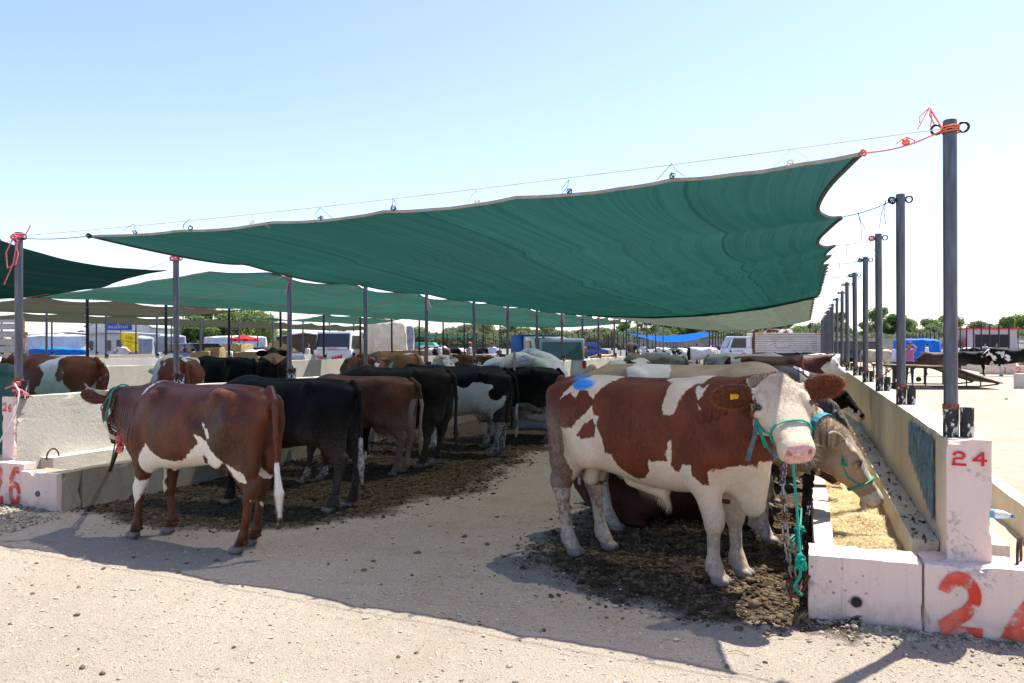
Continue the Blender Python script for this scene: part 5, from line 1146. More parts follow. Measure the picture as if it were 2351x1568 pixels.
# ---- the others: coat kinds
K_BLACK = dict(base=(.0055, .005, .0055), dark=(.003, .003, .003), dirtc=(.045, .036, .028), spec=.10); K_BRN = dict(base=(.12, .040, .016), dark=(.06, .019, .008)); K_DK = dict(base=(.013, .008, .006), dark=(.007, .005, .004), dirtc=(.05, .04, .03), spec=.12)
def ctr_cow(label, group, foot, rz, scale, coat, c=None, w=None, noise=(0, 1.5, 0), white=(.70, .67, .62), horns=None, head='level', h=.016, udder=True, seed=0, dirt=True, z=0, tip=None, legsw=0.0, **kw):
    """foot: ground point under the middle of the body"""
    if c is None:
        hd = dict(level=((1.10, 0, 1.40), (.70, 0, -.71), (.71, 0, .70)), down=((1.12, 0, .95), (.45, 0, -.89), (.89, 0, .45)), low=((1.16, 0, 1.20), (.6, 0, -.8), (.8, 0, .6)),
                  left=((1.02, .25, 1.36), (.35, .62, -.70), (.3, .6, .74)), right=((1.02, -.25, 1.36), (.35, -.62, -.70), (.3, -.6, .74)), away=((1.12, 0, 1.52), (.85, 0, -.50), (.5, 0, .85)))[head]
        r = random.Random(seed); ft = dict(rf=(.55+r.uniform(-.08, .08), -.14), lf=(.57+r.uniform(-.08, .08), .14), rh=(-.60+r.uniform(-.12, .10), -.15), lh=(-.56+r.uniform(-.12, .1), .15))
        tw = r.uniform(-.05, .05)
        c = cow_sdf(h=h, feet=ft, poll=hd[0], hdir=hd[1], hup=hd[2], hs=.93, udder=udder, bulk=kw.pop('bulk', 1.0), tail=[(-.84, 0, 1.36), (-.93, tw, 1.27), (-.965, tw*1.6, 1.0), (-.95, tw, .70), (-.955, tw, .50), (-.96, tw*.5, .32)])
    m = coat_mat('coat', noise=noise, white=white, seed=seed*3.1, **coat)
    if w is None:
        def w(c_, tip=tip, lw_=legsw):
            P = c_['P']; v = np.full(len(P), -1.0 if not noise[0] else 0.0)
            if tip: v = np.where((P[:, 0] < -.90) & (P[:, 2] < tip), np.maximum(v, (tip-P[:, 2])+(.3 if noise[0] else 0)), v)
            if lw_: v = np.where(np.abs(P[:, 0]) < .88, np.maximum(v, (lw_-P[:, 2])*1.2+vnoise(P*6, seed)*.08), v)
            return v
    dirtf = (lambda c_: np.clip(smooth01(1.15, .5, c_['P'][:, 2])*.95*smooth01(.1, -.5, c_['P'][:, 0])+smooth01(.35, .0, c_['P'][:, 2])*.5, 0, 1)) if dirt else None
    t = cow_obj(label, group, c, m, w, Vector((foot.x, foot.y, z)), rz, scale, horns=horns, dirt=dirtf, **kw); return t, c
def mid(hx, hy, rz, scale, hl=(-.60, .13)):          # body centre from a hind hoof seen at (hx, hy)
    g_ = on_z(hx, hy); c, s = math.cos(rz), math.sin(rz); return Vector((g_.x-scale*(hl[0]*c-hl[1]*s), g_.y-scale*(hl[0]*s+hl[1]*c), 0))
LG = 'cattle tied at the left trough'; D = math.radians
ctr_cow('black heifer with white tail tip and dirty thigh, second at the left trough', LG, mid(742, 1176, D(180), .92, (-.56, .13)), D(180), .93, K_BLACK, tip=.80, seed=2, head='low', h=.013, udder=False, legsw=.0)
ctr_cow('black cow with a frayed pale tail mostly hidden behind the black heifer', LG, mid(712, 1112, D(182), .90), D(182), .86, K_BLACK, tip=.72, seed=3, head='low', legsw=.25)
ctr_cow('reddish brown cow with pale inner thighs, third rump visible along the left trough', LG, mid(900, 1094, D(180), .88), D(180), .885, K_BRN, seed=4, head='low', h=.014, w=lambda c: np.where((c['P'][:, 0] < -.5) & (c['P'][:, 2] < 1.1), .09-np.abs(c['P'][:, 1])+.05*smooth01(.9, .3, c['P'][:, 2]), -1), white=(.40, .27, .20))
ctr_cow('tall charcoal black cow with an udder behind the reddish brown cow', LG, mid(985, 1078, D(180), .94), D(180), .95, K_DK, seed=5, head='low', legsw=.12, tip=.0)
ctr_cow('black and white pied cow with a big white flank on the left row', LG, mid(1130, 1048, D(180), .90), D(180), .90, K_BLACK, seed=6, noise=(0, 1.5, 0), tip=.85, w=lambda c: np.maximum(np.maximum(.60-c['P'][:, 2]+vnoise(c['P']*4, 8)*.10, np.where((c['P'][:, 0] < -.9) & (c['P'][:, 2] < .85), .1, -1)), .36-np.sqrt(((c['P'][:, 0]+.22)*.75)**2+((c['P'][:, 2]-.84)*1.0)**2)+vnoise(c['P']*6, 9)*.16))
ctr_cow('black cow with white socks at the far end of the left row', LG, mid(1247, 1018, D(180), .88), D(180), .90, K_BLACK, seed=7, legsw=.70)
ctr_cow('black cow with a pale collar between the pied cow and the sacks', LG, mid(1190, 1032, D(178), .9)+Vector((-.5, .0, 0)), D(178), .92, K_BLACK, seed=8, legsw=.5)
RG = 'cattle tied at the right trough'
# lying dark brown cow
def lying_sdf(h=.016):
    g = SDF((-1.1, -.62, -.01), (1.5, .62, 1.2), h)
    g.loft((0, 0, 0), [(1, 0, 0), (0, 1, 0), (0, 0, 1)], [(-.88, .35, .10, .08), (-.78, .33, .22, .20), (-.55, .32, .27, .30), (-.2, .32, .285, .36), (.1, .33, .295, .37), (.4, .34, .30, .30), (.62, .36, .26, .22), (.80, .40, .16, .12)], .03)
    g.cap((.55, 0, .42), (1.0, -.05, .72), .19, .10, .1, .9); hd = rotR((.75, -.1, -.6), (.6, 0, .75)); poll = np.array((1.02, -.05, .82))
    g.loft(poll, hd, [(a*.93, b*.93, c*.93, d*.93) for a, b, c, d in [(-.05, -.085, .045, .065), (.0, -.09, .085, .105), (.08, -.105, .115, .125), (.17, -.12, .125, .132), (.35, -.10, .092, .093), (.44, -.088, .074, .081), (.53, -.082, .07, .088), (.585, -.080, .045, .060)]], .03)
    for s_ in (-1, 1):
        g.cap((-.55, s_*.28, .28), (-.15, s_*.40, .20), .20, .10, .08); g.cap((-.15, s_*.42, .17), (-.50, s_*.47, .07), .07, .05, .05); g.cap((-.5, s_*.47, .07), (-.2, s_*.50, .055), .045, .04, .03)
        g.cap((.55, s_*.22, .25), (.80, s_*.22, .10), .11, .06, .07); g.cap((.80, s_*.22, .08), (.50, s_*.24, .055), .05, .04, .03)
        e = poll+hd[1]*s_*.2+hd[0]*.02-hd[2]*.07; g.ell(e, (.12, .06, .022), .03, rotR(hd[1]*s_, hd[0]))
    P, Q = g.mesh(); L = P-poll; hcx = np.stack([L @ hd[0], L @ hd[1], L @ hd[2]], -1)/.93
    return dict(P=P, Q=Q, poll=poll, R=hd, hs=.93, hc=hcx, H=lambda t, s_, u: poll+hd[0]*t*.93+hd[1]*s_*.93+hd[2]*u*.93, feet=None, udder=False)
LY = lying_sdf()
ctr_cow('dark chestnut cow lying behind the legs of the bull', RG, Vector((-1.18, 7.55, 0)), D(4), 1.05, dict(base=(.045, .012, .007), dark=(.025, .007, .004)), c=LY, dirt=False, hoof=False, name='lying_cow', seed=11, z=.0)
t_, c_ = ctr_cow('brown cow with a white rump dyed blue, its back seen over the tan cow', RG, Vector((-.95, 8.5, 0)), D(-3), 1.0, K_BRN, seed=12, noise=(.9, 1.5, -.04), head='down')
set_attr(t_.data, 'b', smooth01(.16, .08, np.sqrt((c_['P'][:, 0]+.5)**2+(c_['P'][:, 1]*1)**2))*(c_['P'][:, 2] > 1.2)); add_dye(t_.data.materials[0])
ctr_cow('slate grey cow further along the right trough behind the head of the bull', RG, Vector((-.75, 9.7, 0)), D(2), .98, dict(base=(.07, .06, .055), dark=(.035, .03, .03)), seed=13, head='down')
ctr_cow('black and white cow with its head over the right trough behind the cream face', RG, Vector((-.72, 10.9, 0)), D(0), .97, K_BLACK, seed=14, noise=(1.2, 1.4, .02), head='low')
ctr_cow('dark red cow with a white horned head looking right over the trough', RG, Vector((-.62, 17.1, 0)), D(8), 1.0, dict(base=(.10, .026, .011), dark=(.06, .014, .007)), seed=15, head='level', horns=HORN_UP, w=lambda c: np.maximum(head_blend(c, .02)*.1, np.where(c['P'][:, 2] < .35, .1, np.where(np.abs(c['P'][:, 0]+.75) < .10, vnoise(c['P']*7, 3)*.1, -1))))
ctr_cow('pale grey cow standing behind the dark red one with the white head', RG, Vector((-1.25, 19.0, 0)), D(6), 1.02, dict(base=(.36, .33, .29), dark=(.25, .23, .2)), seed=16, head='low', noise=(.9, 1.2, -.1), white=(.5, .48, .44))
ctr_cow('black faced pied cow peeking over the back of the dark red cow', RG, Vector((-.15, 20.6, 0)), D(15), 1.0, K_BLACK, seed=17, noise=(1.2, 1.4, .0), head='left')
ctr_cow('cream cow with black spots, rump towards us in the middle of the pen', 'loose cattle at the back of the near pen', on_z(1447, 0+790+1.65*FPX/15.6), D(75), .96, K_BLACK, seed=18, noise=(1.4, 1.9, -.05), white=(.66, .62, .54), head='down')
ctr_cow('greenish grey cow beside the spotted one, back turned to us', 'loose cattle at the back of the near pen', on_z(1497, 790+1.65*FPX/18.2), D(155), 1.0, dict(base=(.25, .23, .18), dark=(.17, .15, .12)), seed=19, head='down')
AG = 'cattle in the second pen behind the left wall'
SIM = dict(base=(.15, .048, .018), dark=(.10, .028, .011))
ctr_cow('chestnut cow with white streaks, leftmost behind the wall numbered 26', AG, Vector((-11.4, 9.60, 0)), D(176), 1.04, SIM, seed=21, noise=(1.0, 1.25, .03), white=(.72, .70, .66), bulk=1.1)
ctr_cow('brown and white striped cow, rump towards us behind the second left post', AG, Vector((-10.1, 10.8, 0)), D(140), 1.03, SIM, seed=22, noise=(1.1, 1.1, -.03), white=(.72, .72, .66), bulk=1.1, head='low')
ctr_cow('black cow between the striped cow and the horned dark one', AG, Vector((-10.3, 12.2, 0)), D(168), 1.0, K_BLACK, seed=23, head='low')
ctr_cow('dark brown horned cow with a tan back and pink rope on its head', AG, Vector((-9.75, 13.0, 0)), D(128), 1.02, K_DK, seed=24, head='away', horns=HORN_UP, w=lambda c: np.where(c['P'][:, 0] < .55, .13-np.abs(c['P'][:, 1])+(c['P'][:, 2]-1.33)*1.5, -1), white=(.25, .15, .08), bulk=1.1)
ctr_cow('small brown cow with a white poll looking over the wall', AG, Vector((-9.35, 15.6, 0)), D(-40), .96, SIM, seed=25, noise=(1, 1.2, .08), head='level', horns=HORN_UP)
ctr_cow('plain brown cow half hidden beside the tan spotted one', AG, Vector((-9.7, 17.5, 0)), D(165), .98, dict(base=(.14, .05, .025), dark=(.09, .03, .015)), seed=26)
ctr_cow('tan cow with scattered white spots seen above the charcoal cow', AG, Vector((-9.35, 17.2, 0)), D(150), 1.03, dict(base=(.30, .14, .055), dark=(.2, .085, .035)), seed=27, noise=(1.1, 1.9, .12), bulk=1.1)
ctr_cow('white headed horned cow whose horn shows above the left wall', AG, Vector((-9.3, 19.8, 0)), D(-60), .93, dict(base=(.6, .56, .5), dark=(.5, .46, .4)), seed=28, horns=HORN_FW)
ctr_cow('red and white pied cow far along behind the left wall near the sacks', AG, Vector((-10.0, 23.8, 0)), D(172), .93, SIM, seed=29, noise=(1.2, 1.5, .0))
ctr_cow('chestnut cow overlapping the red and white one on its right', AG, Vector((-8.9, 25.2, 0)), D(170), .92, SIM, seed=30, noise=(1.2, 1.6, .08))
FGp = 'cattle out on the cross road'
protos = {}
def farc(label, group, x, d, rz, scale, coat, seed, noise=(0, 1.5, 0), z=0.0, head='level', w=None, legsw=0, y=None):
    key = head
    p_ = on_d(x, 790, d); p_.z = 0
    if key not in protos: t, protos[key] = ctr_cow(label, group, p_, rz, scale, coat, seed=seed, noise=noise, head=head, h=.024, z=z, w=w, legsw=legsw); return t
    return ctr_cow(label, group, p_, rz, scale, coat, c=protos[key], seed=seed, noise=noise, z=z, w=w, legsw=legsw)[0]
farc('black and white cow facing left beside the upturned crate', FGp, 1545, 50, D(200), 1.0, K_BLACK, 31, (1.3, 1.4, -.05), legsw=.5)
farc('white cow with a black head standing behind the white folding table', FGp, 1612, 52, D(185), 1.02, K_BLACK, 32, (0, 1, 0), w=lambda c: np.where(c['P'][:, 0] < .72, .3, -.3))
farc('small tan cow beside the man in the flat cap', FGp, 1393, 42, D(178), .80, dict(base=(.42, .26, .13), dark=(.32, .19, .09)), 33, head='low')
for i, (x, d, k, nz) in enumerate([(952, 52, K_DK, 0), (968, 50, K_BLACK, 0), (985, 53, K_BLACK, 1.2), (1004, 55, K_DK, 0), (1022, 54, K_BRN, 0), (1040, 56, K_BLACK, 0), (1060, 57, K_BLACK, 1.0), (1082, 58, K_DK, 0), (1105, 60, K_BLACK, 0)]):
    farc(f'{ordn[i]} from the left in the dark row of cattle far behind the hay', 'dark cattle far off behind the hay bale', x, d, D(100+20*(i % 3)), 1.0, k, 40+i, (nz, 1.4, .02), head='low')
RGp = 'cattle on the far right lot'
farc('dark brown cow facing left beyond the wooden ramp', RGp, 2150, 41, D(180), .88, dict(base=(.05, .025, .015), dark=(.03, .015, .01)), 50, head='down')
farc('black cow facing right with its head at pillar 22', RGp, 2232, 42, D(-2), .90, K_BLACK, 51, head='low')
farc('black and white cow at the right edge beyond pillar 22', RGp, 2325, 41, D(190), 1.02, K_BLACK, 52, (1.0, 1.2, .06), legsw=.6)
farc('cream cow behind the man in the pale blue shirt', RGp, 2015, 47, D(0), .95, dict(base=(.45, .38, .28), dark=(.34, .28, .2)), 53, head='low')
farc('pied cow among the thin posts above the black one', RGp, 2205, 60, D(170), 1.0, K_BLACK, 54, (1.2, 1.3, -.02), head='low')
farc('black cow standing behind pillar 22', RGp, 2255, 58, D(170), 1.0, K_BLACK, 55, head='low')
farc('tan cow lying low by the blue tarpaulin heap', RGp, 2130, 62, D(170), .85, dict(base=(.28, .14, .07), dark=(.2, .1, .05)), 56, head='down')
farc('tan cow second along from the blue tarpaulin heap', RGp, 2170, 63, D(175), .85, dict(base=(.28, .14, .07), dark=(.2, .1, .05)), 57, head='down')
farc('spotted brown cow standing in the truck bed', 'cattle on the truck', 1795, 62, D(172), 1.0, SIM, 58, (1.3, 1.7, .05), z=1.42, head='level')
# ================================================================ STRAW, TROUGH CONTENT, SMALL NEAR THINGS
def straw_bed(name, x0, x1, y0, y1, zb, n, lab, seed, fade=9.0, cols=((.52, .39, .19), (.70, .58, .34))):
    r = np.random.default_rng(seed); ux = np.linspace(x0, x1, 12); uy = np.linspace(y0, y1, int((y1-y0)/.06)+2); A, B = np.meshgrid(ux, uy, indexing='ij')
    Z = zb+.05*fbm(np.stack([A.ravel()*2.5, B.ravel()*2.5, 0*A.ravel()], -1), seed, 3).reshape(A.shape)
    V = [np.stack([A, B, Z], -1).reshape(-1, 3)]; idx = np.arange(A.size).reshape(A.shape); Q = [np.stack([idx[:-1, :-1], idx[1:, :-1], idx[1:, 1:], idx[:-1, 1:]], -1).reshape(-1, 4)]
    t = r.uniform(0, 1, n)**1.8; x = r.uniform(x0+.01, x1-.01, n); y = y0+t*min(fade, y1-y0); z = zb+.05*fbm(np.stack([x*2.5, y*2.5, 0*x], -1), seed, 3)+r.uniform(0, .02, n)
    L = r.uniform(.02, .065, n); a = r.uniform(0, 6.28, n); el = r.normal(0, .3, n); d = np.stack([np.cos(a)*np.cos(el), np.sin(a)*np.cos(el), np.sin(el)], -1); s_ = np.stack([-np.sin(a), np.cos(a), 0*a], -1)*(.0012+.0012*t)[:, None]
    c = np.stack([x, y, z], -1); e = d*L[:, None]/2; b = len(V[0])
    for k in (c-e-s_, c+e-s_, c+e+s_, c-e+s_): pass
    vv = np.stack([c-e-s_, c+e-s_, c+e+s_, c-e+s_], 1).reshape(-1, 3); V.append(vv); Q.append(np.arange(len(vv)).reshape(-1, 4)+b)
    m = NT('straw'); o = m.pos(); m.fin(m.mix(m.ramp(m.noise(o, 90, 3, .8), .35, .65), *cols), .8, m.bump(m.noise(o, 160, 3, .8), .8, .01), spec=.2)
    o = link(name, quads_mesh(name, np.concatenate(V), np.concatenate(Q), False), None, m.mat); tag(o, lab, kind='stuff')
straw_bed('straw', WR_W-.697, WR_W-.262, 5.31, 30, .27, 22000, 'chopped golden straw filling the near right trough', 61)
straw_bed('straw', WL_X+.25, WL_X+.65, 6.15, 20, .20, 2500, 'thin leftover straw in the left trough', 62, cols=((.30, .24, .14), (.42, .35, .22)))
p = np.stack([r_.uniform(WR_W-.25, WR_W-.11, 260), 5.4+r_.uniform(0, 1, 260)**1.5*10], -1)
scatter('feed_debris', p, r_.gamma(1.5, .003, 260)+.002, clod_mat('dark_debris', (.06, .04, .025), (.35, .27, .16)), .5, .2, 63, np.full(260, .462), 'dark chips and straw bits lying on the ledge above the near trough')
def litter(n, x0, x1, y0, y1, L0, mat, lab, seed):
    r = np.random.default_rng(seed); x = r.uniform(x0, x1, n); y = r.uniform(y0, y1, n); k = r.uniform(0, 1, n) < .25+.75*np.clip(fbm(np.stack([x, y, 0*x], -1)*1.2, seed, 2)*1.6+.3, 0, 1); x, y = x[k], y[k]; n = len(x)
    z = ground_h(x, y)+.006; a = r.uniform(0, 6.28, n); L = L0*r.uniform(.4, 1.3, n); d = np.stack([np.cos(a), np.sin(a), r.normal(0, .12, n)], -1)*L[:, None]/2; s_ = np.stack([-np.sin(a), np.cos(a), 0*a+.3], -1)*.0018; c = np.stack([x, y, z], -1)
    V = np.stack([c-d-s_, c+d-s_, c+d+s_, c-d+s_], 1).reshape(-1, 3); o = link('straw_litter', quads_mesh('straw_litter', V, np.arange(len(V)).reshape(-1, 4), False), None, mat); tag(o, lab, kind='stuff')
litter(2600, -2.6, 0, 4.4, 9, .05, plain('litter_straw', (.36, .28, .15), .8, scale=30), 'bits of straw trodden into the dung round the bull', 81)
litter(2600, -7, -3.4, 5.4, 12, .05, plain('litter_straw_dull', (.26, .21, .11), .8, scale=30), 'bits of straw trodden into the bedding of the left row', 82)
litter(700, -7, 1.5, 3.0, 6.5, .05, plain('litter_straw_pale', (.48, .38, .22), .8, scale=30), 'stray straws on the pale ground in front of the pen', 83)
# crushed plastic bottle on the far trough
M_PLAST = NT('clear_plastic'); M_PLAST.b.inputs['Transmission Weight'].default_value = .6; M_PLAST = M_PLAST.fin((.75, .85, .9), .15, spec=.5)
bp = on_z(2287, 1190, .44); t = empty('water_bottle', bp, D(-25), 'crushed clear plastic bottle lying in the trough right of pillar 24', 'bottle')
prof = [(-.10, .0), (-.10, .028), (-.06, .032), (-.03, .025), (.0, .031), (.04, .030), (.065, .022), (.08, .012), (.09, .012)]
MB().tube([(a, .003*math.sin(a*60), .032) for a, b in prof], [max(b, .002) for a, b in prof], 12).build('bottle_body', M_PLAST, t, smooth=True)
MB().tube([(.088, 0, .032), (.105, 0, .032)], .0135, 12).build('cap', plain('blue_cap', (.02, .1, .5), .4), t); MB().tube([(-.05, 0, .032), (-.01, 0, .032)], .0318, 12, caps=False).build('paper_band', plain('label_blue', (.1, .3, .6), .5), t)
def grass_tuft(loc, n, L, mat, label, seed=0, spread=.35):
    r = random.Random(seed); mb = MB()
    for _ in range(n):
        a = r.uniform(0, 6.28); q = Vector(loc)+Vector((r.uniform(-.03, .03), r.uniform(-.02, .02), 0)); d = Vector((math.cos(a)*r.uniform(.1, spread*2), math.sin(a)*r.uniform(.1, spread), 1)).normalized()*L*r.uniform(.5, 1.1)
        mb.tube([q, q+d*.55, q+d+Vector((d.x*.4, d.y*.4, -d.z*.25))], [.0022, .0017, .0004], 3)
    o = mb.build('weed', mat, None); tag(o, label, 'weed')
M_DRYG = plain('dry_grass', (.38, .30, .14), .8, scale=40); M_GRN = plain('weed_green', (.06, .13, .03), .7, scale=40)
grass_tuft((-.03, 4.98, 0), 26, .13, M_DRYG, 'dry yellow grass tuft at the left corner of wall 24', 1)
grass_tuft((1.02, 4.93, 0), 22, .12, M_GRN, 'small green weed growing under the big painted 2', 2, .6); grass_tuft((1.08, 4.90, 0), 10, .09, M_DRYG, 'dry stalks beside the green weed under wall 24', 3, .6)
grass_tuft(on_z(2310, 918), 30, .12, M_GRN, 'lone grass tuft out on the pale lot right of the posts', 4, .8)
for i, (x_, y_) in enumerate([(800, 1402), (1205, 1445), (1670, 1500)]):
    p_ = on_z(x_, y_); o = MB().tube([p_+Vector((0, 0, .01)), p_+Vector((.05, .02, .02)), p_+Vector((.11, -.01, .008))], .003, 4).build('twig', M_DRYG, None); tag(o, ['thin twig near the left shadow edge', 'forked dry twig on the shadow edge in the middle', 'curved straw on the ground below the bull'][i], 'twig')

# ================================================================ FEED SACKS
M_SACK = plain('white_woven_sack', (.62, .63, .62), .75, var=.12, scale=12, bump=.25); M_SACKB = plain('pale_blue_sack', (.40, .47, .60), .75, var=.15, scale=9, bump=.25); M_SACKP = plain('pale_green_sack', (.48, .55, .46), .75, var=.12, scale=9, bump=.25)
M_PRB = plain('sack_print_blue', (.02, .25, .55), .6); M_PRR = plain('sack_print_red', (.5, .03, .05), .6)
def sack_mesh(seed, L=.42, Wd=.26, T=.105):
    nu, nv = 26, 18; a = np.linspace(0, 2*np.pi, nu+1); b = np.linspace(-1, 1, nv); A, B = np.meshgrid(a, b, indexing='ij')
    taper = np.clip(1-np.abs(B)**5, 0, 1)**.5; thick = np.clip(1-np.abs(B)**2.2, 0, 1)**.55
    X = B*L*(1+.0*A); Y = np.sign(np.cos(A))*np.abs(np.cos(A))**.75*Wd*(.80+.20*taper); Z = np.sin(A)*T*(thick*.96+.04)
    P = np.stack([X, Y, Z], -1).reshape(-1, 3); n = fbm(P*np.array([7, 7, 4]), seed, 3); P = P*(1+.10*n[:, None]); P[:, 2] -= .05*(P[:, 0]/L)**2*1.0*(1 if seed % 2 else .3)
    P = P.reshape(nu+1, nv, 3); P[-1] = P[0]; return grid_mesh('feed_sack', P, True)
SK = [sack_mesh(s) for s in range(5)]
base = on_d(1215, 790, 14.6); spots = []
r = random.Random(4)
sk = [(1150, 838, 14.1, 20, 0, 'small white feed sack at the left shoulder of the sack pile'), (1183, 828, 13.7, 12, -12, 'white sack with big blue lettering propped on top of the sack pile'), (1232, 838, 14.0, -15, 14, 'pale plump sack in the middle of the sack pile'),
      (1222, 818, 14.5, -8, 5, 'blue printed sack lying at the very top of the sack pile'), (1255, 828, 14.3, -30, 22, 'sack with blue lines sliding down the right of the pile'), (1272, 850, 14.1, -35, 45, 'blue and white sack on the right slope of the pile'),
      (1258, 868, 13.9, -20, 40, 'greyish sack bulging from the right side of the pile'), (1268, 890, 13.8, -10, 30, 'printed sack low on the right side of the pile'), (1250, 905, 13.7, 10, 10, 'white sack with red print low in the pile'),
      (1265, 930, 13.7, -5, 20, 'sack standing on end near the foot of the pile'), (1240, 950, 13.8, 15, 5, 'bottom sack of the pile behind the last black cow'), (1210, 870, 14.0, 5, 0, 'sack half hidden in the heart of the pile'), (1180, 870, 14.1, 12, 0, 'sack under the lettered one in the pile'),
      (1215, 915, 14.2, 0, 0, 'sack buried low in the middle of the pile'), (1170, 910, 14.3, 8, 0, 'sack buried low at the left of the pile'), (1195, 955, 14.3, 0, 0, 'lowest hidden sack of the pile')]
for k_, (x_, y_) in enumerate(((1160, 858), (1200, 848), (1243, 862), (1150, 885), (1190, 890), (1228, 888), (1262, 905), (1168, 935), (1205, 930), (1236, 925), (1262, 950), (1180, 965), (1222, 968), (1255, 972))):
    sk.append((x_, y_, 14.0+.15*(k_ % 3), -20+13*(k_ % 4), 8*(k_ % 3)-8, ['plain white sack', 'pale green sack', 'bluish sack', 'lumpy white sack'][k_ % 4]+[' high in the pile', ' halfway down the pile', ' low in the pile'][(y_ > 870)+(y_ > 932)]+[' at its left', ' in its centre', ' at its right'][min(2, int((x_-1145)/42))]))
for i, (x_, y_, d_, rz_, tilt, lab) in enumerate(sk):
    p_ = on_d(x_, y_, d_); o = link('feed_sack', SK[i % 5].copy(), None, [M_SACK, M_SACK, M_SACKP, M_SACKB, M_SACK][i % 5], p_, (D(r.uniform(-12, 12)), D(-tilt*-1), D(rz_+20)))
    o.scale = (.74, .95, 1.35); tag(o, lab, 'feed sack', 'feed sacks piled at the end of the left row')
    if i in (1, 5): text_obj('printed_lettering', ['', 'YEMİ ÖZEL', '', '', '', 'YEMİ'][i], .10, M_PRB, o, (0, -.255, -.02), (math.pi/2, 0, 0))
o = MB().tube([on_d(1181, 850, 13.4), on_d(1181, 806, 13.4)], .022, 8).build('wooden_stick', plain('bare_wood', (.45, .36, .24), .8)); tag(o, 'upright wooden shovel handle in front of the sack pile', 'stick')
p_ = on_z(1187, 985); t = empty('plastic_chair', p_, D(30), 'chair with thin pale metal legs behind the last black cow', 'chair')
for a, b in ((-.2, -.2), (.2, -.2), (-.2, .2), (.2, .2)): MB().tube([(a*1.15, b*1.15, 0), (a*.8, b*.8, .45)], .014, 6).build('leg', M_CHAIN, t)
MB().box((0, 0, .46), (.42, .42, .025)).build('seat', M_SACKB, t, bevel=.005); MB().box((0, .2, .68), (.40, .02, .38)).build('backrest', M_SACKB, t, bevel=.005)
for (x_, y_, c_, lab, R_, H_) in ((1176, 978, (.55, .03, .02), 'red plastic bucket under the rump of the last black cow', .16, .36), (1200, 976, (.42, .30, .04), 'yellow drum behind the black cow with white socks', .15, .34)):
    p_ = on_z(x_, y_); t = empty('bucket', p_, 0, lab, 'bucket'); MB().tube([(0, 0, 0), (0, 0, H_)], [R_*.8, R_], 18).build('shell', plain('bucket_plastic', c_, .45), t, smooth=True); MB().tube([(R_*math.cos(a), R_*math.sin(a), H_) for a in np.linspace(0, 6.28, 19)[:-1]], .012, 6, closed=True).build('rim', plain('bucket_rim', c_, .45), t)

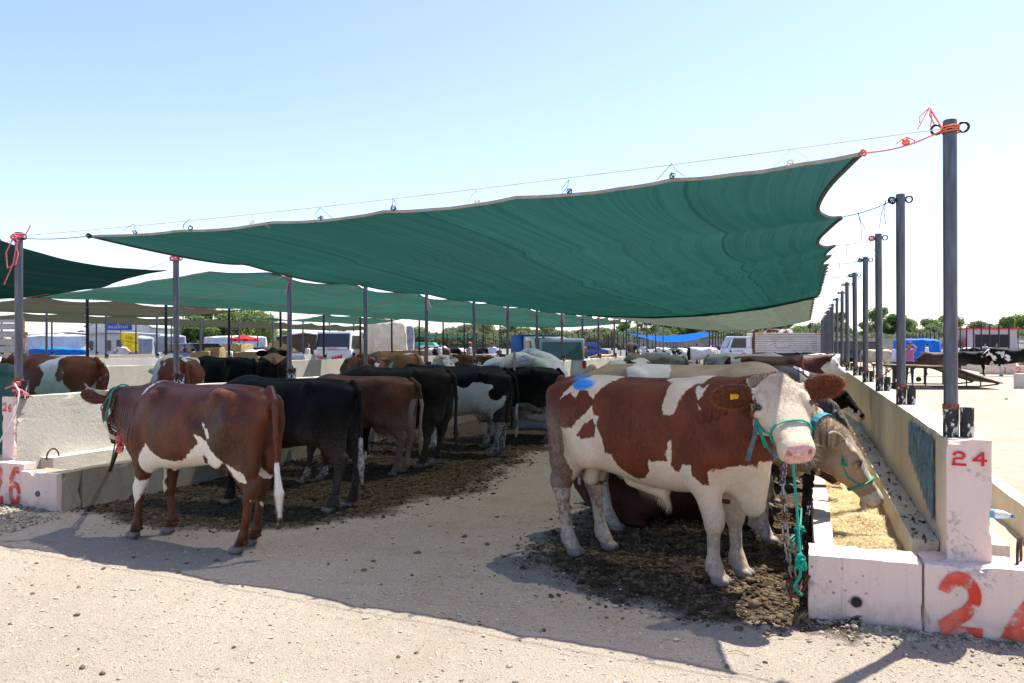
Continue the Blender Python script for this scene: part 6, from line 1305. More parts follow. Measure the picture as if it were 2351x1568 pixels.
# ================================================================ PEOPLE
def person(label, loc, rz, H_=1.72, shirt=(.7, .7, .7), trousers=(.03, .035, .06), arms='down', hat=None, sit=False, bend=0.0, hair=(.02, .015, .012), group='people at the market', skin=(.33, .17, .10), short=True, scale=1.0, woman=False, vest=None):
    g = SDF((-.75, -.8, -.01), (.8, .8, 1.95), .019); s = 1.0
    hipz = .93; 
    legs = []
    for e in (-1, 1):
        g.cap((0, e*.09, hipz), (.02+.03*e, e*.11, .50), .095, .062, .05); g.cap((.02+.03*e, e*.11, .50), (.0+.05*e, e*.12, .09), .060, .043, .04); g.cap((.0+.05*e, e*.12, .045), (.15+.05*e, e*.14, .035), .045, .036, .03)
        sh = np.array((0, e*.185, 1.43))
        if arms == 'hips': el = np.array((-.10, e*.43, 1.20)); ha = np.array((.10, e*.20, 1.03))
        elif arms == 'up' and e > 0: el = np.array((.22, e*.26, 1.55)); ha = np.array((.14, e*.10, 1.72))
        elif arms == 'fore': el = np.array((.05, e*.24, 1.15)); ha = np.array((.30, e*.16, 1.12))
        else: el = np.array((-.02, e*.25, 1.15)); ha = np.array((.06, e*.24, .88))
        g.cap(sh, el, .058, .043, .04); g.cap(el, ha, .042, .028, .02); legs.append((el, ha))
    g.cap((0, 0, .98), (0, 0, 1.18), .125, .115, .06, 1.25); g.cap((0, 0, 1.15), (0, 0, 1.40), .12, .125, .07, 1.35); g.cap((0, -.12, 1.42), (0, .12, 1.42), .07, .07, .05)
    g.cap((0, 0, 1.43), (.015, 0, 1.56), .058, .052, .03)
    g.ell((.015, 0, 1.66), (.095, .075, .115), .02); g.cap((.03, 0, 1.59), (.055, 0, 1.575), .05, .035, .03); g.cap((.105, 0, 1.66), (.125, 0, 1.635), .012, .016, .012)
    for e in (-1, 1): g.ell((.0, e*.078, 1.655), (.02, .012, .03), .01); g.ell((.102, e*.032, 1.675), (.012, .016, .01), .01, sub=True)
    P, Q = g.mesh(); me = quads_mesh('person', P, Q, True)
    fc = P[Q].mean(1); x, y, z = fc.T; mi = np.full(len(Q), 0)
    mi[z < .98] = 2; armd = np.abs(y) > .20; mi[(z >= .96) & (z < 1.49)] = 1
    for el, ha in legs:
        t_ = ((fc-el) @ (ha-el))/((ha-el) @ (ha-el)); dd = np.linalg.norm(fc-(el+np.clip(t_, 0, 1)[:, None]*(ha-el)), axis=1); mi[(dd < .062) & (t_ > (-.1 if short else .8))] = 0
    mi[(z > 1.69) | ((z > 1.60) & (x < -.005) & (z > 1.58))] = np.where((z > 1.50), 3, mi)[(z > 1.69) | ((z > 1.60) & (x < -.005) & (z > 1.58))]
    mi[(x > .07) & (z < 1.715) & (z > 1.5)] = 0; mi[z < .085] = 4
    if vest: mi[(mi == 1) & (np.abs(y) < .185)] = 5
    mk = lambda n_, c_: plain(n_, c_, .8, var=.12, scale=10, bump=.1)
    mats = [mk('skin', skin), mk('shirt_cloth', shirt), mk('trouser_cloth', trousers), mk('hair', hair), mk('shoe', (.02, .02, .02)), mk('vest_cloth', vest or (.02, .03, .06))]
    me.polygons.foreach_set('material_index', mi.astype(np.int32)); o = link('person', me, None, mats, loc, (0, D(bend), rz)); k = H_/1.775*scale; o.scale = (k, k, k); tag(o, label, 'person', group)
    for (el, ha), e in zip(legs, (-1, 1)):
        d = Vector(ha-el).normalized(); w = d.orthogonal().normalized() if abs(d.z) > .9 else Vector((0, 0, 1)).cross(d).normalized(); n_ = d.cross(w); b = Vector(ha)+d*.02
        mb = MB().ellipsoid(b+d*.045, (.030, .042, .045), 8, 6)
        for j, L_ in enumerate((.062, .075, .07, .055)): q = b+d*.075+w*(.03-.02*j); mb.tube([q, q+d*L_*.6, q+d*L_+n_*.02], [.0105, .0095, .007], 5)
        q = b+d*.03+w*.035; mb.tube([q, q+w*.035+d*.02, q+w*.045+d*.05], [.012, .011, .008], 5); mb.build('hand', mats[0], o, smooth=True)
    if hat: MB().ellipsoid((.0, 0, 1.735), (.105, .088, .062), 14, 8).box((.10, 0, 1.722), (.10, .12, .012)).build('cap', plain('cap_cloth', hat, .8), o, smooth=True)
    return o
def pat(x, d, y=790): p_ = on_d(x, y, d); p_.z = 0; return p_
person('man in a white T-shirt with hands on hips in front of the yellow banner', pat(358/1.0, 47), D(-60), 1.78, (.72, .70, .70), arms='hips', hair=(.012, .01, .01), scale=1.0).location = pat(279, 44)
person('man with a cap and dark vest standing behind the spotted cow', pat(1447, 21.5), D(-175), 1.68, (.35, .50, .58), arms='down', hat=(.55, .42, .42), vest=(.02, .03, .05), hair=(.3, .3, .3))
person('person in maroon half hidden behind the man with the cap', pat(1456, 22.3), D(-178), 1.66, (.12, .03, .06), hair=(.02, .02, .02), hat=(.2, .3, .6))
person('man in a pale blue shirt and grey cap seen from behind at the wooden ramp', pat(2062, 31.5), D(115), 1.74, (.52, .60, .80), (.05, .05, .055), hat=(.12, .13, .12), hair=(.2, .2, .2), short=False)
person('person in a pink and purple top with one arm raised behind the second post', pat(2088, 32.5), D(-100), 1.72, (.42, .12, .26), (.02, .03, .07), arms='up', skin=(.35, .18, .11))
person('man in a grey shirt and cap far off by the black cattle', pat(1079, 47), D(30), 1.75, (.32, .34, .38), hat=(.5, .2, .2))
person('man in a pale blue shirt and dark cap far off right of the black cattle', pat(1131, 49), D(-60), 1.75, (.5, .6, .8), hat=(.02, .02, .03))
person('child in a navy top leaning over the wall left of the white van', pat(1143, 33), D(-20), 1.30, (.03, .035, .10), hair=(.01, .01, .01)).location.z = .1
person('man in dark clothes sitting in the shade left of the blue car', pat(397, 55), D(-90), 1.45, (.02, .022, .03), hair=(.01, .01, .01))
person('man in a white T-shirt partly behind the white truck', pat(706, 42), D(60), 1.70, (.7, .68, .68))

for i, (x_, d_, s_, tr_, lab) in enumerate(((1010, 52, (.5, .5, .52), (.03, .03, .05), 'man in grey among the dark row of cattle'), (1600, 66, (.1, .14, .3), (.05, .05, .05), 'man in dark blue far behind the white cow'), (1478, 60, (.6, .6, .6), (.04, .04, .06), 'man in white far beyond the pale blue trough'), (1340, 58, (.4, .1, .08), (.03, .03, .03), 'man in red far right of the pale green van'), (2128, 55, (.6, .62, .66), (.1, .1, .12), 'man in white at the left end of the blue tarpaulin heap'), (2290, 62, (.08, .08, .1), (.03, .03, .03), 'dark dressed man by the open lorry at right'), (540, 48, (.3, .33, .4), (.03, .03, .04), 'man in grey by the hay bales at left'), (2262, 72, (.5, .5, .55), (.05, .05, .05), 'man in pale grey in front of the open lorry'))):
    person(lab, pat(x_, d_), D(40*i), 1.72, s_, tr_, arms=['down', 'fore', 'hips'][i % 3])
# ================================================================ VEHICLES
M_GLASS = NT('dark_window_glass').fin((.018, .024, .03), .06, spec=.7); M_GLASSG = NT('greenish_window_glass').fin((.03, .10, .085), .06, spec=.7); M_TYRE = plain('tyre', (.02, .02, .02), .85); M_BLK = plain('black_plastic', (.02, .02, .022), .6); M_RIM = plain('rim', (.35, .35, .36), .4, metal=.6)
M_HL = plain('headlight_glass', (.7, .72, .74), .1, spec=.6); M_TL = plain('tail_light', (.45, .01, .01), .3); M_AMB = plain('amber_light', (.8, .25, .02), .3)
def paint(n, c): 
    m = NT(n); m.b.inputs['Coat Weight'].default_value = .4; return m.fin(m.mix(m.ramp(m.noise(m.obj(), 3, 4), .35, .7), c, tuple(k*.9 for k in c)), .35, spec=.5)
def vehicle(label, cat, loc, rz, Wd, lower, cabin, wheels, col, glass=None, side=(), front=None, rear=None, wr=.32, name='parked_van', roofrails=False, group='vehicles parked on the market ground', lights=True):
    """lower / cabin: side outlines (x forward, z up); side: window outlines; front and rear: (x0,z0,x1,z1,halfwidth bottom, halfwidth top)"""
    glass = glass or M_GLASS; t = empty(name, loc, rz, label, cat, group); M = Matrix(((1, 0, 0, 0), (0, 0, -1, 0), (0, 1, 0, 0), (0, 0, 0, 1))); pm = paint('car_paint', col)
    MB().prism(lower, -Wd/2, Wd/2, M).build('body', pm, t, bevel=.05, smooth=True); MB().prism(cabin, -Wd/2*.90, Wd/2*.90, M).build('roof', pm, t, bevel=.05, smooth=True)
    for s in (-1, 1):
        for w in side: MB().prism(w, s*Wd/2*.90+s*.012-.006, s*Wd/2*.90+s*.012+.006, M).build('side_window', glass, t)
        for wx in wheels:
            w_ = MB().tube([(wx, s*(Wd/2-.20), wr), (wx, s*(Wd/2+.01), wr)], wr, 20).build('wheel', M_TYRE, t, smooth=True); MB().tube([(wx, s*(Wd/2+.011), wr), (wx, s*(Wd/2+.02), wr)], wr*.58, 14).build('rim', M_RIM, w_)
        if lights:
            xs = [q[0] for q in lower]; MB().box((max(xs)-.01, s*(Wd/2-.22), .72), (.06, .26, .16)).build('headlight', M_HL, t, bevel=.01); MB().box((min(xs)+.01, s*(Wd/2-.10), .95), (.06, .12, .28)).build('tail_light', M_TL, t, bevel=.01)
        MB().box((max(q[0] for q in cabin)*.8, s*(Wd/2+.06), 1.12), (.08, .14, .16)).build('wing_mirror', M_BLK, t, bevel=.01)
    for nm, g_, sg in (('windscreen', front, 1), ('rear_window', rear, -1)):
        if g_:
            x0, z0, x1, z1, w0, w1 = g_; n_ = Vector((z1-z0, 0, -(x1-x0))).normalized()*.02*1; n_ = n_ if n_.x*sg > 0 else -n_
            MB().add([Vector((x0, -w0, z0))+n_, Vector((x0, w0, z0))+n_, Vector((x1, w1, z1))+n_, Vector((x1, -w1, z1))+n_], [(0, 1, 2, 3)]).build(nm, glass, t)
    MB().box((max(q[0] for q in lower)+.02, 0, .42), (.10, Wd*.96, .22)).build('front_bumper', M_BLK, t, bevel=.02); MB().box((min(q[0] for q in lower)-.02, 0, .45), (.10, Wd*.96, .22)).build('rear_bumper', M_BLK, t, bevel=.02)
    MB().box((max(q[0] for q in lower)+.075, 0, .46), (.01, .5, .11)).build('number_plate', plain('plate_white', (.7, .7, .7), .5), t)
    return t
def toward(loc, off=0): return math.atan2(-loc.y, -loc.x)+off
CAR_L = [(-2.1, .3), (2.0, .3), (2.1, .55), (2.02, .85), (1.05, 1.02), (-2.05, 1.0), (-2.15, .6)]; WAG_C = [(-2.02, 1.0), (1.0, 1.0), (.35, 1.44), (-1.85, 1.46)]
l = pat(462, 44); t = vehicle('dark blue estate car parked behind the fence left of the hay bales', 'car', l, D(-18), 1.7, CAR_L, WAG_C, (-1.35, 1.35), (.02, .03, .22), None, [[(-1.85, 1.04), (-1.1, 1.04), (-1.1, 1.38), (-1.72, 1.38)], [(-1.03, 1.04), (-.2, 1.04), (-.2, 1.38), (-1.03, 1.38)], [(-.13, 1.04), (.80, 1.04), (.30, 1.38), (-.13, 1.38)]], (1.0, 1.03, .38, 1.42, .70, .64), (-2.02, 1.05, -1.85, 1.42, .68, .62), name='parked_car'); t.scale = (1.12, 1.12, 1.17)
VAN_L = [(-2.0, .3), (1.95, .3), (2.05, .6), (1.98, .98), (1.3, 1.14), (-2.0, 1.1)]; VAN_C = [(-1.98, 1.1), (1.3, 1.12), (.62, 1.80), (-1.85, 1.84)]
l = pat(1290, 29.5); t = vehicle('pale green grey van with a big rear window right behind the sack pile', 'van', l, toward(l, math.pi), 1.72, VAN_L, VAN_C, (-1.3, 1.35), (.42, .49, .52), M_GLASSG, [[(-1.8, 1.15), (-.9, 1.15), (-.9, 1.68), (-1.7, 1.68)], [(-.8, 1.15), (.0, 1.15), (.0, 1.68), (-.8, 1.68)], [(.08, 1.15), (1.1, 1.15), (.6, 1.68), (.08, 1.68)]], (1.3, 1.14, .63, 1.76, .70, .62), (-2.0, 1.12, -1.88, 1.72, .74, .66))
for s in (-1, 1): MB().tube([(-1.7, s*.66, 1.86), (-1.6, s*.66, 1.90), (.4, s*.66, 1.90), (.5, s*.66, 1.85)], .02, 6).build('roof_rail', M_BLK, t)
l = pat(1242, 36); t = vehicle('white panel van with a blue covered box behind the pale green van', 'van', l, toward(l, .30), 1.8, [(-2.4, .4), (1.9, .4), (2.0, .8), (1.85, 1.12), (-2.4, 1.1)], [(-.1, 1.1), (1.82, 1.14), (1.25, 1.95), (-.1, 2.0)], (-1.5, 1.2), (.72, .74, .76), None, [[(.2, 1.2), (1.45, 1.2), (1.1, 1.8), (.2, 1.8)]], (1.83, 1.15, 1.27, 1.9, .76, .68))
MB().box((-1.1, 0, 1.50), (1.9, 1.75, 1.15)).build('covered_box', M_TBLUE, t, bevel=.06, smooth=True)
# white truck with a flame motif
M_FLAME = plain('red_flame_sticker', (.7, .03, .04), .4)
l = pat(780, 43); tz = toward(l, -.38); t = vehicle('white truck cab with red flame stickers and a dark windscreen', 'truck', l, tz, 2.1, [(-1.0, .45), (.95, .45), (1.05, .9), (1.02, 1.35), (-1.0, 1.35)], [(-1.0, 1.35), (1.02, 1.35), (.82, 2.30), (-1.0, 2.34)], (-.1,), (.75, .75, .76), None, [[(-.45, 1.4), (.72, 1.4), (.62, 2.1), (-.45, 2.1)]], (1.025, 1.38, .84, 2.2, .93, .88), wr=.42, name='parked_truck')
MB().box((1.055, 0, 1.43), (.02, 1.7, .13)).build('sun_strip', plain('white_strip', (.75, .75, .75), .5), t); text_obj('lettering', 'Mustafa', .20, M_FLAME, t, (1.072, 0, 1.43), (math.pi/2, 0, math.pi/2))
for s in (-1, 1):
    fl = MB(); 
    for j in range(4): fl.add([(1.062, s*(.1+.16*j)-.25, .78+.05*j), (1.062, s*(.1+.16*j)-.02, .82), (1.062, s*(.32+.16*j)-.25, 1.05+.03*j)], [(0, 1, 2)])
    fl.build('flame_sticker', M_FLAME, t)
    f2 = MB()
    for j in range(4): f2.add([(.7-.3*j, s*1.056, .75), (.45-.3*j, s*1.056, .80), (.15-.3*j, s*1.056, 1.25)], [(0, 1, 2)])
    f2.build('flame_sticker', M_FLAME, t)
def drape(name, mat, pts2, z_top, label, cat, parent=None, folds=.12, nf=9, skirt=.15, seed=0, zb=0.0):
    """a cloth hung over a load: outline pts2 (world xy, closed), pleated sides, domed top"""
    n = 140; P = []; L = [0]; m = len(pts2)
    for i in range(m): L.append(L[-1]+(Vector(pts2[(i+1) % m])-Vector(pts2[i])).length)
    cx = sum(p_[0] for p_ in pts2)/m; cy = sum(p_[1] for p_ in pts2)/m; rows = 14; out = np.zeros((n+1, rows+6, 3)); r = random.Random(seed)
    for i in range(n+1):
        s_ = (i % n)/n*L[-1]; j = max(k for k in range(m) if L[k] <= s_+1e-9); f = (s_-L[j])/(L[j+1]-L[j]); q = Vector(pts2[j]).lerp(Vector(pts2[(j+1) % m]), f)
        d = Vector((q.x-cx, q.y-cy)); dn = d.normalized(); ph = math.sin(i/n*6.283*nf+seed)*.6+math.sin(i/n*6.283*nf*2.3+seed*2)*.4
        for k in range(rows):
            v = k/(rows-1); off = folds*ph*(1-v)**.7+skirt*(1-v)**2; out[i, k] = (q.x+dn.x*off, q.y+dn.y*off, zb+(z_top*.93-zb)*v)
        for k in range(6): v = (k+1)/6; out[i, rows+k] = (q.x+(cx-q.x)*v, q.y+(cy-q.y)*v, z_top*(.93+.07*math.sin(v*1.57)))
    V = out.reshape(-1, 3); V = V+fbm(V*1.6, seed+3, 3)[:, None]*np.array([.08, .08, .10]); V = V.reshape(out.shape); V[-1] = V[0]
    me = grid_mesh(name, V, True); o = link(name, me, parent, mat); 
    if label: tag(o, label, cat, 'covered loads and tents')
    return o
def quad_at(x0, x1, d0, d1): a, b = pat(x0, d0), pat(x1, d0); c, e = pat(x1, d1), pat(x0, d1); return [(a.x, a.y), (b.x, b.y), (c.x, c.y), (e.x, e.y)]
M_CANV = cloth_mat('cream_canvas', (.74, .69, .60), (.60, .55, .46), .45); M_GTARP = cloth_mat('grey_tarpaulin', (.38, .40, .44), None, .15); M_WTARP = cloth_mat('white_tarpaulin', (.72, .72, .72), (.55, .56, .58), .2); M_BT2 = cloth_mat('sky_blue_tarpaulin', (.015, .26, .68), (.01, .16, .5), .3)
drape('tarpaulin', M_CANV, quad_at(838, 930, 42, 47), 3.0, 'tall load under a creased cream tarpaulin behind the white truck cab', 'covered load', nf=14, folds=.2, seed=2)
drape('tarpaulin', M_GTARP, quad_at(905, 948, 50, 54), 3.0, 'grey tarpaulin covered load right of the cream one', 'covered load', nf=8, seed=3)
drape('tarpaulin', M_WTARP, quad_at(560, 612, 33, 36), 1.42, 'white sheet over stacked hay bales with an open straw end', 'covered load', nf=6, folds=.05, seed=4)
drape('tarpaulin', M_WTARP, quad_at(622, 695, 30, 33), 1.28, 'low white sheet over a load right of the hay bales', 'covered load', nf=7, folds=.05, seed=5)
drape('tarpaulin', M_WTARP, quad_at(480, 532, 34, 37), 1.40, 'white cloth over the two front hay bales', 'covered load', nf=6, folds=.03, seed=6)
drape('tarpaulin', M_WTARP, quad_at(470, 610, 62, 72), 2.35, 'long grey and white tent roof behind the blue car', 'tent', nf=20, seed=7, zb=.9)
drape('tarpaulin', M_BT2, quad_at(474, 606, 61, 61.8), 1.15, 'blue tarpaulin skirt under the long white tent', 'tent', nf=20, folds=.05, seed=8)
drape('tarpaulin', M_WTARP, quad_at(62, 196, 48, 56), 2.3, 'white tent roof with loose folds at the far left', 'tent', nf=16, seed=9, zb=1.3)
drape('tarpaulin', M_BT2, quad_at(66, 198, 47, 47.6), 1.42, 'bright blue tarpaulin wall striped with shadows at the far left', 'tent', nf=14, folds=.10, seed=10)
drape('tarpaulin', M_GTARP, quad_at(300, 352, 52, 58), 2.2, 'grey tent top behind the man in white', 'tent', nf=6, seed=11, zb=1.0)
drape('tarpaulin', M_GTARP, quad_at(360, 425, 54, 60), 2.35, 'second grey tent beside the blue car', 'tent', nf=6, seed=12, zb=1.1)
drape('tarpaulin', M_TBLUE, quad_at(2052, 2158, 56, 60), 2.05, 'heap under a bright blue tarpaulin behind the ramp', 'covered load', nf=9, seed=13)
drape('tarpaulin', cloth_mat('teal_cover', (.05, .16, .13), None, .1), quad_at(-60, 42, 10.8, 12.2), 1.36, 'folded teal cover at the left edge behind the first post', 'covered load', nf=9, folds=.04, seed=14)
# hay bales
M_HAY = NT('pressed_hay'); _o = M_HAY.obj(); M_HAY = M_HAY.fin(M_HAY.mix(M_HAY.ramp(M_HAY.noise(_o, 30, 5, .8), .35, .65), (.22, .14, .05), (.50, .38, .18)), .9, M_HAY.bump(M_HAY.noise(_o, 45, 4, .8), 1, .03))
for (x_, y_, d_, w_, h_, rz_, lab) in ((467, 822, 33, .75, .55, .1, 'small hay bale end left of the white cloth'), (494, 824, 33.3, .6, .95, .1, 'upright hay bale end showing under the white cloth'), (545, 808, 35, .95, .7, -.2, 'round topped hay bale behind the white sheet'), (566, 828, 32.5, .9, .7, .2, 'open hay bale end under the white sheet'), (938, 818, 36, 1.7, .55, .05, 'yellow hay bale at the foot of the cream tarpaulin'), (650, 806, 40, 1.3, .6, .5, 'greenish hay roll leaning behind the low white sheet')):
    p_ = on_d(x_, y_, d_); V, Q = rough_box(-w_/2, w_/2, -.5, .5, -h_/2, h_/2, .10, .04, 3, .06); o = link('hay_bale', quads_mesh('hay_bale', V, Q, False), None, M_HAY, p_, (0, rz_ if 'roll' in lab else 0, YAW+rz_)); tag(o, lab, 'hay bale')
    if 'upright' in lab or 'yellow' in lab:
        for s in (-.25, .25): MB().box((s*w_*1.2, -.515, 0), (.02, .01, h_*1.03)).build('binding_twine', M_ROPEO, o)
# small truck with a stake body
l = on_d(1815, 790, 61); l.z = 0; tz = YAW+math.pi
TL_ = vehicle('small white cattle truck with an open cab door window, parked across the road', 'truck', pat(1692, 61.5), tz, 2.0, [(-.9, .55), (.95, .55), (1.05, .9), (1.0, 1.35), (-.9, 1.35)], [(-.9, 1.35), (.98, 1.35), (.60, 2.25), (-.9, 2.25)], (.25,), (.72, .73, .74), None, [[(-.45, 1.38), (.75, 1.38), (.52, 2.1), (-.45, 2.1)]], (1.02, 1.38, .64, 2.18, .9, .85), wr=.40, name='cattle_truck', lights=False)
MB().box((.9, 1.0, .80), (.16, .12, .26)).build('headlight', M_AMB, TL_, bevel=.01); MB().box((.9, -1.0, .80), (.16, .12, .26)).build('headlight', M_AMB, TL_, bevel=.01)
M_BOARD = NT('worn_white_boards'); _o = M_BOARD.pos(); M_BOARD = M_BOARD.fin(M_BOARD.mix(M_BOARD.ramp(M_BOARD.noise(M_BOARD.mapn(_o, (1, 1, 3)), 3, 6, .8), .55, .66), (.60, .54, .48), (.22, .11, .06)), .7)
for i in range(9): MB().box((-3.65, 0, 1.12+i*.165), (5.3, 2.1+.04*(i%2), .125)).build('side_board', M_BOARD, TL_, bevel=.01)
for s in (-1, 1):
    for xx in (-1.0, -6.3): MB().box((xx, s*1.0, 1.85), (.14, .14, 1.7)).build('corner_post', M_RUST, TL_)
for xx in (-1.5, -5.9): MB().box((xx, 1.062, 2.45), (.45, .02, .12)).build('yellow_corner', plain('yellow_mark', (.8, .42, .03), .6), TL_); MB().box((xx, -1.062, 2.45), (.45, .02, .12)).build('yellow_corner', plain('yellow_mark', (.8, .42, .03), .6), TL_)
MB().box((-3.4, 0, .85), (5.6, .9, .22)).build('chassis', M_BLK, TL_)
for wx in (-4.6,):
    for s in (-1, 1): MB().tube([(wx, s*.75, .42), (wx, s*1.03, .42)], .42, 18).build('wheel', M_TYRE, TL_)
for s in (-1, 1): text_obj('lettering', 'CANTER', .16, M_BLK, TL_, (.1, s*1.008, 1.12), (math.pi/2, 0, 0 if s < 0 else math.pi)); 
for j in range(3): MB().add([(-.3-.12*j, 1.01, .85), (-.2-.12*j, 1.01, .85), (-.05-.12*j, 1.01, 1.0), (-.15-.12*j, 1.01, 1.0)], [(0, 1, 2, 3)]).build('red_mark', M_FLAME, TL_)
l = pat(1985, 58); vehicle('long dark navy minibus parked behind the thin posts', 'van', l, D(-2)+YAW*0, 1.9, [(-2.6, .35), (2.3, .35), (2.5, .65), (2.42, .95), (1.5, 1.15), (-2.6, 1.12)], [(-2.58, 1.12), (1.5, 1.14), (.7, 1.86), (-2.45, 1.9)], (-1.6, 1.6), (.012, .018, .04), None, [[(-2.4, 1.2), (-1.3, 1.2), (-1.3, 1.75), (-2.3, 1.75)], [(-1.2, 1.2), (-.1, 1.2), (-.1, 1.75), (-1.2, 1.75)], [(0, 1.2), (1.25, 1.2), (.7, 1.72), (0, 1.74)]], (1.5, 1.17, .74, 1.82, .8, .7), (-2.6, 1.2, -2.47, 1.8, .8, .72))
l = pat(2240, 75); t = vehicle('red and grey market lorry with an open dark side at the right', 'lorry', l, D(200), 2.2, [(-3.2, .5), (2.9, .5), (3.0, .9), (2.9, 1.3), (-3.2, 1.3)], [(1.5, 1.3), (2.88, 1.32), (2.4, 2.2), (1.5, 2.2)], (-2.2, 2.0), (.42, .05, .06), None, [[(1.7, 1.4), (2.55, 1.4), (2.3, 2.0), (1.7, 2.0)]], (2.9, 1.35, 2.45, 2.1, .9, .85), wr=.42, name='parked_lorry')
MB().box((-.9, 0, 2.1), (4.6, 2.25, 1.9)).build('box_body', plain('grey_canvas_box', (.45, .40, .42), .7), t, bevel=.05); MB().box((-.9, 1.135, 1.95), (3.2, .02, 1.2)).build('shaded_opening_panel', M_BLK, t); MB().box((-.9, -1.135, 1.95), (3.2, .02, 1.2)).build('shaded_opening_panel', M_BLK, t); MB().box((-.9, 0, 3.08), (5.2, 2.7, .12)).build('red_awning', plain('red_awning', (.5, .03, .05), .6), t)  # black panels on the closed box stand in for its shaded inside
for (x_, d_, col, lab) in ((1355/1.0, 88, (.03, .07, .35), 'far blue van left of the tall posts'), (640, 47, (.70, .71, .72), 'white car at the foot of the pale green net'), (1800/1.0, 100, (.6, .6, .6), 'far grey van beyond the cattle truck'), (1008, 70, (.65, .68, .7), 'far white car behind the dark cattle'), (982, 72, (.04, .3, .1), 'far green lorry cab behind the dark cattle'), (1668, 80, (.5, .06, .12), 'far red and white car under the blue tarpaulin')):
    l = pat(x_, d_); vehicle(lab, 'car', l, D(15), 1.8, VAN_L, VAN_C if 'van' in lab or 'lorry' in lab else [(-1.9, 1.0), (1.0, 1.0), (.4, 1.5), (-1.5, 1.5)], (-1.3, 1.35), col, None, [[(-1.3, 1.1), (.6, 1.1), (.35, 1.42), (-1.2, 1.42)]], (1.2, 1.12, .66, 1.7, .7, .62) if 'van' in lab else None)
# rusty lorry side at the far left edge
t = empty('lorry_side', pat(14, 27), YAW, 'rusty white board side of a lorry at the left edge behind the first post', 'lorry')
for i in range(6): MB().box((-.6, 0, .95+i*.26), (1.9, .08, .20)).build('side_board', M_BOARD, t, bevel=.01)
MB().box((.48, 0, 1.55), (.22, .14, 2.0)).build('corner_post', plain('rust_post', (.17, .08, .04), .8, var=.6, scale=8), t); MB().box((-.6, 0, 2.43), (2.1, .12, .1)).build('top_rail', M_BOARD, t)
# ================================================================ SMALL FAR THINGS
t = empty('folding_table', pat(1637, 44), YAW, 'white folding table with crossed thin legs beside the truck cab', 'table')
MB().box((0, 0, .78), (1.1, .7, .03)).build('table_top', M_WTARP, t)
for s in (-1, 1): MB().tube([(-.4, s*.3, 0), (.3, s*.3, .77)], .015, 6).build('leg', M_CHAIN, t); MB().tube([(.4, s*.3, 0), (-.3, s*.3, .77)], .015, 6).build('leg', M_CHAIN, t)
t = empty('plastic_bin', pat(1652, 45), YAW, 'lime green plastic bin behind the folding table', 'bin'); MB().prism([(-.25, -.25), (.25, -.25), (.25, .25), (-.25, .25)], 0, .95).build('bin_body', plain('lime_plastic', (.30, .55, .04), .5), t, bevel=.02); MB().box((0, 0, .97), (.56, .56, .05)).build('lid', plain('lime_plastic_lid', (.26, .5, .04), .5), t)
t = empty('plastic_tank', pat(1507, 24), YAW-.1, 'ribbed pale blue plastic water trough stood on its side', 'trough')
pts = [(-.42, .95), (.42, .95), (.38, 1.52), (-.34, 1.52)]; MB().prism([(-.45, 0), (.45, 0), (.40, .6), (-.38, .6)], -.3, .3, Matrix.Translation((0, 0, .80)) @ Matrix(((1, 0, 0, 0), (0, 0, -1, 0), (0, 1, 0, 0), (0, 0, 0, 1)))).build('tank_shell', plain('pale_blue_plastic', (.48, .56, .66), .4), t, bevel=.04, smooth=True)
for k in range(6): MB().box((-.36+k*.145, -.31, 1.12), (.045, .03, .45)).build('rib', plain('pale_blue_rib', (.55, .62, .70), .4), t, bevel=.01)
MB().box((0, 0, .4), (.8, .5, .8)).build('stand', M_STEELD, t)
t = empty('parasol', pat(560, 56), 0, 'red market parasol with white lettering in front of the white tent', 'parasol')
MB().tube([(0, 0, 0), (0, 0, 2.2)], .025, 8).build('pole', M_CHAIN, t)
cp = MB(); n_ = 8; R_ = 1.05
cp.add([(0, 0, 2.32)]+[(R_*math.cos(a), R_*math.sin(a), 2.02) for a in np.linspace(0, 6.283, n_+1)[:-1]]+[(R_*math.cos(a), R_*math.sin(a), 1.84) for a in np.linspace(0, 6.283, n_+1)[:-1]], [(0, 1+k, 1+(k+1) % n_) for k in range(n_)]+[(1+k, 1+n_+k, 1+n_+(k+1) % n_, 1+(k+1) % n_) for k in range(n_)])
cp.build('canopy', cloth_mat('red_parasol_cloth', (.62, .015, .02), None, .4), t)
for k in range(n_):
    a = (k+.5)*6.283/n_; text_obj('lettering', 'ALGIDA', .13, M_WTARP, t, (R_*.925*math.cos(a), R_*.925*math.sin(a), 1.93), (math.pi/2, 0, a+math.pi/2))
# banner
bp0 = pat(297, 46); t = empty('banner', (bp0.x, bp0.y, 0), YAW, 'yellow banner with dark lettering hung behind the man in white', 'banner')
cols = 12; P = np.zeros((cols+1, 9, 3))
for i in range(cols+1):
    for j in range(9): P[i, j] = (-.52+1.05*i/cols, .03*math.sin(i*.9), 1.35+1.0*j/8-.22*i/cols*(1-j/16))
link('cloth', grid_mesh('cloth', P), t, cloth_mat('yellow_banner_cloth', (.75, .55, .02), None, .3))
text_obj('lettering', 'Dilo', .26, M_BLK, t, (.0, -.045, 2.02), (math.pi/2, -.14*-1, 0)); text_obj('lettering', 'DAYININ YERİ', .15, M_BLK, t, (.0, -.045, 1.78), (math.pi/2, .17, 0)); text_obj('lettering', 'ADANA', .09, M_FLAME, t, (-.1, -.045, 1.58), (math.pi/2, .17, 0))
for s in (-.52,): MB().tube([(s, .03, 0), (s, .03, 2.45)], .03, 6).build('pole', M_STEELD, t)
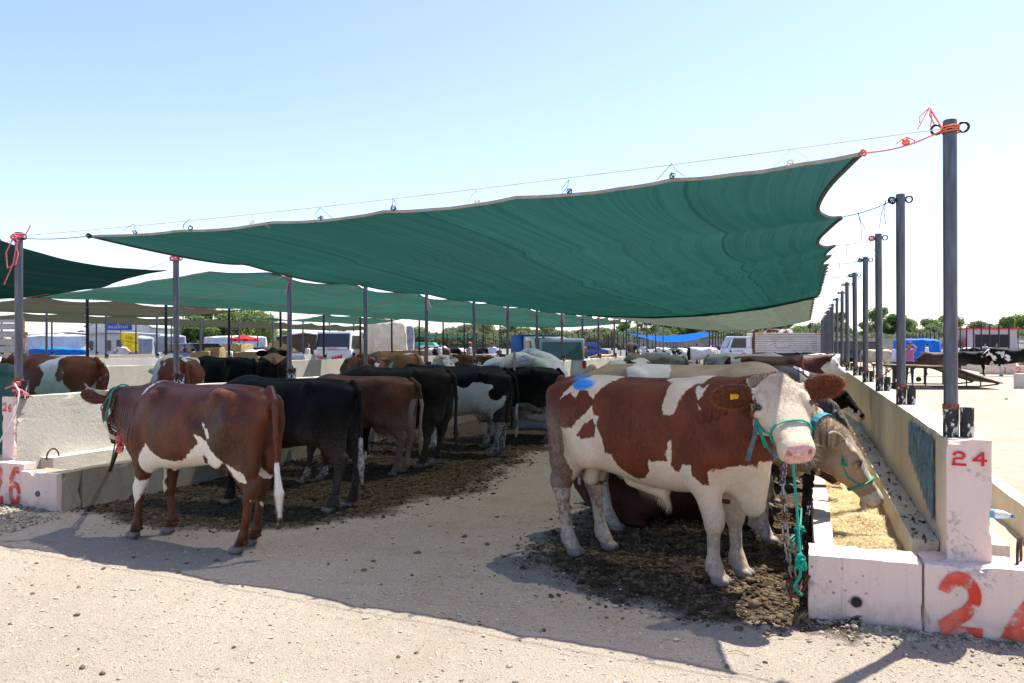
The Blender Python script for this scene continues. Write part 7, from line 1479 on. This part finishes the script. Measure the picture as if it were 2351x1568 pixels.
# loading ramp
rp = on_z(2045, 893); t = empty('loading_ramp', rp, YAW-.06, 'weathered wooden cattle loading ramp on a steel frame standing on the lot', 'ramp')
M_WOOD = NT('weathered_planks'); _o = M_WOOD.obj(); M_WOOD = M_WOOD.fin(M_WOOD.mix(M_WOOD.ramp(M_WOOD.noise(M_WOOD.mapn(_o, (1, 6, 6)), 2, 5, .7), .35, .65), (.30, .22, .13), (.13, .09, .055)), .85)
def rz_(x): return .90-.03*x if x < 2.2 else .834-.40*(x-2.2)+.035*(x-2.2)**2
for i in range(26):
    x0 = i*.152; x1 = x0+.144; a, b = rz_(x0), rz_(x1); MB().add([(x0, -.1, a), (x1, -.1, b), (x1, 1.9, b), (x0, 1.9, a), (x0, -.1, a-.04), (x1, -.1, b-.04), (x1, 1.9, b-.04), (x0, 1.9, a-.04)], [(0, 1, 2, 3), (7, 6, 5, 4), (0, 4, 5, 1), (1, 5, 6, 2), (2, 6, 7, 3), (3, 7, 4, 0)]).build('plank', M_WOOD, t)
for s in (0, 1.8):
    MB().tube([(x_, s, rz_(x_)-.07) for x_ in np.linspace(0, 3.85, 14)], .03, 6).build('frame_rail', M_STEELD, t); MB().tube([(.05, s, .12), (3.1, s, .10), (3.8, s, .18)], .028, 6).build('frame_rail', M_STEELD, t)
    for x_ in (.08, .55, 1.25, 2.0, 2.7, 3.2): MB().tube([(x_, s, .02 if x_ < .1 else .12), (x_, s, rz_(x_)-.07)], .024, 6).build('leg', M_STEELD, t)
    MB().tube([(.08, s, .15), (.9, s, rz_(.9)-.08)], .02, 6).build('brace', M_STEELD, t); MB().tube([(.12, s-.03, .09), (.12, s+.03, .09)], .09, 14).build('wheel', M_TYRE, t); MB().tube([(1.0, s-.03, .36), (1.0, s+.03, .36)], .09, 14).build('wheel', M_TYRE, t)
o = rbox('concrete_block', M_CONCL, None, 0, .5, 0, .6, 0, .55, h=.1, seed=71); q = on_z(2336, 892); o.location = (q.x, q.y, 0); tag(o, 'small concrete block at the right edge beyond the ramp', 'block')
# ================================================================ FAR BUILDINGS, WALL, TREES, HILLS
def hall(label, loc, rz, w, eave, apex, depth, wall, roof, wins=(), sign=None):
    t = empty('hall', loc, rz, label, 'building'); MB().prism([(-w/2, 0), (w/2, 0), (w/2, eave), (0, apex), (-w/2, eave)], 0, depth, Matrix(((1, 0, 0, 0), (0, 0, 1, 0), (0, 1, 0, 0), (0, 0, 0, 1)))).build('wall', wall, t)
    for s in (-1, 1):
        a = Vector((s*(w/2+.3), 0, eave-.12)); b = Vector((0, 0, apex+.05)); MB().add([a+Vector((0, -.3, 0)), b+Vector((0, -.3, 0)), b+Vector((0, depth+.3, 0)), a+Vector((0, depth+.3, 0)), a+Vector((0, -.3, .14)), b+Vector((0, -.3, .14)), b+Vector((0, depth+.3, .14)), a+Vector((0, depth+.3, .14))], [(0, 1, 2, 3), (7, 6, 5, 4), (0, 4, 5, 1), (1, 5, 6, 2), (2, 6, 7, 3), (3, 7, 4, 0)]).build('roof', roof, t)
    for (x_, z_, ww, hh) in wins:
        f = MB().box((x_, -.03, z_), (ww+.16, .06, hh+.16)).build('window', M_WTARP, t); MB().box((x_, -.065, z_), (ww, .02, hh)).build('pane', M_GLASS, f)
    return t
M_WWALL = plain('white_cladding', (.62, .62, .60), .7, var=.06, scale=2); M_RF = plain('pale_roof_sheet', (.5, .52, .54), .5)
l = pat(272, 92); t = hall('white gabled hall with a blue sign under the left shade nets', l, YAW+.15, 6.8, 3.7, 5.2, 10, M_WWALL, M_RF, [(-2.6, 1.6, .7, 1.3), (-1.3, 1.6, .9, 1.4), (1.9, 1.5, .8, 1.2)])
s_ = MB().box((.0, -.08, 3.75), (2.9, .06, .95)).build('sign_board', plain('blue_sign', (.02, .06, .35), .5), t); text_obj('lettering', 'BELEDİYESİ', .42, M_WTARP, s_, (0, -.115, 3.6), (math.pi/2, 0, 0)); MB().ellipsoid((0, -.12, 4.02), (.16, .01, .16), 12, 6).build('emblem', M_WTARP, s_)
s_ = MB().box((1.5, -.10, 2.35), (1.4, .05, .4)).build('sign_board', M_WTARP, t); text_obj('lettering', 'İDARİ BİNA', .24, plain('light_blue_letters', (.05, .4, .7), .5), s_, (1.5, -.13, 2.35), (math.pi/2, 0, 0))
MB().box((-.1, 2.0, 5.9), (1.0, .2, 1.3), M=Matrix.Rotation(.3, 3, 'Y')).build('roof_panel', plain('grey_panel', (.35, .38, .42), .4), t)
l = pat(345, 120); t = hall('long pale green and white building behind the gabled hall', l, YAW, 10.5, 4.6, 4.7, 8, plain('pale_green_wall', (.30, .50, .30), .7), M_RF); MB().box((0, -.1, 2.7), (10.3, .1, 1.9)).build('white_band', M_WWALL, t)
l = pat(262, 86); t = hall('low white prefabricated office with windows behind the fence posts', l, YAW+.02, 9.5, 2.7, 2.8, 4, M_WWALL, M_RF, [(-.6, 1.5, .55, 1.1), (.6, 1.5, .65, 1.2), (2.6, 1.5, .6, 1.1), (-2.6, 1.5, .8, 1.0)])
l = pat(160, 95); hall('low beige shed at the far left', l, YAW, 14, 2.6, 2.9, 5, plain('beige_wall', (.45, .40, .32), .8), M_RF)
l = pat(700, 90); t = hall('brown open shed left of the white truck', l, YAW, 6.5, 2.5, 2.8, 5, plain('brown_shed', (.10, .075, .055), .9), M_RF)
l = pat(505, 100); hall('small white box building below the willow', l, YAW, 4, 3.0, 3.2, 4, M_WWALL, M_RF)
w = rbox('perimeter_wall', plain('grey_block_wall', (.34, .31, .27), .9, var=.2, scale=.8), None, -60, 110, 128, 128.3, 0, 2.5, h=3, seed=73); w.rotation_euler = (0, 0, 0); tag(w, 'long grey block wall closing the market ground in front of the trees', 'wall')
t = empty('banner', pat(2330, 100), YAW*.3, 'white banner with a red X and blue edge on the wall at the far right', 'banner'); MB().box((0, 0, 1.5), (4.6, .05, 1.3)).build('board', M_WTARP, t); MB().box((0, -.03, .98), (4.6, .04, .28)).build('blue_band', plain('blue_band', (.02, .08, .5), .6), t); text_obj('lettering', 'X', 1.0, M_FLAME, t, (-1.75, -.05, 1.6), (math.pi/2, 0, 0), bold=.03); text_obj('lettering', 'SANTIAL', .34, M_BLK, t, (.4, -.05, 1.75), (math.pi/2, 0, 0))
# trees
def leafmat(n, a, b):
    m = NT(n); i = m.node('ShaderNodeObjectInfo').outputs['Random']; o = m.pos(); c = m.mix(m.ramp(m.noise(o, 1.3, 4), .35, .65), a, b); c = m.mix(m.math('MULTIPLY', i, .35), c, tuple(k*1.5 for k in b)); m.fin(c, .6, spec=.25)
    tr = m.node('ShaderNodeBsdfTranslucent'); m.set(tr.inputs[0], c); mx = m.node('ShaderNodeMixShader'); mx.inputs[0].default_value = .35; m.t.links.new(m.b.outputs[0], mx.inputs[1]); m.t.links.new(tr.outputs[0], mx.inputs[2]); m.t.links.new(mx.outputs[0], m.out.inputs[0]); return m.mat
M_LEAF = leafmat('leaf_green', (.10, .165, .045), (.17, .25, .07)); M_LEAF2 = leafmat('leaf_olive', (.12, .155, .08), (.19, .215, .115)); M_WILL = leafmat('willow_leaf', (.13, .20, .045), (.19, .26, .075)); M_BARK = plain('bark', (.12, .09, .065), .9, var=.3, scale=6)
def tree_proto(H_, R_, n, leaf, seed, mat, clusters=14, weep=False, low=.25):
    r = np.random.default_rng(seed); t = empty('tree'); tm = MB(); rr = random.Random(seed)
    tm.tube([(0, 0, -.2), (.05, .02, H_*.25), (.0, .1, H_*.5), (.1, .0, H_*.8)], [.16, .13, .09, .03], 8); C = []
    for k in range(clusters):
        a = rr.uniform(0, 6.28); z = H_*(low+(.95-low)*rr.random()); rad = R_*rr.uniform(.25, .85)*(1-.55*max(0, (z/H_-.55)/.45)**1.5); c = (math.cos(a)*rad, math.sin(a)*rad, z); C.append((c, R_*rr.uniform(.28, .5)))
        tm.tube([(0, .03, z*.55), (c[0]*.5, c[1]*.5, z*.8), c], [.06, .04, .015], 5)
    C.append(((0, 0, H_*.9), R_*.4)); C = C
    V = []; 
    i = r.integers(0, len(C), n); cc = np.array([C[k][0] for k in i]); cr = np.array([C[k][1] for k in i]); d = r.normal(size=(n, 3)); d /= np.linalg.norm(d, axis=1)[:, None]; p_ = cc+d*(cr*r.uniform(.45, 1.08, n)**.6)[:, None]*np.array([1, 1, .8])
    if weep: p_[:, 2] -= r.uniform(0, 1, n)**2*H_*.35
    p_[:, 2] = np.maximum(p_[:, 2], .15); u = r.normal(size=(n, 3)); u[:, 2] = u[:, 2]*.5-(1.5 if weep else .3); u /= np.linalg.norm(u, axis=1)[:, None]; v = np.cross(u, r.normal(size=(n, 3))); v /= np.linalg.norm(v, axis=1)[:, None]
    s_ = leaf*r.uniform(.6, 1.3, n)[:, None]; L_ = (1.6 if weep else 1.0)
    V = np.stack([p_-u*s_*L_, p_+v*s_*.45, p_+u*s_*L_, p_-v*s_*.45], 1).reshape(-1, 3)
    tm.build('trunk', M_BARK, t); link('crown', quads_mesh('crown', V, np.arange(len(V)).reshape(-1, 4), False), t, mat); freeze(t); return t
TP = [tree_proto(5.2, 2.4, 5200, .17, 1, M_LEAF), tree_proto(4.6, 2.7, 5200, .17, 2, M_LEAF2, 16), tree_proto(5.8, 2.0, 4800, .16, 3, M_LEAF), tree_proto(3.6, 2.5, 4200, .15, 4, M_LEAF2, 12, low=.15)]
used = [0]*4; r = random.Random(8); k = 0
sect = 'left middle right'.split()
def put_tree(i, loc, s, lab, grp):
    t = TP[i] if not used[i] else copy_tree(TP[i]); used[i] = 1; t.location = loc; t.scale = (s, s, s*r.uniform(.85, 1.1)); t.rotation_euler = (0, 0, r.uniform(0, 6.28)); tag(t, lab, 'tree', grp)
kinds = ['tall round', 'olive grey', 'slim green', 'low bushy']
for x_ in list(range(930, 1900, 21))+list(range(1905, 2400, 20)):
    i = r.randrange(4); far_ = x_ > 1900; d_ = r.uniform(134, 150); p_ = pat(x_+r.uniform(-6, 6), d_)
    put_tree(i, p_, r.uniform(.85, 1.15)*(1.0 if not far_ else 1.12), f'{kinds[i]} tree in the far hedge line behind the block wall', f'{kinds[i]} trees of the far hedge line')
for x_ in list(range(925, 1900, 15))+list(range(1900, 2400, 13)):
    put_tree(3, pat(x_+r.uniform(-4, 4), r.uniform(131, 134)), r.uniform(.8, 1.05), 'low bush filling the foot of the far hedge', 'low bushes of the far hedge')
for x_ in range(-40, 930, 46):
    if 250 < x_ < 420: continue
    i = r.randrange(4); put_tree(i, pat(x_, r.uniform(150, 165)), r.uniform(.6, .85), f'{kinds[i]} tree beyond the market roofs at left', f'{kinds[i]} trees beyond the market roofs at left')
for x_, d_, i, s, lab in ((445, 88, 0, 1.0, 'leafy tree with loose sprays right of the green building'), (465, 90, 2, .95, 'slim tree beside the leafy one at left'), (512, 92, 2, 1.05, 'airy tree just left of the willow'), (525, 95, 1, 1.0, 'dull green tree under the willow'), (625, 96, 3, .8, 'low bush right of the willow')):
    put_tree(i, pat(x_, d_), s, lab, None)
wt = tree_proto(6.3, 3.4, 9000, .13, 9, M_WILL, 18, weep=True, low=.5); wt.location = pat(572, 93); tag(wt, 'big light green weeping willow above the white tent', 'tree')
hy = np.linspace(-1, 1, 60); hx = np.linspace(0, 1, 40); HP = np.zeros((60, 40, 3))
for a in range(60):
    for b in range(40):
        X_ = 1800+hy[a]*2600; Y_ = 5200+hx[b]*1800; HP[a, b] = (X_, Y_, 0)
nz_ = fbm(HP.reshape(-1, 3)*.0012, 5, 4).reshape(60, 40); HP[..., 2] = np.sin(hx*math.pi)[None, :]*np.exp(-((HP[..., 0]-3900)/1500)**2)*(240+220*nz_)-8
o = link('hills', grid_mesh('hills', HP), None, plain('olive_hillside', (.10, .11, .08), .9)); tag(o, 'faint bare hills on the right horizon', kind='structure')  # plain dull olive tone for the bare hills
for (x_, h_) in ((420, 11), (505, 9), (1860, 8)):
    p_ = pat(x_, 120); t = empty('lamp_post', p_, 0, {420: 'thin lamp post above the green building', 505: 'thin mast between the two left trees', 1860: 'thin lamp post far beyond the net'}[x_], 'lamp post'); MB().tube([(0, 0, 0), (0, 0, h_*.62)], .09, 6).build('pole', M_STEELD, t); MB().box((.5, 0, h_*.60), (1.0, .12, .1)).build('lamp_arm', M_STEELD, t)
